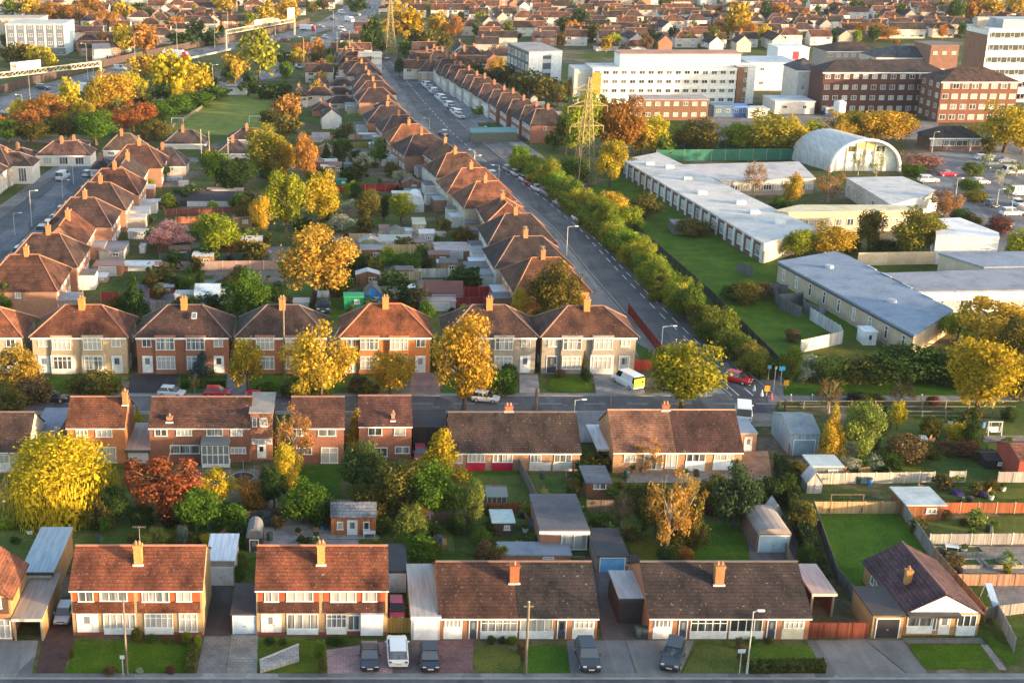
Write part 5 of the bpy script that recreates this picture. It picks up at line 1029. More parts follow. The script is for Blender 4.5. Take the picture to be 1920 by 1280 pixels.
# ------------------------------------------------------------------ trees read from the photo: (u, base row, top row, width, kind, colour[, label])
T = [
 (115, 956, 826, 236, 'willow', (.56, .39, .03), 'large bright yellow weeping willow with green trailing skirts, at left'),
 (305, 972, 842, 150, 'spread', (.3, .09, .045), 'wide russet-red tree right of the yellow willow'),
 (405, 950, 872, 80, 'spread', YE, 'small bright yellow tree right of the russet-red tree'),
 (478, 952, 893, 58, 'bush', OR, 'orange shrub right of the small bright yellow tree'), (455, 930, 888, 36, 'wispy', OR),
 (368, 995, 912, 92, 'round', GR, 'fresh green tree in front of the russet-red tree'), (432, 990, 940, 60, 'bush', GR), (215, 985, 905, 55, 'round', DG), (190, 992, 930, 50, 'bush', OL), (265, 985, 945, 50, 'bush', DG), (320, 985, 950, 45, 'bush', (.06, .05, .03)),
 (548, 884, 762, 84, 'wispy', (.36, .18, .06), 'spindly orange-brown tree in front of a middle-row brick house'), (540, 938, 828, 58, 'oval', YE, 'narrow yellow tree below the spindly orange one'),
 (572, 980, 905, 100, 'round', GR), (515, 955, 872, 62, 'round', DG), (606, 985, 925, 55, 'bush', DG),
 (670, 850, 764, 58, 'cone', YO, 'golden pointed conifer between two middle-row brick houses'), (680, 932, 833, 98, 'round', (.08, .12, .035), 'large rounded green tree behind the summerhouse'),
 (828, 896, 800, 94, 'cone', (.42, .32, .03), 'glowing golden tree left of the crimson-panelled bungalow'), (745, 965, 860, 112, 'round', OL), (805, 972, 872, 105, 'round', GR), (700, 968, 905, 70, 'bush', OL), (675, 950, 898, 45, 'spread', LG), (775, 985, 930, 60, 'bush', (.1, .08, .03)), (850, 965, 910, 60, 'round', DG),
 (885, 992, 898, 52, 'oval', LG, 'light green tree left of the little greenhouse'), (903, 1018, 985, 34, 'bush', (.13, .2, .03)), (910, 1052, 1010, 46, 'bush', BR), (770, 1030, 950, 62, 'oval', LG, 'light green flowering tree right of the summerhouse'), (783, 1060, 995, 60, 'bush', GR), (810, 1045, 1005, 40, 'bush', OL), (858, 1000, 960, 40, 'bush', DG), (720, 1000, 968, 40, 'bush', DG),
 (342, 1020, 980, 25, 'bush', (.2, .24, .2), 'pale grey-green clipped shrub behind the left red-tiled semi'), (387, 1020, 998, 24, 'bush', YE, 'small round bright yellow shrub left of the white garage'), (456, 1003, 962, 23, 'cone', (.13, .22, .02), 'small lime green conifer near the arched shed'), (428, 998, 970, 26, 'bush', (.16, .18, .03)), (295, 1020, 988, 52, 'bush', (.25, .25, .06), 'pale yellow-flowered shrub behind the left red-tiled semi'), (330, 1022, 1002, 20, 'bush', OL), (452, 1060, 1030, 26, 'bush', LG), (450, 1092, 1052, 24, 'bush', GR), (500, 985, 955, 36, 'bush', BL),
 (1250, 1040, 880, 100, 'wispy', (.34, .2, .05), 'tall loose orange birch with pale stems in the back gardens'), (1228, 1010, 900, 75, 'round', OL), (1285, 1000, 882, 70, 'wispy', (.3, .19, .05)), (1300, 1025, 930, 60, 'cone', OL, 'olive conifer right of the tall loose orange birch'), (1205, 1000, 905, 50, 'oval', DG), (1340, 955, 880, 66, 'bush', OL), (1375, 990, 874, 86, 'round', (.045, .075, .04), 'dense round dark green tree with a bare stem'), (1420, 945, 918, 46, 'bush', LG), (1450, 940, 890, 60, 'bush', DG), (1165, 1000, 918, 50, 'wispy', BR, 'thin brown sapling right of the flat-roofed garden room'), (1125, 1000, 965, 62, 'bush', DG), (1215, 885, 822, 62, 'wispy', (.42, .21, .06), 'spindly orange tree against the tan-tiled bungalow wall'), (1285, 1055, 1022, 28, 'bush', OR), (1250, 1060, 1020, 40, 'bush', DG), (1085, 915, 880, 34, 'bush', DG), (1030, 875, 850, 22, 'bush', DG), (1075, 935, 890, 30, 'bush', OL), (1015, 940, 915, 30, 'bush', LG), (1500, 1000, 930, 50, 'bush', OL), (1475, 940, 885, 44, 'bush', DG), (1510, 1080, 1010, 38, 'bush', DG), (1495, 900, 860, 34, 'bush', OL),
 (1555, 866, 758, 54, 'cone', YO, 'golden conifer between the blue-grey workshop and the bright green tree'), (1608, 864, 756, 86, 'round', (.2, .24, .055), 'bright pale green tree right of the golden conifer'), (1681, 806, 754, 34, 'oval', YE, 'small vivid yellow tree at the back of the right-hand gardens'), (1655, 812, 757, 34, 'cone', DG), (1605, 760, 733, 46, 'bush', (.05, .05, .035)), (1553, 775, 708, 55, 'wispy', BR, 'bare brown tree on the verge above the rail fence'), (1686, 765, 714, 60, 'wispy', BR), (1640, 755, 735, 36, 'bush', OL), (1792, 822, 790, 40, 'bush', YE, 'low vivid yellow shrub on the shady right lawn'), (1745, 820, 778, 40, 'bush', OL), (1820, 830, 770, 40, 'cone', DG), (1748, 760, 740, 26, 'bush', (.14, .05, .03)), (1700, 862, 812, 80, 'bush', BR), (1660, 880, 842, 60, 'bush', DG), (1640, 880, 848, 40, 'bush', WH), (1775, 848, 822, 50, 'bush', BR), (1815, 855, 826, 60, 'bush', (.18, .08, .05)), (1735, 856, 828, 50, 'bush', OL), (1595, 880, 855, 36, 'bush', WH), (1890, 790, 758, 30, 'bush', DG), (1725, 930, 910, 26, 'bush', LG), (1885, 1060, 1040, 34, 'bush', WH), (1860, 918, 898, 30, 'bush', OL),
 (1832, 782, 632, 142, 'round', (.45, .32, .03), 'big round yellow tree on the verge at the right'), (1870, 655, 555, 170, 'spread', YO), (1795, 640, 578, 80, 'spread', YG), (1905, 690, 590, 70, 'round', OL), (1700, 712, 640, 120, 'bush', DG), (1648, 722, 660, 84, 'bush', DG), (1560, 716, 662, 78, 'bush', LG), (1512, 710, 660, 66, 'bush', WH, 'pale blossoming bush at the bottom of the school hedge'), (1610, 720, 668, 70, 'bush', OL), (1760, 715, 650, 100, 'bush', DG), (1860, 725, 650, 100, 'bush', DG), (1915, 745, 660, 60, 'bush', OL),
 # street and front garden trees by the cross street
 (30, 742, 648, 98, 'spread', (.42, .25, .05), 'orange-gold street tree at the left edge of the cross street'), (465, 738, 634, 76, 'oval', YO, 'slim golden tree left of the largest golden street tree'), (600, 764, 604, 132, 'spread', (.47, .29, .04), 'largest golden street tree, over the patchy-roofed semi'), (733, 742, 655, 90, 'round', YO, 'rounded golden tree in front of the glowing orange semi'), (870, 768, 594, 114, 'oval', (.46, .275, .04), 'large egg-shaped golden tree in front of the grey-fronted semi'), (1278, 772, 636, 146, 'round', (.29, .27, .025), 'big round yellow-green tree at the road junction'),
 (380, 704, 658, 48, 'cone', BL, 'blue-grey conifer in front of the red brick semi'), (180, 742, 690, 92, 'bush', OL), (60, 752, 700, 80, 'bush', BR), (20, 780, 720, 60, 'bush', OL), (940, 738, 684, 54, 'bush', GR), (955, 712, 680, 34, 'oval', DG), (925, 742, 722, 40, 'bush', LG), (1098, 722, 690, 24, 'oval', DG), (1095, 700, 658, 14, 'cone', OL), (1050, 706, 690, 20, 'bush', BR), (365, 740, 700, 24, 'wispy', BR), (690, 742, 712, 40, 'bush', OL), (560, 740, 700, 60, 'bush', LG), (540, 742, 718, 30, 'bush', DG), (670, 735, 700, 40, 'bush', BR), (258, 800, 762, 24, 'cone', YE, 'small yellow conifer between two middle-row brick houses at left'), (880, 745, 730, 30, 'bush', YE), (590, 745, 715, 60, 'bush', YG), (500, 742, 715, 40, 'bush', DG),
 # gardens behind the hipped semis
 (1040, 612, 494, 96, 'round', (.13, .1, .025), 'dark olive tree with golden flecks beside the orange-walled corner house'), (975, 606, 540, 40, 'oval', YO), (1082, 600, 545, 44, 'oval', YO), (590, 568, 418, 152, 'spread', (.45, .27, .05), 'broad golden-orange tree, the largest in the middle gardens'), (465, 610, 512, 92, 'round', GR), (440, 560, 510, 50, 'round', OL), (252, 608, 518, 70, 'cone', DG, 'dark conifer behind the gap between two left hipped semis'), (225, 600, 545, 40, 'bush', OL), (14, 596, 530, 44, 'cone', GR), (325, 474, 412, 80, 'spread', PK, 'pink blossoming cherry tree in the left gardens'), (412, 484, 398, 95, 'round', YG), (435, 478, 444, 62, 'bush', OR, 'low orange shrub below a yellow-green garden tree'), (490, 444, 368, 48, 'oval', YO), (536, 434, 322, 84, 'oval', (.24, .25, .025), 'vivid lime yellow tree in the middle gardens'), (602, 424, 322, 70, 'oval', YE, 'vivid golden tree right of the lime yellow one'), (500, 334, 238, 92, 'oval', (.26, .22, .03)), (575, 348, 252, 50, 'oval', OR, 'flame orange pointed tree in the middle gardens'), (405, 350, 284, 62, 'round', GR), (445, 352, 296, 70, 'round', DG), (395, 300, 280, 30, 'bush', YE), (530, 340, 262, 50, 'oval', YO), (690, 424, 354, 52, 'oval', OL), (752, 420, 358, 54, 'round', (.25, .26, .03)), (660, 400, 370, 36, 'spread', WH), (720, 415, 365, 34, 'oval', DG), (635, 305, 262, 30, 'cone', DG), (612, 305, 268, 22, 'cone', DG), (680, 320, 285, 36, 'spread', WH), (755, 350, 318, 40, 'spread', WH), (640, 430, 400, 50, 'bush', WH), (668, 382, 342, 26, 'round', DG), (345, 480, 455, 40, 'round', DG), (480, 486, 448, 40, 'bush', DG), (680, 515, 478, 50, 'round', DG), (720, 510, 474, 46, 'round', GR), (765, 512, 472, 56, 'round', GR), (645, 520, 490, 50, 'bush', DG), (800, 512, 480, 30, 'round', DG), (625, 555, 520, 40, 'bush', OL), (520, 575, 530, 50, 'round', DG), (350, 545, 515, 30, 'bush', GR), (375, 530, 505, 20, 'cone', GR), (800, 600, 560, 30, 'bush', GR), (455, 420, 388, 44, 'round', OL), (600, 470, 440, 44, 'round', OL), (300, 560, 530, 30, 'bush', OL), (700, 600, 575, 30, 'bush', DG), (1015, 610, 575, 40, 'bush', GR), (560, 410, 350, 40, 'oval', YG), (735, 330, 300, 30, 'bush', OL), (650, 260, 232, 34, 'round', OL), (620, 235, 205, 34, 'round', OL), (700, 250, 228, 30, 'bush', WH),
 # school grounds
 (1412, 372, 298, 52, 'wispy', (.42, .26, .2), 'pinkish bare tree in the school courtyard'), (1483, 388, 324, 42, 'oval', YO, 'small golden tree in the school courtyard'), (1553, 380, 316, 56, 'wispy', (.34, .18, .08), 'reddish-brown bare tree beside the arched hall'), (1460, 392, 366, 34, 'bush', GR), (1492, 486, 428, 58, 'round', YG), (1556, 482, 420, 100, 'round', YO, 'golden tree between the white and the blue-grey school roofs'), (1626, 472, 394, 60, 'round', OL), (1715, 482, 394, 96, 'round', (.2, .18, .03), 'large olive-yellow tree beside the white wedge building'), (1608, 330, 272, 32, 'wispy', WH), (1642, 336, 276, 34, 'wispy', WH), (1585, 470, 440, 50, 'bush', DG), (1660, 478, 448, 60, 'bush', DG), (1300, 440, 408, 70, 'bush', OL), (1275, 430, 408, 40, 'bush', BR), (1395, 570, 520, 55, 'bush', OL), (1425, 560, 525, 40, 'bush', BR), (1370, 560, 530, 40, 'bush', GR), (1485, 640, 612, 30, 'bush', BR), (1210, 410, 358, 60, 'bush', OL), (1150, 420, 358, 70, 'round', YO), (1180, 430, 380, 50, 'bush', YG),
 (1440, 290, 208, 118, 'round', (.3, .26, .03)), (1385, 290, 230, 60, 'round', YG), (1310, 290, 224, 84, 'round', OL), (1265, 285, 235, 50, 'round', YG), (1480, 290, 222, 60, 'round', YE), (1560, 275, 208, 80, 'spread', YO), (1640, 275, 204, 112, 'round', YO), (1690, 262, 210, 50, 'spread', (.28, .13, .06)), (1600, 270, 212, 60, 'round', YG), (1520, 280, 225, 50, 'round', YG), (1882, 286, 190, 98, 'round', YE), (1815, 275, 232, 36, 'oval', YO), (1915, 290, 225, 40, 'round', YO), (1850, 290, 250, 30, 'bush', OL), (1725, 318, 285, 70, 'bush', (.34, .18, .17)), (1710, 330, 305, 44, 'bush', GR), (1905, 500, 432, 60, 'round', YG), (1825, 330, 302, 40, 'bush', LG), (1815, 360, 332, 44, 'bush', GR), (1872, 345, 318, 24, 'wispy', WH), (1890, 372, 340, 24, 'wispy', LG), (1830, 378, 355, 46, 'bush', (.2, .17, .03)), (1770, 408, 350, 60, 'spread', (.3, .17, .09)), (1800, 425, 385, 40, 'bush', DG), (1822, 430, 398, 36, 'bush', OL), (1870, 440, 400, 50, 'bush', PU), (1850, 310, 285, 24, 'bush', WH), (1905, 330, 300, 30, 'wispy', LG),
 # round the pylon
 (1158, 298, 178, 96, 'round', (.32, .15, .035), 'large rust-orange tree behind the near pylon'), (1222, 290, 220, 70, 'round', YE), (1085, 300, 165, 84, 'oval', YG), (1142, 352, 262, 64, 'round', (.36, .27, .025), 'bright yellow tree at the foot of the near pylon'), (1060, 290, 205, 50, 'round', OL), (1200, 295, 232, 50, 'round', YO), (1120, 240, 175, 50, 'oval', OL), (1245, 300, 250, 40, 'bush', GR), (1075, 340, 290, 60, 'bush', GR), (1180, 330, 290, 40, 'bush', OL), (1040, 280, 240, 40, 'bush', GR), (1075, 190, 140, 40, 'oval', YO),
 (950, 165, 122, 60, 'round', OL), (985, 185, 130, 70, 'round', OL), (1020, 190, 140, 60, 'round', OL), (920, 165, 128, 50, 'round', DG), (1045, 200, 155, 40, 'round', OL), (895, 150, 120, 40, 'round', DG), (880, 148, 115, 50, 'round', BR), (950, 180, 160, 30, 'bush', GR), (930, 200, 180, 30, 'bush', GR),
 # round the sports field
 (318, 190, 92, 84, 'round', (.4, .31, .02), 'bright golden tree on the field edge by the motorway'), (372, 186, 118, 62, 'round', YE), (345, 188, 112, 60, 'spread', YE), (215, 212, 132, 92, 'round', YO), (245, 200, 135, 66, 'oval', YE), (185, 215, 145, 60, 'oval', YO), (128, 222, 142, 54, 'oval', YE), (92, 235, 175, 90, 'spread', OR), (55, 245, 200, 80, 'spread', OR), (250, 250, 190, 92, 'spread', (.32, .11, .04), 'russet tree at the left corner of the sports field'), (440, 160, 98, 56, 'round', YO), (486, 158, 48, 76, 'oval', (.24, .24, .035), 'tall yellow-green tree at the far end of the sports field'), (540, 238, 176, 56, 'round', OR), (540, 265, 215, 50, 'round', OL), (180, 272, 204, 80, 'round', GR), (130, 265, 215, 70, 'round', OL), (60, 270, 225, 70, 'round', OL), (15, 270, 220, 60, 'round', GR), (290, 262, 220, 70, 'bush', OL), (300, 225, 185, 60, 'bush', GR), (335, 212, 175, 60, 'bush', GR), (370, 200, 168, 60, 'bush', GR), (405, 188, 155, 50, 'bush', GR), (390, 175, 120, 40, 'oval', DG), (465, 182, 130, 40, 'oval', DG), (500, 185, 155, 50, 'bush', DG), (530, 185, 150, 40, 'bush', DG), (270, 155, 100, 60, 'oval', YO), (300, 140, 100, 50, 'round', YO), (235, 104, 44, 50, 'round', YE), (272, 104, 42, 62, 'round', OR), (35, 124, 80, 60, 'round', OL), (70, 124, 85, 60, 'round', YE), (95, 125, 90, 30, 'bush', YE), (180, 85, 60, 40, 'round', YG), (560, 200, 165, 40, 'bush', OL), (505, 245, 205, 40, 'round', OL), (595, 190, 150, 30, 'oval', YO),
 (100, 50, 2, 66, 'spread', OR), (150, 52, 5, 60, 'spread', OR), (60, 40, -4, 50, 'round', YO), (200, 60, 12, 50, 'spread', OR), (25, 38, -6, 44, 'oval', YG), (175, 40, -8, 50, 'round', OR), (230, 45, 2, 40, 'round', YO), (260, 40, 5, 40, 'round', DG), (540, 50, -5, 50, 'round', YO), (500, 52, 2, 44, 'round', YO), (470, 54, 22, 36, 'round', YG), (365, 70, 36, 36, 'round', DG), (330, 60, 30, 36, 'round', OR), (420, 30, -8, 44, 'round', YO), (340, 90, 55, 60, 'bush', DG), (390, 85, 52, 50, 'bush', DG),
 (757, 90, 4, 84, 'round', (.4, .26, .02), 'big golden tree behind the far pylon'), (700, 105, 30, 40, 'oval', DG), (690, 100, 55, 40, 'round', GR), (775, 105, 55, 44, 'cone', DG), (800, 105, 55, 50, 'round', OL), (830, 100, 58, 40, 'round', OL), (715, 102, 68, 30, 'round', OL), (760, 110, 75, 30, 'round', GR), (820, 70, 20, 40, 'round', YO), (850, 75, 28, 40, 'spread', OR), (670, 30, -6, 44, 'round', DG), (660, 90, 60, 50, 'bush', GR), (630, 110, 85, 60, 'bush', GR), (595, 115, 95, 40, 'bush', OL), (750, 145, 105, 26, 'oval', DG),
 (1085, 60, 12, 32, 'round', DG), (1075, 75, 38, 46, 'round', OR), (1110, 80, 42, 40, 'round', OL), (1055, 72, 30, 24, 'round', DG), (1380, 80, 2, 54, 'round', YO), (1345, 78, 35, 44, 'spread', OR), (1400, 82, 40, 40, 'spread', OR), (1430, 78, 44, 28, 'oval', YE), (1338, 90, 52, 30, 'round', LG), (1434, 45, 0, 26, 'round', DG), (1460, 45, 5, 34, 'round', OR), (1510, 50, 12, 24, 'oval', OR), (1560, 82, 55, 40, 'bush', GR), (1500, 62, 35, 40, 'bush', GR), (1640, 75, 42, 80, 'spread', OR), (1790, 50, -4, 36, 'oval', GR), (1850, 45, -8, 60, 'round', YO), (1900, 40, -8, 44, 'round', YO), (1820, 45, -6, 40, 'round', OR), (1210, 75, 45, 44, 'bush', DG), (1170, 60, 40, 36, 'spread', OR), (1600, 30, 0, 36, 'round', DG), (1690, 40, 10, 40, 'round', GR)]
for t in T:
    u, vb, vt, w, k, c = t[:6]; lab = t[6] if len(t) > 6 else None
    tree(u, vb, vt, w, k, c, lab, far=vb < 200 or (vb < 330 and w < 60))
# flowering hedge of separate bushes along the school side of the main road
HB = wline([(970, 312), (1010, 345), (1058, 372), (1100, 398), (1150, 450), (1200, 505), (1250, 560), (1310, 615), (1370, 668), (1430, 705), (1500, 728)])
k = 0; s = 0.0
for a, b in zip(HB, HB[1:]):
    L = (b-a).length; d = (b-a)/L
    while s < L:
        p = a+d*s+Vector((R.uniform(-1.3, 1.3), 0, 0))
        c = jit(R.choice([(.2, .26, .03), (.23, .27, .03), (.29, .29, .035), (.16, .23, .03), (.32, .28, .04), (.15, .21, .03)] if p.y > 220 else [(.14, .18, .03), (.16, .2, .03), (.22, .21, .035), (.11, .16, .03), (.2, .18, .04)]), .18)
        tall = R.random(); h = (R.uniform(3.0, 4.5) if tall < .3 else R.uniform(4.5, 6.2) if tall < .85 else R.uniform(6.2, 8.2))*(1 if p.y < 330 else 1.2)
        r = tree_at(p, R.uniform(4.4, 7.0), h, R.choice(['bush', 'bush', 'bush', 'spread', 'oval']), c, 'x', 'hedge_bush', 'bushes of the roadside school hedge'); k += 1
        r['label'] = ordn(k-1)+' bush along the roadside school hedge, counting from the far end'; r['category'] = 'shrub'
        s += R.uniform(2.0, 3.6)
    s -= L
hedge(985, 326, 1205, 512, 3.2, 2.6, (.17, .2, .03), 'continuous low green hedge under the upper half of the roadside bushes'); hedge(1205, 512, 1440, 712, 3.4, 2.4, (.11, .14, .03), 'continuous low green hedge under the lower half of the roadside bushes')
# border plants at the foot of the nearest fronts and shrubs scattered through the gardens
for u, vb, vt, w, c in [(258, 1203, 1172, 24, OL), (285, 1203, 1188, 18, GR), (312, 1204, 1190, 16, BR), (335, 1203, 1186, 18, (.2, .1, .06)), (352, 1206, 1180, 20, YG), (372, 1215, 1185, 14, YG), (505, 1208, 1192, 20, DG), (530, 1206, 1195, 16, OL), (600, 1240, 1195, 22, GR), (605, 1262, 1230, 16, OL), (625, 1206, 1192, 26, DG), (645, 1203, 1190, 20, GR), (870, 1204, 1192, 0, GR), (922, 1206, 1190, 18, DG), (942, 1206, 1192, 16, DG), (960, 1206, 1190, 18, GR), (975, 1225, 1200, 16, BR), (982, 1245, 1215, 14, OL), (1385, 1215, 1192, 18, BR), (1392, 1240, 1205, 22, OL), (1410, 1205, 1192, 18, GR), (1440, 1204, 1194, 16, OL), (205, 1262, 1248, 26, BR), (262, 1262, 1250, 14, WH), (320, 1262, 1246, 20, (.14, .06, .05)), (135, 1235, 1215, 10, OL)]:
    if w: tree(u, vb, vt, w, 'bush', c, None, 'border_plant')
GZ = [((220, 330), (470, 600), 44), ((380, 300), (620, 500), 38), ((600, 255), (780, 440), 46), ((640, 440), (880, 600), 28), ((0, 960), (600, 1040), 22), ((700, 940), (1000, 1050), 16), ((1160, 900), (1450, 1040), 14), ((1540, 760), (1900, 890), 20), ((1700, 900), (1910, 1090), 14), ((1080, 860), (1180, 960), 8), ((880, 120), (1040, 230), 18)]
for (a, b, n) in GZ:
    for i in range(n):
        u, v = R.uniform(a[0], b[0]), R.uniform(a[1], b[1]); p = G(u, v); h = R.uniform(.8, 2.6) if v > 620 else R.uniform(1.2, 5)
        tree_at(Vector((p.x, p.y, 0)), h*R.uniform(.9, 1.7), h, 'bush' if R.random() < .8 else 'round', jit(R.choice([DG, GR, OL, OL, BR, DG, LG, (.05, .07, .03), YG]), .25), None, 'garden_shrub', None, True)
# ------------------------------------------------------------------ school
def edge_frame(a, b):
    d = (b-a); L = d.length; ang = math.atan2(d.y, d.x); return L, ang
def block(name, label, poly, z, wallc, roofc, cat='building', edges=(), over=.25, roofh=.35, wallmat='wall', roofmat='flat', panels=(), z0=0, extra=()):
    """flat-roofed building from the outline of its roof in the photo (counter-clockwise from above)"""
    P = [G(u, v, z) for u, v in poly]; c = sum(P, Vector())/len(P); r = empty(name, (c.x, c.y, 0)); L_ = [Vector((p.x-c.x, p.y-c.y, 0)) for p in P]
    ar = sum(L_[i].x*L_[(i+1) % len(L_)].y-L_[(i+1) % len(L_)].x*L_[i].y for i in range(len(L_)))
    MB().prism([(p.x, p.y) for p in L_], z0, z-roofh).build('wall', wallmat, r, wallc)
    MB().prism([(p.x*(1+over/max(1, p.length)), p.y*(1+over/max(1, p.length))) for p in L_], z-roofh, z).build('roof', roofmat, r, roofc)
    for (i, j, n, rows, w, h, *ex) in edges:
        a, b = L_[i], L_[j]; L, ang = edge_frame(a, b)
        for k in range(n):
            q = a+(b-a)*((k+.5)/n)
            for zc in rows: window(r, (q.x, q.y, zc), ang, w, h, *(ex or (2, 1)))
    for (i, j, t0, t1, za, zb, col, nm, th, *mt) in panels:
        a, b = L_[i], L_[j]; L, ang = edge_frame(a, b); q = a
        o = MB().box(L*t0, L*t1, -th, 0, za, zb).build(nm, mt[0] if mt else 'paint', r, col); o.location = (q.x, q.y, 0); o.rotation_euler.z = ang
    return tag(r, label, cat)
WROOF = (.55, .53, .51); CREAM = (.55, .47, .36)
A_ = [(1168, 299), (1432, 456), (1530, 428), (1234, 286)]
sa = block('school_block', 'long low school wing with pale roof and dark brick side, beside the lawn', A_, 4.2, (.16, .085, .075), WROOF, 'school', edges=[(0, 1, 19, [2.1], 2.0, 2.1, 3, 2)], panels=[(0, 1, i/19+.040, i/19+.052, .1, 3.8, (.6, .6, .58), 'pilaster', .1) for i in range(19)]+[(1, 2, .01, .99, 0, 3.8, CREAM, 'end_wall', .06)])
for t in (.12, .2, .36, .52, .68, .78, .9):
    p = G(1168, 299, 4.2).lerp(G(1432, 456, 4.2), t); q = G(1234, 286, 4.2).lerp(G(1530, 428, 4.2), t); c = p.lerp(q, R.uniform(.3, .7)); o = MB().box(-1, 1, -.8, .8, 0, .7).build('roof_vent', 'paint', sa, (.66, .66, .64)); o.location = c-sa.location
block('school_block', 'low pale-roofed school wing in front of the green tennis court screens', [(1262, 309), (1352, 338), (1528, 334), (1497, 303)], 4.0, (.36, .3, .26), (.52, .48, .47), 'school', edges=[(1, 2, 9, [2.0], 2.0, 1.4, 3, 1)], panels=[(1, 2, .02, .98, 2.8, 3.7, (.6, .58, .55), 'fascia', .05)])
block('school_block', 'white school wing with blue-white roof in front of the arched hall', [(1588, 333), (1672, 384), (1760, 359), (1692, 331)], 4.5, (.55, .45, .38), (.52, .51, .5), 'school', edges=[(0, 1, 7, [2.2], 1.6, 1.8, 2, 1)], panels=[(1, 2, .01, .99, .1, 4.1, (.72, .73, .74), 'end_wall', .06)])
block('school_block', 'cream school range with a long lit parapet between golden trees', [(1455, 394), (1480, 398), (1712, 394), (1715, 384), (1500, 384)], 4.6, CREAM, (.62, .55, .36), 'school', edges=[(1, 2, 11, [2.2], 1.5, 1.5, 2, 1)], panels=[(1, 2, .0, 1, 3.5, 4.28, (.7, .58, .3), 'parapet', .12)])
block('school_block', 'white wedge-shaped school building at the car park edge', [(1752, 410), (1756, 440), (1874, 446), (1872, 436), (1800, 408)], 6.0, (.76, .77, .78), (.72, .71, .7), 'school', roofh=.2, over=.1)
E_ = [(1460, 490), (1714, 627), (1786, 580), (1592, 480), (1566, 471)]
sb = block('school_block', 'blue-grey roofed school wing with beige wall beside the picket fence', E_, 4.0, (.46, .38, .28), (.2, .25, .33), 'school', edges=[(0, 1, 9, [2.0], .9, 2.2, 1, 2)], panels=[(0, 1, 0, 1, 3.3, 3.66, (.07, .07, .08), 'eaves_band', .15)])
for t, s in ((.2, .5), (.72, .45)):
    p = G(1460, 490, 4).lerp(G(1714, 627, 4), t); q = G(1566, 471, 4).lerp(G(1786, 580, 4), t); c = p.lerp(q, s); o = MB().tube((0, 0, 0), (0, 0, .5), .8, .7, 10).build('roof_vent', 'metal', sb, (.4, .42, .45)); o.location = c-sb.location
for t in (.2, .35, .55, .75, .9):
    p = G(1592, 480, 4).lerp(G(1786, 580, 4), t); q = G(1592, 480, 4).lerp(G(1786, 580, 4), min(1, t+.09)); o = MB().tube(p-sb.location+Vector((0, 0, .05)), q-sb.location+Vector((0, 0, .05)), .12, None, 6).build('ridge_rail', 'paint', sb, (.62, .63, .64))
block('school_block', 'grey-roofed school wing with white fascia, behind the orange trees at right', [(1652, 512), (1722, 546), (1960, 542), (1960, 502)], 4.0, (.6, .58, .55), (.26, .27, .32), 'school', edges=[(1, 2, 9, [1.6], 2.2, 1.4, 3, 1)], panels=[(1, 2, 0, 1, 2.6, 3.66, (.74, .74, .74), 'fascia', .12)])
block('school_block', 'back school wing with slate blue roof beyond the cream courtyard wall', [(1762, 474), (1846, 500), (1960, 498), (1960, 470)], 4.0, CREAM, (.24, .28, .35), 'school')
fence([(1607, 498), (1826, 494)], 2.6, (.62, .5, .34), 'cream courtyard wall of the blue-grey school wing', 'wall', 6, posts=False, mat='wall', t=.3)
# arched sports hall
fl, fr = G(1559, 322), G(1688, 324); fr.y = fl.y; Wd = (fr.x-fl.x)/2; c = (fl+fr)/2; r = empty('arched_hall', (c.x, c.y, 0)); hh = Zat(264, c.y); Ld = 17; sx = -5.2
m = MB(); n = 22; ringp = []
for i in range(n+1):
    a = math.pi*i/n; ringp.append((Wd*math.cos(a), hh*math.sin(a)**.85 if 0 < i < n else 0))
for (y0, y1, nm, col, th) in ((0, Ld, 'roof', (.54, .52, .5), .35), (-.5, .4, 'front_arch', (.78, .77, .74), .6)):
    m = MB(); vs = []; f = []
    for k, y in enumerate((y0, y1)):
        for t in (0, th):
            for (x, z) in ringp: s = 1+t/Wd; vs.append((x*s+sx*max(y, 0)/Ld, y, z*s))
    q = n+1
    for i in range(n):
        f += [(q+i, q+i+1, 3*q+i+1, 3*q+i), (i+1, i, 2*q+i, 2*q+i+1), (i, i+1, q+i+1, q+i), (2*q+i+1, 2*q+i, 3*q+i, 3*q+i+1)]
    f += [(0, q, 3*q, 2*q), (n, 2*q+n, 3*q+n, q+n)]
    m.add(vs, f).build(nm, 'sheet' if nm == 'roof' else 'paint', r, col, smooth=False)
MB().add([(x, 1.0, z) for x, z in ringp], [tuple(range(n+1))]).build('end_wall', 'paint', r, (.78, .78, .74)); MB().add([(x+sx*.9, Ld-.6, z) for x, z in ringp], [tuple(range(n, -1, -1))]).build('end_wall', 'paint', r, (.62, .6, .54))
for i in range(-3, 4):
    x = i*Wd/3.6; MB().box(x-.1, x+.1, 0.7, .98, 0, hh*math.sqrt(max(.05, 1-(x/Wd)**2))-.1).build('mullion', 'paint', r, (.75, .72, .6))
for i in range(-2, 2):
    x = (i+.5)*Wd/3.6; t_ = hh*math.sqrt(max(.05, 1-((abs(x)+1)/Wd)**2)); MB().box(x-Wd/8, x+Wd/8, 0.85, .97, t_*.74, t_-.4).build('pane', 'glass', r, (1.6, 1.3, .6))  # bright yellow pane colour stands for the reflected yellow trees
tag(r, 'white barrel-roofed arched hall beside the car park', 'sports hall')
for i, (x0, v0, x1, v1) in enumerate([(1230, 303, 1488, 300), (1230, 287, 1488, 283), (1488, 283, 1508, 300)]):
    fence([(x0, v0), (x1, v1)], 3.2, (.02, .13, .085), 'dark green tennis court screen fence, '+['near side', 'far side', 'right-hand end'][i], 'fence', 4, (.25, .3, .28), 'paint')
patch([(1228, 303), (1490, 300), (1506, 284), (1232, 287)], 'asphalt', (.05, .1, .07), 'tennis_court')
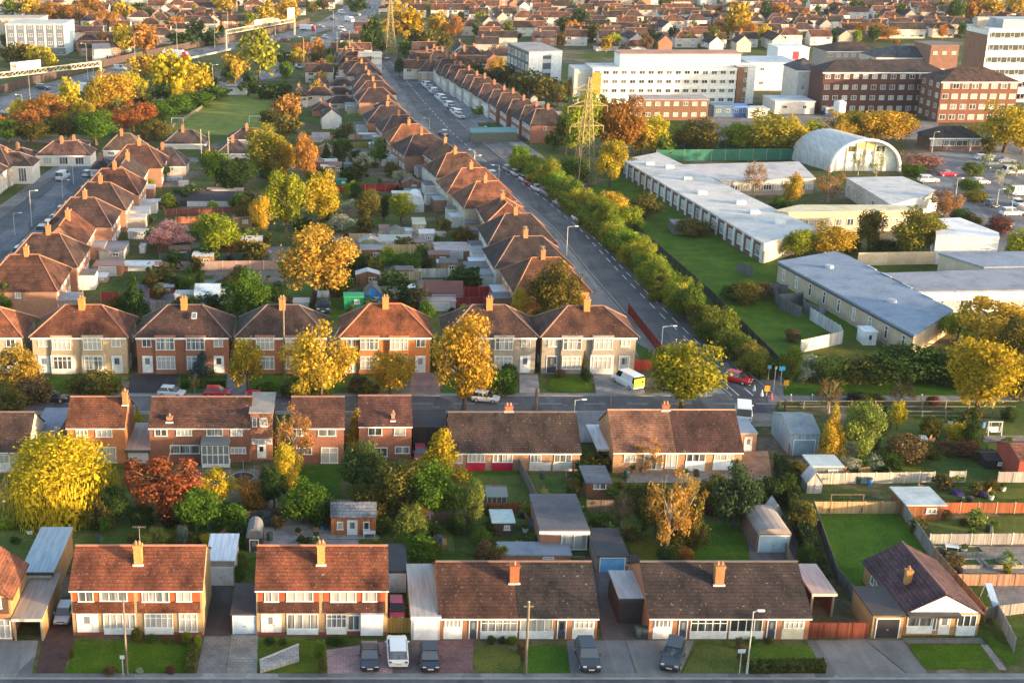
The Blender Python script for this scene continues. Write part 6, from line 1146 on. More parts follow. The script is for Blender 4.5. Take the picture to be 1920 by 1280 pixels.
for pts, mat, col, nm in [([(1105, 350), (1180, 325), (1440, 490), (1470, 520), (1640, 640), (1560, 680), (1470, 690), (1330, 590), (1220, 480)], 'grass', (.06, .115, .0088), 'lawn'),
    ([(1510, 660), (1590, 640), (1680, 650), (1700, 720), (1500, 720)], 'grass', (.08, .09, .0165), 'lawn'),
    ([(1330, 345), (1590, 345), (1600, 400), (1440, 392)], 'ground', (.2, .17, .14), 'courtyard'),
    ([(1700, 290), (2000, 262), (2100, 480), (1880, 475), (1760, 400)], 'asphalt', (.16, .155, .16), 'car_park'), ([(1300, 215), (1530, 215), (1760, 228), (1760, 262), (1310, 262)], 'asphalt', (.17, .15, .15), 'yard'),
    ([(302, 250), (312, 214), (400, 186), (462, 178), (514, 178), (508, 236), (470, 256)], 'grass', (.17, .205, .045), 'playing_field')]: patch(pts, mat, col, nm)
fence([(1500, 662), (1578, 645), (1573, 634), (1518, 600)], 2.2, (.46, .47, .48), 'white-grey picket screen zigzagging across the school lawn', 'fence', 1.5, (.5, .5, .5))
fence([(1545, 602), (1508, 588), (1503, 570), (1460, 574)], 2.2, (.15, .15, .16), 'dark grey timber screen on the school lawn, middle section', 'fence', 1.5)
fence([(1500, 598), (1462, 580), (1440, 552), (1475, 556)], 2.2, (.14, .14, .145), 'dark grey timber screen on the school lawn, left section', 'fence', 1.5)
fence([(1382, 512), (1410, 520)], 2.2, (.13, .13, .135), 'short dark grey timber screen among the school shrubs', 'fence', 1.5)
fence([(1150, 400), (1330, 560), (1470, 700)], 1.8, (.05, .06, .055), 'thin dark railing on the road side of the school hedge', 'railing', 3.0, mat='metal', t=.02)
shed(1618, 1642, 648, 622, 615, 3, 'flat', (.7, .71, .72), (.72, .72, .73), 'white storage cabin against the beige school wall', 'cabin', (.6, .62, .64), doorw=.3, wallmat='paint', cat='cabin')
shed(1262, 1300, 440, 420, 415, 4, 'flat', (.2, .2, .2), (.22, .22, .23), 'small dark grey shed on the school lawn edge', cat='shed')
# ------------------------------------------------------------------ pylons
def pylon_proto():
    r = empty('pylon'); Ht = 26.5; wid = lambda z: 2.15*(1-z/Ht)**1.1+.3
    lv = [0, 4.2, 8, 11.5, 14.5, 17, 19.5, 22, 24.3, Ht]; m = MB(); b = MB()
    for sx_, sy_ in ((1, 1), (1, -1), (-1, 1), (-1, -1)):
        for a, c in zip(lv, lv[1:]): m.tube((sx_*wid(a), sy_*wid(a), a), (sx_*wid(c), sy_*wid(c), c), .11, .1, 5)
    for a, c in zip(lv, lv[1:]):
        for s in (1, -1):
            b.tube((-wid(a), s*wid(a), a), (wid(c), s*wid(c), c), .045, None, 4); b.tube((wid(a), s*wid(a), a), (-wid(c), s*wid(c), c), .045, None, 4)
            b.tube((s*wid(a), -wid(a), a), (s*wid(c), wid(c), c), .045, None, 4); b.tube((s*wid(a), wid(a), a), (s*wid(c), -wid(c), c), .045, None, 4)
            b.tube((-wid(c), s*wid(c), c), (wid(c), s*wid(c), c), .04, None, 4)
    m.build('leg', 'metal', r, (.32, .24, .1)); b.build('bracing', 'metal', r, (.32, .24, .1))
    for z, L in ((14.5, 4.4), (19.5, 5.2), (23.5, 4.0)):
        q = MB()
        for s in (1, -1):
            for y in (-.5, .5): q.tube((0, y, z+.2), (s*L, 0, z), .1, .07, 5); q.tube((s*wid(z), y, z+1.5), (s*L, 0, z), .07, None, 4)
            q.tube((s*L, 0, z), (s*L, 0, z-1.6), .12, .12, 6)
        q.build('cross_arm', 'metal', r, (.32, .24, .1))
    return r
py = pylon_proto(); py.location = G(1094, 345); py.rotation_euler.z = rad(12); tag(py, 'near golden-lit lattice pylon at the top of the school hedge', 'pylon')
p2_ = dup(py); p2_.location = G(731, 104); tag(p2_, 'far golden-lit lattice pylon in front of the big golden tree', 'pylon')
# ------------------------------------------------------------------ hospital and other large buildings
def slab(name, label, u0, u1, vb, vt, d, wallc, roofc, rows, n, ww, wh, cat='building', bands=None, rz=0, roof='flat', ridge=None, wallmat='wall', side=None, nx=2):
    a, b = G(u0, vb), G(u1, vb); w = b.x-a.x; y0 = a.y; h = Zat(vt, y0); r = empty(name, ((a.x+b.x)/2, y0+d/2, 0), rad(rz))
    MB().box(-w/2, w/2, -d/2, d/2, -.2, h-(.4 if roof == 'flat' else 0)).build('wall', wallmat, r, wallc)
    if roof == 'flat': MB().box(-w/2-.2, w/2+.2, -d/2-.2, d/2+.2, h-.4, h).build('roof', 'flat', r, roofc)
    else:
        rise = Zat(ridge, y0+d/2)-h; m, _ = hip_roof(w, d, h, rise, .5); m.build('roof', 'roof', r, roofc); MB().box(-w/2-.5, w/2+.5, -d/2-.5, -d/2-.3, h-.5, h-.1).build('gutter', 'paint', r, WHITE)
    fl_ = h/rows
    for j in range(rows):
        z = fl_*(j+.55)
        if bands: MB().box(-w/2-.02, w/2+.02, -d/2-.3, -d/2, fl_*(j+1)-fl_*.3, fl_*(j+1)-.02).build('balcony_band', 'paint', r, bands)
        for i in range(n): window(r, (-w/2+w*(i+.5)/n, -d/2, z), 0, ww, wh, nx, 1, glass=(.3, .33, .37) if wallmat == 'paint' else (1, 1, 1))
        if side:
            sn, ssd = side
            for i in range(sn): window(r, (w/2*ssd, -d/2+d*(i+.5)/sn, z), ssd*math.pi/2, ww, wh, nx, 1)
    return tag(r, label, cat), w, d, h
hb, w, d, h = slab('hospital_block', 'long bright white hospital block of stacked balconies, behind the near pylon', 1108, 1376, 196, 128, 15, (.7, .69, .67), (.6, .58, .56), 4, 16, 1.9, 1.4, 'hospital', (.76, .75, .72), wallmat='paint')
MB().box(-w/2+10, w/2+2, -d/2+4, d/2, h, h+4.2).build('upper_storey', 'paint', hb, (.78, .75, .68)); MB().box(-w/2+9.6, w/2+2.4, -d/2+3.6, d/2+.4, h+4.2, h+4.6).build('upper_roof', 'flat', hb, (.4, .22, .17))
MB().box(-w/2-6, -w/2, -d/2+2, d/2, 0, h-.6).build('end_bay', 'paint', hb, (.5, .48, .46)); MB().box(-w/2-.1, -w/2+3, -d/2-.35, -d/2-.05, 3.2, h-1.5).build('orange_panel', 'paint', hb, (.55, .26, .04))  # end bay coloured greyer to hold the shade on that end
ht, w, d, h = slab('stair_tower', 'brick and white stair tower at the right end of the white hospital block', 1378, 1410, 196, 124, 9, (.26, .14, .09), (.7, .68, .62), 4, 1, 1.4, 1.2, 'hospital', None)
MB().box(w/2-2.6, w/2+.1, -d/2-.2, d/2, .2, h-.5).build('white_flank', 'paint', ht, (.75, .72, .66))
slab('brick_outbuilding', 'low brick outbuilding with cream windows below the white hospital block', 1188, 1326, 226, 186, 10, (.21, .115, .07), (.36, .3, .28), 2, 8, 1.6, 1.3, 'hospital')
slab('hospital_block', 'shaded brick four-storey hospital wing with white windows', 1536, 1762, 214, 135, 13, (.1, .05, .046), (.075, .06, .06), 4, 13, 1.7, 1.5, 'hospital', roof='hip', ridge=112)  # wall colour darkened to hold the shade on this front
slab('hospital_block', 'brick hospital corner wing with sunlit right end and hipped brown roof', 1756, 1899, 230, 153, 16, (.19, .085, .058), (.13, .075, .06), 4, 8, 2.0, 1.6, 'hospital', roof='hip', ridge=126, side=(3, -1))
slab('hospital_block', 'white-gabled brick block at the left end of the dark hospital wing', 1490, 1534, 200, 132, 16, (.62, .6, .57), (.13, .12, .13), 3, 2, 1.3, 1.2, 'hospital', roof='hip', ridge=108)
tb, w, d, h = slab('hospital_tower', 'tall white banded hospital tower with brick side at the right edge', 1834, 1995, 192, 54, 17, (.7, .69, .67), (.5, .5, .52), 6, 9, 1.4, 1.9, 'hospital', (.74, .74, .75), wallmat='paint', nx=1)
for j in range(6): MB().box(-w/2+.6, w/2-.4, -d/2-.05, -d/2, h/6*j+1.1, h/6*j+3.0).build('window_band', 'glass', tb, (.2, .23, .27))
MB().box(-w/2-.25, -w/2, -d/2+.2, d/2-.3, 1, h-2.2).build('brick_side', 'wall', tb, (.25, .13, .09)); MB().box(-w/2+6, w/2, -d/2+3, d/2-2, h, h+2.8).build('plant_room', 'sheet', tb, (.36, .4, .44)); MB().box(-w/2-1, -w/2+3, -1, 2, h, h+3.2).build('lift_shaft', 'paint', tb, (.4, .34, .3))
slab('hospital_block', 'white hospital annex with a small red door panel, left of the shaded brick wing', 1402, 1496, 170, 118, 22, (.66, .66, .68), (.6, .6, .6), 2, 2, 1.6, 1.2, 'hospital', wallmat='paint')
r_, w, d, h = slab('hospital_block', 'white upper hospital block with a crimson panel, behind the annex', 1454, 1512, 146, 89, 14, (.74, .75, .76), (.7, .7, .7), 1, 1, 1.6, 1.4, 'hospital', wallmat='paint'); MB().box(-.2, 2.2, -d/2-.08, -d/2, h-6, h-1.6).build('red_panel', 'paint', r_, (.6, .05, .08))
slab('hospital_block', 'long dark-roofed hospital ward behind the brick wing, left one', 1548, 1660, 132, 96, 18, (.34, .3, .28), (.1, .065, .06), 2, 8, 1.6, 1.3, 'hospital', roof='hip', ridge=78)
slab('hospital_block', 'long slate-roofed hospital ward behind the brick wing, right one', 1640, 1762, 146, 108, 18, (.45, .42, .4), (.13, .135, .15), 2, 8, 1.6, 1.3, 'hospital', roof='hip', ridge=86)
slab('hospital_block', 'low flat-topped brick ward right of the slate-roofed ward', 1738, 1790, 150, 85, 16, (.24, .13, .1), (.2, .15, .13), 2, 3, 1.6, 1.3, 'hospital')
block('office_block', 'white-fronted office block with dark glass left side', [(952, 80), (992, 97), (1054, 95), (1012, 79)], 15.5, (.07, .085, .11), (.3, .28, .28), 'office', panels=[(1, 2, 0, .42, .5, 15.0, (.72, .74, .76), 'front_panel', .15), (1, 2, .68, 1, .5, 15.0, (.72, .74, .76), 'front_panel', .15)]+[(1, 2, .42, .68, z_, z_+1.4, (.4, .45, .5), 'spandrel', .1) for z_ in (.5, 4, 7.6, 11.2, 13.8)], wallmat='paint', edges=[(0, 1, 6, [2.5, 6, 9.5, 13], 3.0, 2.2, 3, 1)])
hb, w, d, h = slab('hotel', 'white hotel block with vertical grey window strips, at the top left', 14, 124, 104, 45, 22, (.55, .58, .62), (.5, .5, .5), 4, 6, 1.8, 1.5, 'hotel', None, wallmat='paint')
for i in range(6): MB().box(-w/2+w*(i+.5)/6-1.7, -w/2+w*(i+.5)/6+1.7, -d/2-.06, -d/2, 3.5, h-.6).build('window_strip', 'paint', hb, (.16, .18, .22))
MB().box(w/2-.02, w/2+.14, -d/2, d/2, .2, h-.2).build('end_wall', 'paint', hb, (.5, .62, .68)); MB().box(-w/2-.05, w/2+.05, -d/2-.12, -d/2-.02, .3, 3.2).build('ground_floor', 'glass', hb, (.4, .45, .5))
slab('hotel', 'pinkish hotel wing with roof box, left of the white hotel block', -60, 80, 90, 34, 16, (.52, .42, .36), (.45, .38, .34), 4, 12, 1.6, 1.3, 'hotel')
block('clinic_block', 'small white-walled building beside the far pylon', [(672, 97), (674, 100), (716, 100), (714, 97)], 8.0, (.68, .66, .62), (.55, .53, .5), edges=[(1, 2, 6, [3, 6], 1.4, 1.3, 2, 1)])
block('garage_block', 'grey tin-roofed depot right of the hotel', [(172, 82), (176, 92), (208, 91), (205, 81)], 6, (.5, .48, .48), (.2, .18, .19), edges=[(1, 2, 3, [2], 3, 2.4, 2, 1)])
slab('entrance_lodge', 'low dark-roofed lodge with white panels by the car park entrance', 1742, 1838, 282, 258, 9, (.16, .1, .085), (.08, .065, .06), 1, 4, 3.2, 1.6, 'building', roof='hip', ridge=236)
for u0, u1, vb, vt, dd, c, l in [(1338, 1372, 220, 198, 6, (.09, .16, .24), 'dark blue portable cabin'), (1372, 1402, 220, 199, 6, (.08, .17, .4), 'bright blue portable cabin'), (1402, 1440, 222, 204, 6, (.6, .6, .6), 'white portable cabin beside the bright blue one'), (1452, 1526, 214, 190, 14, (.68, .6, .52), 'large cream store with white roof'), (1548, 1562, 216, 202, 5, (.05, .15, .5), 'small blue skip beside the white tank')]:
    slab('portable_cabin', l+' in the hospital yard', u0, u1, vb, vt, dd, c, (.6, .6, .6) if 'white' in l else tuple(x*1.3 for x in c), 1, 2, 1.4, 1.0, 'cabin', wallmat='paint')
p = G(1572, 220); r = empty('storage_tank', p); h = Zat(188, p.y); MB().tube((0, 0, 0), (0, 0, h-.5), 1.9, None, 16).build('tank', 'paint', r, (.75, .75, .74)); MB().tube((0, 0, h-.5), (0, 0, h), 1.9, .6, 16).build('lid', 'paint', r, (.7, .7, .7)); tag(r, 'upright white storage tank in the hospital yard', 'tank')
# ------------------------------------------------------------------ motorway
MA = wline([(-160, 246), (0, 195), (100, 165), (200, 138), (300, 114), (400, 93), (480, 79), (560, 63), (620, 45), (662, 20), (690, -8), (710, -30)])
MBl = wline([(250, 190), (400, 160), (500, 142), (545, 120), (590, 92), (635, 64), (676, 36), (705, 8), (722, -20)])
ma = strip(MA, 17, .06, 'asphalt', (.17, .165, .175), 'motorway'); mb = strip(MBl, 13, .065, 'asphalt', (.17, .165, .175), 'motorway'); strip([a.lerp(b, .5) for a, b in zip(MA[3:], MBl)], 14, .03, 'ground', (.2, .2, .2), 'verge')
for cl, own in ((MA, ma), (MBl, mb)):
    for off in (-3.6, 0, 3.6):
        m = MB()
        for a, b in zip(cl, cl[1:]):
            d = (b-a).normalized(); q = Vector((-d.y, d.x, 0)); L = (b-a).length; s = 0
            while s < L-3: p0, p1 = a+d*s+q*(off-.12), a+d*(s+3)+q*(off-.12); m.add([(p.x, p.y, .075) for p in (p0, p1, p1+q*.24, p0+q*.24)], [(3, 2, 1, 0)]); s += 8
        m.build('lane_marking', 'paint', own, (.5, .5, .48))
def offs(cl, o): return [p+Vector((-(cl[min(i+1, len(cl)-1)]-cl[max(0, i-1)]).normalized().y, (cl[min(i+1, len(cl)-1)]-cl[max(0, i-1)]).normalized().x, 0))*o for i, p in enumerate(cl)]
fence(offs(MA, 12)[:9], 3.0, (.09, .065, .06), 'long dark noise barrier along the far side of the motorway', 'noise_barrier', 6, mat='wood', world=True)
fence(offs(MA, -9.5)[:6], .9, (.38, .36, .34), 'low pale crash barrier on the near side of the motorway', 'crash_barrier', 6, mat='metal', world=True)
def gantry(u0, v0, u1, v1, ztop, label, signs):
    a, b = G(u0, v0), G(u1, v1); r = empty('gantry', a); d = b-a; L = d.length; ang = math.atan2(d.y, d.x); r.rotation_euler.z = ang; c = (.55, .47, .33)
    for x in (0, L): MB().box(x-.35, x+.35, -.4, .4, 0, ztop).build('post', 'metal', r, c)
    m = MB()
    for z in (ztop-1.7, ztop): m.box(0, L, -.5, -.3, z-.15, z+.15); m.box(0, L, .3, .5, z-.15, z+.15)
    n = int(L/2.2)
    for i in range(n): m.tube((L*i/n, -.4, ztop-1.6), (L*(i+1)/n, -.4, ztop-.05), .1, None, 4); m.tube((L*(i+1)/n, -.4, ztop-1.6), (L*(i+1)/n, -.4, ztop-.05), .08, None, 4)
    m.build('truss', 'metal', r, c)
    for x, w, z0, z1, cc, nm in signs: MB().box(x*L-w/2, x*L+w/2, -.75, -.55, z0, z1).build(nm, 'paint', r, cc)
    return tag(r, label, 'gantry')
g1 = gantry(-60, 196, 190, 163, 9.5, 'sand-coloured motorway gantry with a wide pale sign, at the left edge', [(.42, 13, 9.7, 12.6, (.62, .66, .68), 'sign_board'), (.33, 2.6, 9.9, 12.3, (.05, .02, .02), 'sign_board')]+[(x, 1.6, 7.9, 9.3, (.04, .035, .03), 'signal') for x in (.3, .45, .6, .75)])
q = MB().box(0, 1, -.02, 0, 0, 1).mesh('sign_band', 'paint')
for x in (.42*101-4.2, ): pass
gantry(424, 92, 552, 66, 8.5, 'sand-coloured motorway gantry beside the tall yellow-green tree', [(.52, 20, 8.6, 11.0, (.6, .5, .36), 'sign_board'), (.93, 8, 9.0, 14.0, (.64, .55, .42), 'sign_board')]+[(x, 1.8, 7, 8.3, (.05, .05, .05), 'signal') for x in (.2, .4, .6, .8)])
for u, v, k, c, hd, l, s in [(80, 168, 'suv', (.05, .055, .06), 68, 'dark car on the left part of the motorway', 1.2), (14, 214, 'saloon', (.4, .42, .44), 250, 'silver car at the left edge of the motorway', 1.2), (150, 176, 'lorry', (.6, .02, .06), 250, 'white lorry with a red cab, half behind a yellow tree on the motorway', 1.0), (330, 112, 'lorry', (.65, .02, .07), 68, 'white lorry with crimson cab in the middle of the motorway', 1.05), (538, 120, 'lorry', (.6, .62, .64), 28, 'white lorry on the near carriageway below the gantry', .95),
    (225, 132, 'van', (.6, .56, .5), 68, 'cream van on the motorway right of the gantry post', 1.1), (577, 58, 'lorry', (.6, .03, .04), 60, 'small red lorry on the far motorway bend', .8), (535, 78, 'hatch', (.4, .02, .03), 66, 'small red car under the far gantry', 1.2), (590, 80, 'van', (.6, .62, .64), 30, 'white van on the near carriageway, first beyond the gantry', 1.1), (610, 72, 'hatch', (.5, .5, .52), 30, 'silver car following the white van on the near carriageway', 1.1), (640, 58, 'van', (.7, .7, .7), 30, 'white van farther up the near carriageway', 1.1), (655, 42, 'lorry', (.65, .66, .68), 25, 'pale lorry near the top of the motorway', .8), (625, 38, 'hatch', (.1, .1, .12), 40, 'dark car on the far motorway bend', 1.1), (640, 26, 'van', (.7, .7, .7), 30, 'white van on the far motorway bend', 1.1), (672, 30, 'hatch', (.6, .6, .6), 25, 'pale car near the top of the near carriageway', 1.1), (560, 128, 'hatch', (.65, .66, .68), 25, 'white car at the bottom of the near carriageway', 1.1), (600, 52, 'saloon', (.3, .3, .32), 60, 'grey car between the lorry and the far bend', 1.1), (470, 84, 'saloon', (.5, .5, .5), 68, 'pale grey car left of the far gantry', 1.1)]: car(u, v, k, c, hd, l, scale=s)
for i, (u, vb, vt) in enumerate([(57, 190, 118), (45, 235, 178), (254, 125, 62), (165, 150, 82), (176, 150, 95), (333, 110, 42), (403, 90, 32), (428, 82, 22), (482, 70, 28), (516, 66, 18), (592, 100, 48), (570, 145, 70), (632, 118, 60), (625, 60, 20), (400, 180, 62+60), (655, 120, 58)]): lamp_post(u, vb, vt, ('tall motorway lighting column, '+ordn(i)+' listed from the gantry end')[:0]+'tall pale motorway lighting column*', 1.4, -1 if i % 2 else 1, (.5, .46, .38))
def inpoly(u, v, P):
    c = False
    for i in range(len(P)):
        (x0, y0), (x1, y1) = P[i], P[i-1]
        if (y0 > v) != (y1 > v) and u < (x1-x0)*(v-y0)/(y1-y0)+x0: c = not c
    return c
# ------------------------------------------------------------------ rows of houses along the streets
ROOFS_O = [(.2, .08, .045), (.18, .075, .045), (.24, .095, .05), (.14, .07, .05), (.1, .06, .05), (.17, .075, .05)]
ROOFS_D = [(.075, .055, .054), (.068, .05, .052), (.085, .056, .054), (.1, .062, .054)]
WALLS = [(.33, .18, .125), (.36, .2, .14), (.5, .44, .36), (.55, .5, .44), (.33, .15, .1)]
def semi_proto(kind, w=14.0, d=8.6, he=5.3, rise=3.6):
    if kind == 'hipy': w, d, he, rise = 14.3, 13.0, 5.0, 4.5
    fe = []
    for side, s in (('F', 1), ('B', -1)):
        for x in (-.36, -.14, .14, .36):
            fe.append(('W', side, x*w, 4.2, 1.9 if abs(x) < .2 else 1.2, 1.2, 3 if abs(x) < .2 else 2))
            if abs(x) < .2 or side == 'B': fe.append(('W', side, x*w, 1.4, 2.0, 1.4, 3))
            elif side == 'F': fe.append(('D', side, x*w, 1.0, .95, 2.0, WHITE))
    fe += [('W', 'R', 0, 4.2, 1.0, 1.1), ('W', 'L', 0, 4.2, 1.0, 1.1), ('W', 'R', -2, 1.5, .9, 1.0), ('W', 'L', -2, 1.5, .9, 1.0)]
    return house('semi_detached_house', (0, 0, 0), 0, w, d, he, rise, kind, BRK, (.25, .1, .06), None, 'house', feats=fe, chim=[(0, .5, he+rise*.5, he+rise+1.5, 1.0, .8, (.42, .2, .09), 3, False)], oh=.45)
PROT = {}; KIDS = {}
def place(kind, loc, rz, roofc, wallc, label, group, make, sc=(1, 1, 1)):
    if kind not in PROT:
        PROT[kind] = o = make(); KIDS[kind] = list(o.children)
    else:
        s_ = PROT[kind]; o = s_.copy(); COL.objects.link(o); [dup(ch, o) for ch in KIDS[kind]]
    o.location = loc; o.rotation_euler.z = rz; o.scale = sc
    for ch in o.children:
        st = ch.name.split('.')[0]
        if st == 'roof': ch.color = (*roofc, 1)
        elif st == 'wall': ch.color = (*wallc, 1)
        elif st == 'ridge_tiles': ch.color = (*[min(.6, x*1.5+y) for x, y in zip(roofc, (.16, .07, .03))], 1)  # sunlit orange added into the ridge tile colour
    if kind.startswith('semi_'):
        hd = max((v.co.y for ch in o.children if ch.name.startswith('wall') for v in ch.data.vertices), default=5)
        for sx_ in (-1, 1):
            if R.random() < .55:
                w_, d_, h_ = R.uniform(2.6, 5.5), R.uniform(2.2, 4.2), R.uniform(2.4, 2.9); x_ = sx_*R.uniform(2.6, 4)
                e = MB().box(x_-w_/2, x_+w_/2, hd, hd+d_, 0, h_).build('rear_extension', 'wall', o, jit(R.choice([WALLS[0], (.62, .62, .6), (.6, .58, .55), (.36, .33, .3)]))); MB().box(x_-w_/2-.12, x_+w_/2+.12, hd, hd+d_+.12, h_, h_+.15).build('felt_roof', 'flat', e, jit(R.choice([(.3, .3, .31), (.55, .55, .56), (.16, .15, .16)])))
        if R.random() < .6:
            m = MB(); zt = 11.2+R.uniform(-.3, .8); m.tube((.3, .5, 9.2), (.3, .5, zt), .035, None, 5); m.tube((-.4, .5, zt-.1), (1.0, .5, zt-.1), .025, None, 4)
            for q in range(5): m.tube((-.3+q*.28, .1, zt-.1), (-.3+q*.28, .9, zt-.1), .02, None, 4)
            m.build('aerial', 'metal', o, (.3, .28, .25))
    tag(o, label, o.get('category'), group); return o
def along(line, s):
    for a, b in zip(line, line[1:]):
        L = (b-a).length
        if s <= L: return a+(b-a)*(s/L), (b-a)/L
        s -= L
    return line[-1], (line[-1]-line[-2]).normalized()
def length(line): return sum((b-a).length for a, b in zip(line, line[1:]))
# semis on the left of the main road
base = Lw[3:]; s = 6.0; i = 0; Lt = length(base)
while s < Lt-10:
    p, d = along(base, s); n = Vector((-d.y, d.x, 0)); kind = ['hipy', 'hipy', 'hipy', 'hip', 'hipy', 'hipy', 'hipy', 'gable', 'hipy'][i % 9]; c = p+n*((13.2 if kind == 'hipy' else 11.8)+R.uniform(-.6, .9)); rz = math.atan2(d.y, d.x)
    # front (local -y) must look back at the road
    rz = math.atan2(-n.y, -n.x)+math.pi/2
    kind = ['hipy', 'hipy', 'hipy', 'hip', 'hipy', 'hipy', 'hipy', 'gable', 'hipy'][i % 9]
    rc = [(.17, .075, .042), (.07, .052, .052), (.075, .054, .052), (.22, .085, .05), (.26, .105, .062), (.27, .11, .066), (.15, .075, .05), (.22, .1, .06), (.085, .055, .055), (.3, .12, .06), (.08, .056, .064), (.07, .052, .056)][i] if i < 12 else R.choice(ROOFS_D+ROOFS_O[3:])
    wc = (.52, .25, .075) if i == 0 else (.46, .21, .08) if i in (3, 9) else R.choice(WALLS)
    lab = {0: 'hipped corner house with glowing orange end wall, nearest on the left of the main road'}.get(i, ('orange-roofed' if rc[0] > .14 else 'dark-roofed')+(' hipped semi, ' if kind != 'gable' else ' gabled semi, ')+ordn(i)+' up the left of the main road')
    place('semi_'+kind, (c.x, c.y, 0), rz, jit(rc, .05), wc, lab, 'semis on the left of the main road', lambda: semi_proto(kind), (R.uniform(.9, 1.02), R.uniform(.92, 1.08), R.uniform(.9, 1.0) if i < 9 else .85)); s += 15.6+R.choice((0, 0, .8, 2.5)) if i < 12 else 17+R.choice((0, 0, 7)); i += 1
# semis between street A and the long gardens (fronts face left)
SA_L = wline([(-6, 440), (60, 385), (150, 312), (172, 296)]); SAR = [p+Vector((5.2, 0, 0)) for p in SA_L]
i = 0
for y in np.arange(226, 345, 15.4):
    x = -56.5+(y-226)*.035; rc = [(.15, .066, .042), (.105, .06, .048), (.2, .078, .042), (.1, .058, .05), (.085, .055, .05), (.15, .066, .045), (.075, .055, .053), (.13, .064, .046)][i % 8]
    place('semi_hipy' if i % 4 != 2 else 'semi_gable', (x, y, 0), -math.pi/2+.03, jit(rc, .05), R.choice(WALLS[:2]), ('red-brown tiled ' if rc[0] > .14 else 'dark-tiled ')+('hipped' if i % 4 != 2 else 'gabled')+' semi, '+ordn(i)+' from the near end on the right of the left-hand street', 'semis on the right of the left-hand street', lambda: semi_proto('hipy' if i % 4 != 2 else 'gable')); i += 1
i = 0
for y in np.arange(262, 345, 14.5):
    x = -92.5+(y-262)*.03; rc = ROOFS_D[i % 4]
    place('semi_hipy', (x, y, 0), math.pi/2, rc, R.choice(WALLS[2:4]), 'dark-roofed hipped semi, '+ordn(i)+' from the near end on the left of the left-hand street', 'semis on the left of the left-hand street', lambda: semi_proto('hipy')); i += 1
# left-hand street
cl = [Vector((-76, 190, 0)), Vector((-73.2, 288, 0)), Vector((-70, 345, 0)), Vector((-69, 358, 0))]
strip([p+Vector((-7, 0, 0)) for p in cl], 4, .028, 'asphalt', (.2, .19, .185), 'pavement'); strip([p+Vector((7, 0, 0)) for p in cl], 4, .028, 'asphalt', (.22, .2, .19), 'pavement'); strip(cl, 9.5, .045, 'asphalt', (.12, .125, .14), 'left_street')
rs_ = strip([Vector((-140, 362, 0)), Vector((-60, 364, 0)), Vector((-30, 362, 0))], 7, .05, 'asphalt', (.13, .13, .14), 'end_street')
for i, y in enumerate(np.arange(248, 350, 6.1)):
    if i in (4, 11): continue
    c = [(.62, .63, .64), (.5, .5, .53), (.25, .3, .36), (.6, .6, .6), (.4, .03, .04), (.12, .13, .15)][i % 6]; w_ = G(0, 0)
    u, v = PX((-66.6+(y-248)*.035, y, 0)); car(u, v, ['hatch', 'saloon', 'suv'][i % 3], c, R.choice((0, 180)), {0: 'silver-white', 1: 'grey', 2: 'blue-grey', 3: 'white', 4: 'red', 5: 'black'}[i % 6]+' car parked on the left-hand street, '+ordn(i)+' place from its near end', scale=1.1)
for u, v, c, l in [(118, 336, (.65, .66, .68), 'white van'), (165, 330, (.62, .62, .62), 'white car')]: car(u, v, 'van' if 'van' in l else 'hatch', c, 170, l+' driving at the far end of the left-hand street', scale=1.1)
for i, (u, vb, vt) in enumerate([(28, 442, 400), (60, 425, 358), (118, 372, 338), (138, 345, 312)]): lamp_post(u, vb, vt, 'slim grey street lamp on the left-hand street, '+ordn(i)+' from the near end', 1.2, 1)
def semi_at(u0, u1, vb, ve, vr, kind, wallc, roofc, label, d=8.5, rz=0, cat='house', name='bungalow'):
    w = (G(u1, vb).x-G(u0, vb).x)/S(vb)*S(vb)
    return pxhouse(name, label, u0, u1, vb, ve, vr, d, kind, wallc, roofc, wins=[(u0+(u1-u0)*t-(u1-u0)*.08, u0+(u1-u0)*t+(u1-u0)*.08, ve+3, vb-4, 3) for t in (.2, .5, .8)], chim=[(u0+(u1-u0)*.45, vr-7, vr+6, .8, .7, (.4, .2, .1), 2, False)], cat=cat)
WH_ = (.66, .64, .6)
semi_at(70, 170, 312, 292, 264, 'hip', WH_, (.2, .11, .09), 'pink-brown roofed bungalow at the top left of the left-hand street'); semi_at(-30, 62, 345, 312, 285, 'hip', WH_, (.13, .08, .07), 'dark-roofed white house at the left edge facing the left-hand street'); semi_at(10, 60, 318, 298, 276, 'hip', WH_, (.12, .08, .075), 'small dark-roofed bungalow behind the left-edge white house')
semi_at(194, 268, 294, 282, 250, 'hip', WH_, (.15, .1, .08), 'brown hipped bungalow above the end of the left-hand street'); semi_at(308, 384, 280, 270, 243, 'hip', WH_, (.1, .075, .072), 'dark-roofed white bungalow at the near end of the playing field'); semi_at(428, 505, 276, 262, 240, 'hip', (.5, .36, .3), (.1, .07, .066), 'dark-roofed bungalow right of the playing field end'); semi_at(268, 348, 330, 312, 276, 'hip', (.5, .42, .38), (.14, .1, .1), 'grey-purple hipped house behind the last left-street semi'); semi_at(408, 470, 298, 288, 262, 'hip', WH_, (.11, .085, .085), 'slate-purple hipped bungalow behind the garden trees'); semi_at(170, 210, 335, 318, 296, 'hip', WH_, (.11, .075, .07), 'dark hipped house at the far end of the left-hand street')
semi_at(120, 160, 290, 276, 262, 'hip', WH_, (.17, .1, .08), 'small russet-roofed house among the trees at top left')
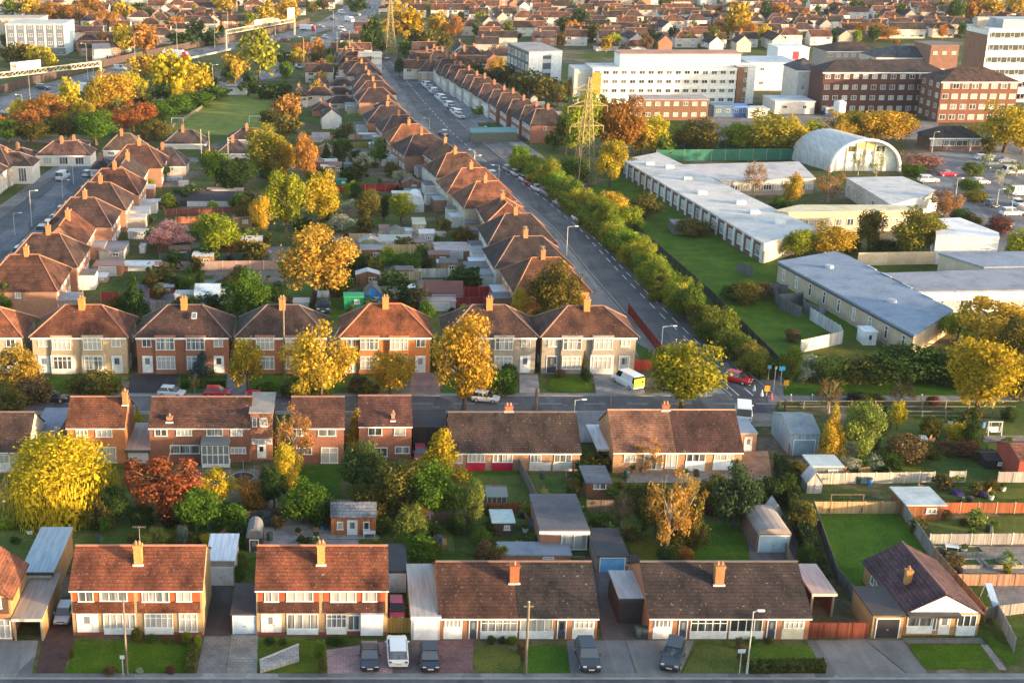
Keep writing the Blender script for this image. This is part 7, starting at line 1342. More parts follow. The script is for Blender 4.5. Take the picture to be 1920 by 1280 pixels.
# terrace on the right of the main road
baseR = [p for p in Rw]; yk0, yk1 = G(0, 275).y, G(0, 132).y
def terr_proto():
    fe = [('W', 'F', -1.4, 4.2, 1.7, 1.2, 3), ('W', 'F', 1.4, 4.2, 1.5, 1.2, 2), ('W', 'F', -1.2, 1.4, 2.0, 1.5, 3), ('D', 'F', 1.6, 1.0, 1.0, 2.0, WHITE), ('W', 'B', 1.3, 4.2, 1.5, 1.2), ('W', 'B', -1.3, 1.4, 2.0, 1.5)]
    return house('terraced_house', (0, 0, 0), 0, 6.3, 8.4, 5.3, 3.2, 'gable', WH_, ROOFS_D[0], None, 'house', feats=fe, chim=[(2.6, .4, 7, 9.6, .8, .7, (.36, .16, .1), 2, False)], oh=.4)
i = 0; line = [p for p in baseR]; acc = 0; Lt = length(line)
def terr2():
    fe = [('W', 'F', x, z, 1.8, 1.3, 3) for x in (-3.6, -1.2, 1.2, 3.6) for z in (4.1, 1.4)]+[('W', 'B', -3, 4.1, 1.6, 1.2), ('W', 'B', 3, 1.4, 2.0, 1.4), ('W', 'L', -1, 4.1, .9, 1), ('W', 'R', -1, 4.1, .9, 1)]
    return house('terraced_house', (0, 0, 0), 0, 10.6, 10.5, 5.1, 3.9, 'hipy', WH_, ROOFS_D[0], None, 'house', feats=fe, chim=[(0, 1, 7, 10.2, 1.0, .8, (.36, .16, .1), 2, False)], oh=.4)
while acc < Lt:
    p, d = along(line, acc); acc += 11.8
    if not (yk0 < p.y < yk1): continue
    n = Vector((d.y, -d.x, 0)); t_ = (p.y-yk0)/(yk1-yk0); c = p+n*(20-9*min(1, t_*1.5)+R.uniform(-.4, .4)); rz = math.atan2(-n.y, -n.x)+math.pi/2; br_ = i < 4
    place('terrace', (c.x, c.y, 0), rz, jit(R.choice(ROOFS_D), .08), (.3, .14, .1) if br_ else jit(WH_, .06), ('brick' if br_ else 'white-fronted')+' dark-roofed house, '+ordn(i)+' from the near end on the right of the main road', 'houses on the right of the main road', terr2, (1, 1, R.uniform(.9, 1.05))); i += 1
# two big semis where the terrace ends
semi_at(785, 835, 152, 135, 112, 'hip', (.5, .36, .25), (.16, .1, .085), 'brown hipped house at the far end of the white terrace', name='detached_house'); semi_at(778, 828, 126, 114, 96, 'hip', WH_, (.1, .065, .06), 'dark hipped white house behind the far terrace end', name='detached_house'); semi_at(850, 896, 122, 112, 92, 'hip', WH_, (.075, .055, .06), 'dark hipped white house left of the office block', name='detached_house')
# cars along the main road
PK_ = [(953, 322, 'hatch', (.2, .22, .28)), (968, 330, 'hatch', (.6, .6, .61)), (984, 341, 'hatch', (.55, .55, .56)), (994, 347, 'hatch', (.42, .02, .05)), (1008, 358, 'saloon', (.62, .63, .64)), (1026, 367, 'suv', (.2, .2, .22)), (1050, 387, 'saloon', (.16, .18, .24))]
for i, (u, v, k, c) in enumerate(PK_): car(u, v, k, c, 17, ['blue-grey', 'white', 'white', 'dark red', 'silver', 'dark grey', 'dark blue'][i]+' car parked below the school hedge, '+ordn(i)+' from the far end of the line', scale=1.12)
car(1086, 416, 'saloon', (.66, .67, .68), 14, 'white car driving down the main road beside the hedge', scale=1.12); car(921, 332, 'suv', (.3, .32, .34), 190, 'grey car on the main road opposite the parked line', scale=1.1); car(832, 254, 'hatch', (.22, .22, .24), 195, 'dark car on the far stretch of the main road', scale=1.2)
for i, (u, v, k, c, l) in enumerate([(950, 386, 'suv', (.55, .015, .04), 'bright red'), (938, 366, 'hatch', (.5, .55, .62), 'pale blue'), (845, 314, 'hatch', (.03, .03, .035), 'black'), (868, 314, 'saloon', (.62, .62, .62), 'white'), (940, 405, 'hatch', (.6, .6, .6), 'silver-white'), (785, 258, 'hatch', (.6, .6, .6), 'white')]): car(u, v, k, c, 95, l+(' car parked in a drive beside the orange roofs left of the main road' if l != 'white' else ' car in a drive left of the main road, '+('beside the black one' if v > 300 else 'farthest up')), scale=1.1)
i = 0
for p in np.linspace(0, 1, 15):
    a = Vector((*G(796, 160)[:2], 0)).lerp(Vector((*G(862, 222)[:2], 0)), p); u, v = PX((a.x, a.y, 0)); c = [(.6, .6, .62), (.7, .7, .7), (.5, .5, .52), (.15, .3, .5), (.66, .66, .66), (.1, .1, .12)][i % 6]
    car(u, v, ['hatch', 'van', 'suv'][i % 3], c, R.choice((16, 196)), ['silver', 'white', 'grey', 'blue', 'off-white', 'black'][i % 6]+(' van' if i % 3 == 1 else ' car')+' in the forecourts of the white terrace, '+ordn(i)+' from the far end', scale=1.1); i += 1
for i, (u, vb, vt) in enumerate([(935, 345, 310), (888, 335, 292), (890, 300, 282), (900, 262, 238), (805, 245, 222)]): lamp_post(u, vb, vt, 'street lamp on the upper main road, '+ordn(i)+' listed among five there'[:0]+' one counted from the school hedge end', 1.2, 1 if i % 2 else -1)
for u, vb, vt in ((886, 322, 298), (907, 330, 314)): sign(u, vb, vt, (.75, .6, .03), 'yellow road sign beside the main road, '+('left' if u < 900 else 'right')+' of the pair', 1.5, 1.5)
block('bus_canopy', 'teal flat canopy in front of the brick terrace end', [(882, 240), (884, 248), (970, 246), (966, 238)], 3.2, (.1, .12, .1), (.12, .26, .28), 'canopy', wallmat='paint')
# car park
i = 0
for u, v, k, c, l, hd in [(1776, 330, 'saloon', (.45, .02, .06), 'crimson', 95), (1865, 316, 'suv', (.05, .07, .08), 'dark green', 90), (1858, 388, 'hatch', (.06, .09, .12), 'navy', 5), (1908, 386, 'hatch', (.55, .6, .66), 'pale blue', 5), (1915, 366, 'van', (.7, .7, .7), 'white', 90), (1896, 404, 'suv', (.66, .66, .66), 'cream white', 95), (1918, 402, 'hatch', (.3, .04, .05), 'dark red', 5), (1900, 326, 'van', (.62, .64, .66), 'silver', 90), (1842, 300, 'hatch', (.6, .6, .6), 'off-white', 90), (1862, 302, 'hatch', (.4, .4, .42), 'mid grey', 90), (1740, 342, 'suv', (.6, .6, .6), 'small white', 90), (1885, 305, 'saloon', (.2, .22, .26), 'slate', 90), (1838, 345, 'hatch', (.62, .63, .64), 'light silver', 90), (1880, 425, 'hatch', (.1, .1, .11), 'black', 90)]:
    car(u, v, k, c, hd, l+(' van' if k == 'van' else ' car')+' in the car park beside the arched hall', scale=1.1, group='cars in the car park')
for i, (u, vb, vt) in enumerate([(1747, 285, 248), (1818, 285, 262), (1895, 402, 372), (1792, 365, 335), (1868, 390, 355)]): lamp_post(u, vb, vt, 'lighting column in the car park*', .8, 1)
# ------------------------------------------------------------------ sheds, garages and fences in the long gardens
S_ = [(227, 298, 508, 498, 480, 'flat', (.36, .14, .08), (.72, .72, .7), 'brick store with broad white flat roof behind the nearest left-street semi'), (176, 228, 518, 498, 488, 'flat', (.38, .18, .1), (.42, .24, .2), 'brick shed with pinkish roof left of the broad white roof'), (170, 200, 530, 519, 503, 'flat', (.4, .3, .24), (.7, .7, .7), 'little white-roofed garage behind the nearest left-street semi'), (365, 411, 574, 552, 535, 'pitched', (.26, .4, .52), (.5, .6, .66), 'pale blue double shed with whitish blue roof'), (413, 440, 570, 550, 542, 'flat', (.24, .38, .5), (.5, .36, .38), 'narrow blue shed right of the pale blue double shed'), (383, 428, 545, 533, 518, 'flat', (.3, .36, .4), (.14, .16, .2), 'shed with dark slate flat roof behind the pale blue double shed'), (328, 362, 570, 552, 542, 'flat', (.4, .37, .33), (.46, .43, .4), 'low stone-coloured shed left of the pale blue double shed'), (290, 325, 550, 538, 530, 'flat', (.3, .07, .06), (.36, .38, .4), 'small red-walled shed with grey roof'),
 (550, 579, 578, 566, 553, 'flat', (.6, .6, .6), (.74, .74, .74), 'white box trailer behind the patchy-roofed semi'), (645, 681, 581, 556, 552, 'flat', (.02, .26, .13), (.03, .32, .17), 'bright green metal container behind the orange semi'), (683, 716, 572, 552, 540, 'apex', (.03, .17, .5), (.16, .14, .14), 'bright blue hut right of the green container'), (788, 854, 584, 565, 556, 'flat', (.45, .41, .37), (.4, .3, .28), 'long low pinkish-grey garage behind the gap in the hipped semis'), (796, 868, 560, 553, 530, 'pitched', (.45, .32, .28), (.2, .09, .08), 'garage with half maroon half slate pitched roof'), (762, 778, 548, 540, 532, 'flat', (.7, .7, .7), (.72, .72, .72), 'tiny white hut in the middle gardens'), (720, 737, 512, 500, 496, 'flat', (.6, .62, .64), (.7, .72, .73), 'tiny pale shed among dark shrubs'),
 (724, 776, 440, 432, 420, 'flat', (.5, .52, .55), (.72, .74, .76), 'garage with bright white flat roof in the middle gardens'), (774, 798, 440, 420, 408, 'flat', (.42, .38, .28), (.56, .52, .38), 'cream upright shed beside the bright white roof'), (800, 836, 445, 436, 428, 'flat', (.3, .25, .22), (.7, .62, .55), 'small pinkish white lean-to roof behind the road semis'), (712, 772, 470, 452, 440, 'flat', (.4, .38, .34), (.44, .42, .38), 'wide stone-grey store behind a tan fence'), (776, 800, 470, 454, 446, 'flat', (.38, .28, .2), (.26, .2, .18), 'small tan shed right of the stone-grey store'), (816, 880, 486, 470, 452, 'flat', (.3, .15, .11), (.48, .38, .36), 'brick garage with pale pinkish roof edge behind the road semis'), (880, 930, 450, 436, 420, 'flat', (.5, .5, .52), (.56, .62, .66), 'white extension with pale blue roof on a road semi'), (880, 910, 510, 492, 482, 'flat', (.62, .63, .66), (.66, .68, .72), 'white lean-to on the second road semi'), (820, 848, 510, 494, 484, 'flat', (.42, .36, .3), (.5, .48, .46), 'small shed with pale roof, left of the white lean-to'),
 (283, 325, 382, 378, 366, 'flat', (.3, .16, .13), (.66, .64, .64), 'long white flat roof beside the gabled road semi'), (325, 460, 388, 376, 362, 'pitched', (.06, .05, .05), (.045, .042, .05), 'long black-roofed garage row in the left gardens'), (345, 365, 370, 360, 354, 'flat', (.4, .42, .44), (.62, .66, .66), 'pale glazed shed behind the black garage row'), (388, 455, 366, 356, 350, 'flat', (.4, .32, .26), (.42, .32, .28), 'pinkish flat-roofed store behind the black garage row'), (300, 340, 340, 334, 328, 'flat', (.42, .4, .38), (.6, .6, .58), 'low white roof right of the furthest left-street semis'), (335, 352, 350, 342, 334, 'flat', (.62, .6, .5), (.6, .58, .5), 'tiny cream shed right of the furthest left-street semis'), (240, 276, 448, 434, 428, 'flat', (.4, .4, .42), (.42, .44, .5), 'grey extension with a pale rail, behind the left semis'), (186, 232, 488, 470, 452, 'flat', (.4, .38, .36), (.2, .2, .23), 'slate-roofed extension left of the pink cherry'), (262, 272, 475, 462, 456, 'flat', (.6, .6, .58), (.6, .6, .58), 'narrow white outhouse left of the pink cherry'), (464, 506, 486, 476, 466, 'flat', (.12, .12, .14), (.2, .2, .23), 'dark shed beyond the long pinkish fence'),
 (672, 712, 262, 252, 248, 'flat', (.4, .4, .4), (.7, .7, .71), 'white flat-roofed garage, upper one of the middle garden pair'), (692, 724, 280, 270, 266, 'flat', (.45, .4, .36), (.72, .72, .72), 'white flat-roofed garage, lower one of the middle garden pair'), (706, 760, 312, 298, 288, 'flat', (.36, .26, .24), (.38, .28, .29), 'mauve-roofed store behind the orange gable'), (645, 684, 318, 308, 302, 'flat', (.24, .26, .3), (.22, .24, .28), 'slate-blue flat shed in the upper gardens'), (630, 650, 348, 338, 332, 'flat', (.03, .2, .14), (.04, .24, .17), 'small dark teal shed in the upper gardens'), (735, 768, 368, 362, 356, 'flat', (.5, .5, .5), (.68, .64, .58), 'cream flat roof beside the yellow-green garden tree'), (765, 795, 398, 384, 370, 'barrel', (.5, .5, .5), (.68, .7, .73), 'white arched-roof shelter beside the yellow-green garden tree'), (745, 785, 352, 344, 336, 'flat', (.4, .42, .45), (.5, .54, .6), 'blue-white conservatory roof behind a road semi'), (745, 806, 360, 352, 346, 'flat', (.1, .1, .12), (.1, .11, .14), 'dark flat roof behind a road semi'), (585, 618, 268, 260, 252, 'pitched', (.5, .45, .42), (.3, .27, .27), 'small grey pitched-roof outbuilding in the upper gardens')]
for i, (u0, u1, vb, ve, vr, rt, wc, rc, lab) in enumerate(S_):
    k = rt; a_ = G(0, vb).y; dd = max(2.5, min(9, (G(0, vr, max(2, Zat(ve, a_))).y-a_)))
    shed(u0, u1, vb, ve, vr-4 if rt != 'flat' else vr, dd, k, wc, rc, lab, 'garage' if u1-u0 > 50 else 'garden_shed', (.5, .5, .5) if u1-u0 > 50 else None, True, wallmat='wall' if u1-u0 > 40 else 'wood', doorw=.6)
car(606, 580, 'van', (.03, .045, .06), 0, 'dark blue van with dusty top behind the broad golden-orange tree', scale=1.25); car(765, 572, 'saloon', (.68, .68, .69), 80, 'white car parked behind the chimney of the orange semi', scale=1.1)
FN = [((290, 508), (520, 506), 1.9, (.34, .24, .21), 'long pinkish brick garden wall topped with pale coping'), ((300, 490), (505, 488), 1.7, (.07, .11, .085), 'dark green garden fence behind the pinkish wall'), ((655, 455), (710, 455), 2.0, (.4, .28, .2), 'tan fence panels left of the stone-grey store'), ((655, 478), (815, 476), 2.0, (.48, .36, .18), 'straw-coloured fence above the dark shrub row'), ((700, 528), (790, 526), 1.8, (.34, .3, .2), 'pale olive fence below the dark shrub row'), ((760, 522), (868, 521), 1.9, (.42, .42, .38), 'whitish rail fence in front of the maroon garage roof'), ((870, 556), (925, 556), 1.9, (.28, .03, .03), 'dark red fence left of the second road semi'), ((853, 577), (960, 575), 1.9, (.26, .03, .035), 'long dark red fence behind the grey-fronted semi'), ((628, 362), (760, 358), 1.9, (.28, .035, .035), 'crimson fence with pale posts across the upper gardens'), ((190, 566), (225, 566), 1.8, (.28, .05, .05), 'short maroon fence behind the cream-fronted semi'), ((280, 560), (300, 560), 1.8, (.28, .05, .05), 'short maroon fence right of the dark conifer'), ((290, 580), (380, 582), 1.5, (.28, .24, .2), 'low tan fence behind the skylight semi'), ((310, 405), (460, 400), 1.6, (.22, .08, .06), 'brown-red fence below the black garage row'), ((330, 420), (400, 418), 1.6, (.36, .14, .08), 'orange-brown fence behind the pink cherry'), ((560, 265), (680, 262), 1.6, (.4, .25, .2), 'pinkish fence in the upper gardens'), ((585, 280), (690, 277), 1.6, (.2, .19, .05), 'mossy yellow-green fence in the upper gardens'), ((720, 576), (790, 576), 1.6, (.25, .05, .05), 'dark red fence under the white parked car'), ((380, 282), (480, 300), 1.4, (.25, .2, .16), 'brown fence beside the slate-purple bungalow'), ((310, 250), (400, 190), 1.2, (.14, .13, .11), 'thin brown fence along the left side of the playing field'), ((515, 180), (508, 240), 1.4, (.1, .13, .08), 'dark green fence on the right side of the playing field'), ((480, 395), (560, 392), 1.6, (.2, .13, .1), 'brown fence behind the lime yellow tree'), ((640, 408), (720, 406), 1.6, (.26, .19, .16), 'weathered fence left of the yellow-green garden tree')]
for (a, b, h, c, l) in FN: fence([a, b], h, c, l, 'fence' if 'wall' not in l else 'garden_wall', 2.6, tuple(min(.7, x*1.5+.08) for x in c), mat='wood' if 'wall' not in l else 'wall')
# garden plots: worn lawns, paving, soil
for i in range(104):
    a, b = [((215, 330), (480, 600)), ((480, 300), (820, 600)), ((590, 230), (780, 330)), ((0, 940), (600, 1040)), ((700, 930), (1000, 1000)), ((1660, 790), (1910, 880)), ((880, 130), (1040, 240)), ((560, 150), (700, 260))][i % 8]
    if i % 8 < 3 and R.random() < .6: PV = True
    else: PV = False
    p = G(R.uniform(a[0], b[0]), R.uniform(a[1], b[1])); w, d = R.uniform(3, 9), R.uniform(2.5, 7); ZL[0] += .0007; m_, c_, n_ = R.choice([('paving', (.26, .22, .2), 'patio'), ('paving', (.2, .16, .15), 'patio'), ('ground', (.1, .1, .1), 'soil_bed')]) if PV else R.choice([('grass', (.08, .11, .025), 'lawn'), ('grass', (.05, .085, .02), 'lawn'), ('paving', (.3, .25, .23), 'patio'), ('grass', (.09, .12, .03), 'lawn'), ('grass', (.07, .12, .025), 'lawn'), ('grass', (.1, .13, .035), 'lawn')])
    struct(MB().sheet([(p.x-w, p.y-d, ZL[0]), (p.x+w, p.y-d, ZL[0]), (p.x+w, p.y+d, ZL[0]), (p.x-w, p.y+d, ZL[0])]).build(n_, m_, None, jit(c_, .15)))
# small sheds along the garden ends
for i in range(34):
    a, b = [((230, 340), (480, 590)), ((480, 290), (780, 560)), ((590, 215), (760, 330)), ((640, 430), (850, 590)), ((930, 150), (1050, 235))][i % 5]
    u, v = R.uniform(a[0], b[0]), R.uniform(a[1], b[1]); sc = S(v); w = R.uniform(2, 4.5)*sc; he = R.uniform(1.9, 2.5)*sc*.97; rt = R.choice(['flat', 'pitched', 'pitched', 'apex']); ci = R.randrange(6)
    shed(u, u+w, v, v-he, v-he-R.uniform(.6, 1.1)*sc, R.uniform(2, 4), rt, jit([(.3, .19, .1), (.22, .12, .08), (.35, .33, .3), (.2, .24, .2), (.42, .4, .36), (.3, .1, .07)][ci]), jit(R.choice([(.14, .13, .14), (.3, .29, .28), (.5, .5, .5), (.2, .12, .1)])), ['tan', 'dark brown', 'grey', 'grey-green', 'pale', 'red-brown'][ci]+' garden shed*')
# garden clutter
def clut(k, p):
    r = empty(k, p, R.uniform(0, 3.14))
    if k == 'garden_table':
        c = R.choice([(.7, .7, .68), (.2, .12, .07)]); MB().box(-.7, .7, -.45, .45, .7, .75).build('table_top', 'paint', r, c)
        for x in (-.6, .6):
            for y in (-.35, .35): MB().box(x-.04, x+.04, y-.04, y+.04, 0, .7).build('leg', 'paint', r, c)
        lk_ = 'white garden table' if c[0] > .5 else 'brown garden table'
    elif k == 'garden_bench':
        c = (.3, .18, .09); MB().box(-.8, .8, -.25, .25, .42, .48).build('seat', 'wood', r, c); MB().box(-.8, .8, .22, .28, .55, .95).build('backrest', 'wood', r, c)
        for x in (-.7, .7): MB().box(x-.05, x+.05, -.22, .28, 0, .42).build('leg', 'wood', r, c)
        lk_ = 'wooden garden bench'
    elif k == 'water_butt':
        c = R.choice([(.05, .18, .4), (.04, .1, .06)]); MB().tube((0, 0, 0), (0, 0, .95), .33, .38, 10).build('barrel', 'paint', r, c); MB().tube((0, 0, .95), (0, 0, 1.02), .4, .36, 10).build('lid', 'paint', r, (.05, .05, .05)); lk_ = ('blue' if c[2] > .2 else 'dark green')+' water butt'
    elif k == 'compost_bin':
        MB().tube((0, 0, 0), (0, 0, .8), .5, .36, 10).build('body', 'paint', r, (.03, .04, .03)); MB().tube((0, 0, .8), (0, 0, .9), .38, .2, 10).build('lid', 'paint', r, (.03, .03, .03)); lk_ = 'black compost bin'
    else:
        c = R.choice([(.75, .74, .7), (.45, .2, .12)]); MB().tube((0, 0, 0), (0, 0, .5), .25, .36, 10).build('pot', 'paint', r, c); q = obj('plant', FARTREE['bush', 0], r, jit(GR, .3)); q.scale = (.9, .9, .9); q.location.z = .4; lk_ = ('white' if c[2] > .5 else 'terracotta')+' flower pot'
    tag(r, None, {'garden_table': 'table', 'garden_bench': 'bench', 'water_butt': 'water butt', 'compost_bin': 'compost bin', 'flower_pot': 'pot'}[k]); BARE.append((r, lk_, Vector((p.x, p.y, .5))))
for (a, b, n) in (((500, 985), (620, 1015), 5), ((640, 980), (720, 1015), 3), ((800, 985), (920, 1040), 6), ((930, 960), (1010, 1020), 8), ((1010, 890), (1100, 935), 5), ((1170, 880), (1380, 900), 7), ((1530, 885), (1680, 930), 6), ((1700, 905), (1900, 1000), 10), ((1760, 1030), (1900, 1080), 6), ((240, 520), (640, 600), 10), ((640, 450), (860, 590), 10), ((300, 380), (760, 460), 10), ((1700, 780), (1880, 850), 5), ((20, 985), (450, 1020), 5)):
    for i in range(n):
        p = G(R.uniform(a[0], b[0]), R.uniform(a[1], b[1])); p.z = 0; clut(R.choice(['garden_table', 'garden_bench', 'water_butt', 'compost_bin', 'flower_pot', 'flower_pot']), p)
# goal posts on the playing field
for (u, v, l) in ((333, 236, 'small white goal at the near corner of the playing field'), (478, 232, 'tall thin white goal on the right side of the playing field')):
    p = G(u, v); r = empty('goal', p); m = MB(); m.tube((-1.8, 0, 0), (-1.8, 0, 2.4), .08, None, 6); m.tube((1.8, 0, 0), (1.8, 0, 2.4), .08, None, 6); m.tube((-1.8, 0, 2.4), (1.8, 0, 2.4), .08, None, 6); m.build('frame', 'paint', r, (.75, .75, .72))
    m = MB()
    for t in np.linspace(-1.8, 1.8, 7): m.tube((t, 0, 2.4), (t, 1.4, 0), .015, None, 3)
    m.tube((-1.8, 1.4, .02), (1.8, 1.4, .02), .03, None, 4); m.build('net', 'paint', r, (.5, .5, .5)); tag(r, l, 'goal')
slab('pavilion', 'white pavilion with dark door at the far end of the playing field', 424, 462, 178, 162, 5, (.72, .72, .7), (.3, .28, .26), 1, 2, 1.4, 1.0, 'pavilion', wallmat='paint'); slab('garden_shed', 'tiny white hut right of the white pavilion', 487, 496, 172, 163, 3, (.74, .74, .72), (.5, .5, .5), 1, 1, .8, .6, 'shed', wallmat='paint')
# street lamps in the long gardens (masts)
for u, vb, vt in ((624, 385, 335), (393, 300, 246), (378, 300, 242), (428, 300, 258)): pole(u, vb, vt, 'pale pole rising among the garden trees*', 'telegraph_pole', .13, False, (.42, .36, .25))
# unseen semis added across the near street, casting evening shade on the fronts
for i, x in enumerate((-50, -33.5, -17, -.5, 18, 36, 54, 72, 92, 112)):
    place('semi_gable', (x+10, 83, 0), math.pi, ROOFS_O[i % 6], WALLS[i % 3], 'unseen gabled semi added for shade across the front street, '+ordn(i)+' from the left', 'unseen houses added for shade across the front street', lambda: semi_proto('gable'))
# belt of trees between motorway, playing field and bungalows
for i in range(62):
    t = R.random(); u = R.uniform(-10, 440) if i < 48 else R.uniform(520, 660); vv = (252-(u/440)*85+R.uniform(-30, 22)) if i < 48 else R.uniform(110, 165)
    if inpoly(u, vv, [(300, 250), (312, 208), (400, 182), (520, 172), (508, 240)]): continue
    p = G(u, vv); p.z = 0; h = R.uniform(4, 9.5); tree_at(p, h*R.uniform(.8, 1.2), h, R.choice(['round', 'spread', 'bush', 'oval']), jit(R.choice([OR, YO, OL, GR, DG, RO, GR, OL, YE]), .15), None, 'tree', None, True)
# ------------------------------------------------------------------ the town beyond
NO = [[(-200, 265), (-200, 150), (190, 108), (400, 66), (560, 40), (640, 12), (670, -40), (750, -40), (720, 30), (660, 80), (560, 150), (480, 195), (300, 265)], [(-200, 110), (-200, 60), (160, 60), (160, 110)], [(930, 170), (945, 92), (1070, 92), (1085, 100), (1400, 100), (1400, 92), (1530, 92), (1790, 75), (2100, 75), (2100, 250), (1300, 250), (1000, 260)], [(690, 90), (770, 90), (790, 150), (880, 250), (720, 260), (680, 130)], [(690, 40), (880, 40), (880, 102), (690, 102)]]
def ok(u, v): return not any(inpoly(u, v, P) for P in NO)
def far_proto(kind):
    if kind == 'bungalow': w, d, he, rise, rt = 12.5, 8, 2.8, 2.8, 'hip'
    elif kind == 'terrace': w, d, he, rise, rt = 22, 8, 5.2, 3.0, 'gable'
    elif kind == 'gabled': w, d, he, rise, rt = 13, 8, 5.2, 3.2, 'gable'
    else: w, d, he, rise, rt = 13, 8.4, 5.3, 3.4, 'hip'
    nm = {'bungalow': 'suburban_bungalow', 'terrace': 'suburban_terrace', 'gabled': 'suburban_gabled_house', 'hipped': 'suburban_hipped_house'}[kind]
    fe = []
    for side in 'FB':
        for x in ((-.3, .3) if kind != 'terrace' else (-.38, -.13, .13, .38)):
            for z in ((4.0, 1.4) if he > 4 else (1.4,)): fe.append(('W', side, x*w, z, 2.4, 1.3, 2))
    return house(nm, (0, 0, 0), 0, w, d, he, rise, rt, WH_, (.2, .1, .07), None, 'house', feats=fe, chim=[(w*.2, .3, he+rise*.5, he+rise+1.3, 1.0, .8, (.4, .2, .1), 0, False)], gutter=False)
FARN = 0; rowi = 0
LOOKS = {0: 'orange-roofed', 1: 'red-roofed', 2: 'brown-roofed', 3: 'dark-roofed', 4: 'plum-roofed'}
RC5 = [(.19, .09, .06), (.17, .075, .055), (.115, .072, .06), (.07, .053, .052), (.095, .066, .07)]
for v in (150, 139, 129, 118, 108, 98, 89, 80, 72, 64, 56, 49, 42, 35, 29, 23, 17, 11, 6, 1, -4):
    y = G(0, v).y; step = 12.6+R.uniform(0, 2); x = G(-20, v).x+R.uniform(0, 12); j = 0; flip = rowi % 2; rowc = R.random()
    while x < G(1945, v).x:
        yy = y+R.uniform(-3, 3)+math.sin(x*.02+rowi)*7; x += step*R.uniform(.85, 1.2); u, vv = PX((x, yy, 0))
        if not ok(u, vv) or R.random() < (.12 if v > 40 else .2): continue
        k = R.choice(['hipped', 'hipped', 'gabled', 'gabled', 'terrace', 'bungalow']) if v > 20 else R.choice(['hipped', 'gabled', 'terrace', 'terrace'])
        ci = R.choice((0, 1, 2, 2, 3, 4) if rowc < .6 else (2, 3, 3, 4, 2, 0))
        o = place('far_'+k, (x, yy, 0), R.choice((0, math.pi))+R.uniform(-.12, .12)+(math.pi/2 if R.random() < .2 else 0), jit(RC5[ci], .1), jit(R.choice([WH_, WH_, (.62, .56, .48), (.4, .2, .13), (.5, .42, .35)]), .08), None, 'houses of the town beyond', lambda: far_proto(k), (.82, .82, R.uniform(.8, .95)))
        BARE.append((o, LOOKS[ci]+' '+{'hipped': 'hipped house', 'gabled': 'gabled house', 'terrace': 'short terrace', 'bungalow': 'bungalow'}[k], Vector((x, yy, 4)))); FARN += 1; j += 1
        if k == 'terrace': x += 8
    rowi += 1
for v in (166, 182, 199, 217, 236):      # backland houses between the playing field and the main road
    for u in np.arange(552, 700, 44):
        uu = u+R.uniform(-9, 9)+(v-166)*.25; p = G(uu, v+R.uniform(-4, 4)); k = R.choice(['bungalow', 'bungalow', 'gabled', 'hipped'])
        if uu > 640+(236-v)*.3 or R.random() < .15: continue
        o = place('far_'+k, (p.x, p.y, 0), R.choice((0, math.pi/2))+R.uniform(-.15, .15), jit(R.choice(ROOFS_D), .1), jit(R.choice([WH_, (.4, .2, .13), (.5, .42, .35)]), .08), None, 'houses behind the main road', lambda: far_proto(k), (.75, .75, .72))
        BARE.append((o, 'dark-roofed backland '+('bungalow' if k == 'bungalow' else k+' house'), Vector((p.x, p.y, 3))))
nt_ = 0; random.seed(3)
while nt_ < 290:
    v = 150-158*R.random()**.9; u = R.uniform(-10, 1930)
    if not ok(u, v) and R.random() < .93: continue
    c = R.choice([OR, YO, YG, OL, GR, GR, DG, DG, OL, BR, LG, BR, GR, DG, OL]); p = G(u, v); p.z = 0; h = R.uniform(3.5, 9.5); k = R.choice(['round', 'oval', 'spread', 'round', 'bush'])
    tree_at(p, h*R.uniform(.7, 1.05), h if k != 'bush' else h*.5, k, jit(c, .2), None, 'garden_tree', 'trees of the town beyond', True, CNAME[c]+' far-off tree'); nt_ += 1
# streets running away through the town beyond
for pts in ([(885, 105), (945, 60), (985, 35)], [(1222, 100), (1262, 62), (1290, 40)], [(1590, 62), (1640, 28), (1660, 5)], [(560, 128), (650, 95), (770, 118)]): strip(wline(pts), 8, .04, 'asphalt', (.17, .17, .18), 'town_street')
for i, (u, v) in enumerate([(900, 92), (920, 76), (938, 62), (955, 52), (1240, 82), (1252, 70), (1268, 58), (1612, 48), (1630, 34), (668, 112), (690, 112), (720, 112)]): car(u, v, ['hatch', 'van', 'suv'][i % 3], [(.62, .62, .62), (.68, .68, .68), (.12, .14, .2)][i % 3], R.uniform(10, 40), ['silver car', 'white van', 'dark car'][i % 3]+' on a far street*', scale=1.15)
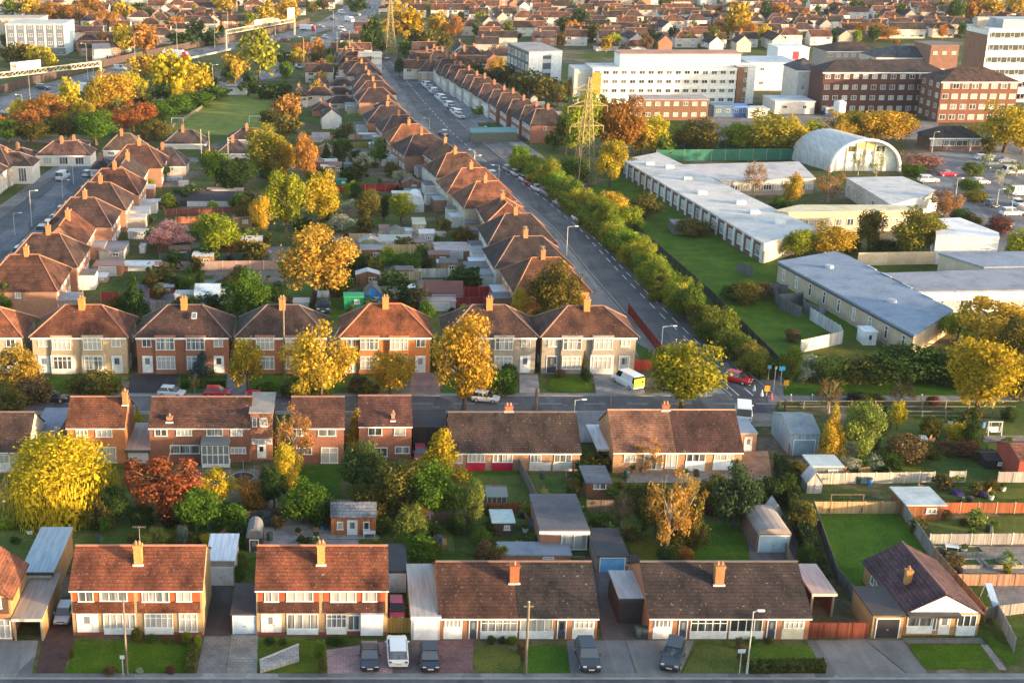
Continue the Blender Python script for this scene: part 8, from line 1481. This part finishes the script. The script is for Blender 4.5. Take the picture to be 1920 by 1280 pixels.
# ------------------------------------------------------------------ sun, sky, camera
def setup():
    az, el = rad(63), rad(6.2)              # azimuth measured from the viewer's back towards the right
    sd = Vector((math.sin(az)*math.cos(el), -math.cos(az)*math.cos(el), math.sin(el)))
    L = bpy.data.lights.new('sun', 'SUN'); L.energy = SUN_E; L.angle = rad(.9); L.color = (1.0, .70, .40)
    o = bpy.data.objects.new('sun', L); COL.objects.link(o); o.rotation_euler = sd.to_track_quat('Z', 'Y').to_euler(); o.location = (60, -60, 120)
    w = bpy.data.worlds.new('World'); SC.world = w; w.use_nodes = True; nt = w.node_tree; nt.nodes.clear()
    sky = nd(nt, 'ShaderNodeTexSky', sky_type='NISHITA', sun_disc=False, sun_elevation=rad(8), altitude=50, air_density=1.0, dust_density=1.6, ozone_density=1.0)
    sky.sun_rotation = math.atan2(sd.x, sd.y)
    bg = nd(nt, 'ShaderNodeBackground', ins={'Strength': SKY_E}); lk(nt, sky.outputs[0], bg.inputs[0])
    out = nd(nt, 'ShaderNodeOutputWorld'); lk(nt, bg.outputs[0], out.inputs[0])
    c = bpy.data.cameras.new('camera'); co = bpy.data.objects.new('camera', c); COL.objects.link(co)
    co.location = (0, 0, H); co.rotation_euler = (math.pi/2-PITCH, 0, 0)
    c.sensor_width = 36; c.sensor_fit = 'HORIZONTAL'; c.lens = 36*F/1920; c.shift_x = (960-CX)/1920; c.shift_y = 0; c.clip_start = 1; c.clip_end = 8000
    SC.camera = co
    vs = SC.view_settings; vs.view_transform = 'Standard'; vs.look = 'None'; vs.exposure = EXPO; vs.gamma = 1; vs.use_curve_mapping = False
    hz = MB().box(-1500, 1500, -260, 4000, -1, 74).mesh('haze', 'leaf'); hz.materials.clear(); hm, hn = new_mat('haze_air')
    pv = nd(hn, 'ShaderNodeVolumePrincipled', ins={'Density': HAZE, 'Anisotropy': .1}); pv.inputs['Color'].default_value = (.7, .82, 1.0, 1); ho = nd(hn, 'ShaderNodeOutputMaterial'); lk(hn, pv.outputs[0], ho.inputs['Volume'])
    hz.materials.append(hm); hb_ = bpy.data.objects.new('haze', hz); COL.objects.link(hb_); hb_['kind'] = 'stuff'
    SC.cycles.max_bounces = 5; SC.cycles.diffuse_bounces = 3; SC.cycles.glossy_bounces = 2; SC.cycles.transparent_max_bounces = 4; SC.cycles.use_denoising = True
HAZE = .00004
SUN_E, SKY_E, EXPO = 3.0, .15, 2.15
setup()
# ------------------------------------------------------------------ labels for the many: look + the distinctive neighbour it stands by
LM = [(115, 900, 'the yellow weeping willow'), (305, 900, 'the wide russet-red tree'), (260, 1060, 'the left red-tiled semi'), (603, 1060, 'the right red-tiled semi'), (665, 970, 'the orange-walled summerhouse'), (968, 1100, 'the rusty-roofed bungalow pair'), (1360, 1100, 'the mossy dark bungalow pair'), (1760, 1080, 'the plum-roofed bungalow'), (1050, 985, 'the flat-roofed garden room'), (1450, 1000, 'the curved-roof garage'), (1250, 950, 'the loose orange birch'), (1375, 930, 'the dense round dark tree'), (930, 935, 'the little greenhouse'), (965, 825, 'the crimson-panelled bungalow pair'), (1268, 825, 'the tan-and-red tiled bungalow pair'), (375, 800, 'the wide brick double house'), (184, 800, 'the small orange-brick house'), (596, 800, 'the rusty-roofed middle house'), (720, 800, 'the plum-brown roofed middle house'), (1505, 815, 'the blue-grey workshop'), (1608, 810, 'the bright pale green tree'), (1640, 1020, 'the square back lawn'), (1832, 700, 'the big round yellow verge tree'), (1278, 705, 'the round tree at the junction'), (870, 690, 'the large egg-shaped golden tree'), (600, 680, 'the largest golden street tree'), (152, 650, 'the cream-fronted hipped semi'), (345, 640, 'the skylight semi'), (722, 640, 'the glowing orange semi'), (1100, 640, 'the corner semi'), (590, 490, 'the broad golden-orange tree'), (325, 445, 'the pink cherry'), (535, 380, 'the lime yellow tree'), (602, 375, 'the vivid golden garden tree'), (575, 300, 'the flame orange pointed tree'), (400, 375, 'the black garage row'), (662, 567, 'the green container'), (388, 555, 'the pale blue double shed'), (752, 430, 'the bright white garage roof'), (50, 540, 'the first red-brown semi of the left-hand street'), (1060, 545, 'the orange-walled corner house'), (1095, 250, 'the near pylon'), (731, 60, 'the far pylon'), (1158, 240, 'the rust-orange pylon tree'), (1350, 380, 'the pale-roofed school wing'), (1600, 545, 'the blue-grey school wing'), (1600, 290, 'the arched hall'), (1810, 445, 'the white wedge building'), (1360, 293, 'the tennis court screens'), (1840, 350, 'the car park'), (1240, 160, 'the white hospital block'), (1640, 170, 'the dark brick hospital wing'), (1825, 190, 'the sunlit hospital corner wing'), (1880, 110, 'the hospital tower'), (1450, 140, 'the white hospital annex'), (1000, 115, 'the white office block'), (85, 75, 'the white hotel block'), (410, 215, 'the playing field'), (100, 140, 'the left motorway gantry'), (490, 60, 'the far motorway gantry'), (335, 105, 'the crimson motorway lorry'), (486, 100, 'the tall yellow-green field tree'), (318, 140, 'the golden field-edge tree'), (757, 45, 'the golden far pylon tree'), (540, 112, 'the white motorway lorry'), (443, 170, 'the white pavilion'), (920, 210, 'the white terrace'), (1540, 640, 'the white-grey picket screen'), (845, 575, 'the pinkish-grey garage'), (230, 272, 'the brown hipped bungalow'), (1720, 100, 'the slate-roofed hospital ward'), (840, 130, 'the brown far-terrace-end house'), (940, 385, 'the bright red car in the road drives')]
def relabel():
    rows = []
    for o, look, w in BARE:
        u, v = PX(w); best = sorted((((u-a)**2+((v-b)*1.5)**2)**.5, a, b, t) for a, b, t in LM)[:5]; opts = []
        for dd, a, b, t in best:
            du, dv = u-a, (v-b)*1.5
            rel = ('just ' if dd < 45 else 'well ' if dd > 130 else '')+('right of ' if du > 0 else 'left of ') if abs(du) > abs(dv) else ('just ' if dd < 45 else 'well ' if dd > 130 else '')+('below ' if dv > 0 else 'above ')
            opts.append(look+' '+rel+t)
        rows.append([o, opts, u])
    taken = {}
    for r in rows: taken.setdefault(r[1][0], []).append(r)
    for lab, rs in taken.items():
        if len(rs) == 1: rs[0][0]['label'] = lab
        else:
            rs.sort(key=lambda r: r[2])
            for i, r in enumerate(rs): r[0]['label'] = lab+', '+(ordn(i)+' from left' if 0 < i < len(rs)-1 else ('leftmost' if i == 0 else 'rightmost')+(' of the two' if len(rs) == 2 else ' one'))
relabel()
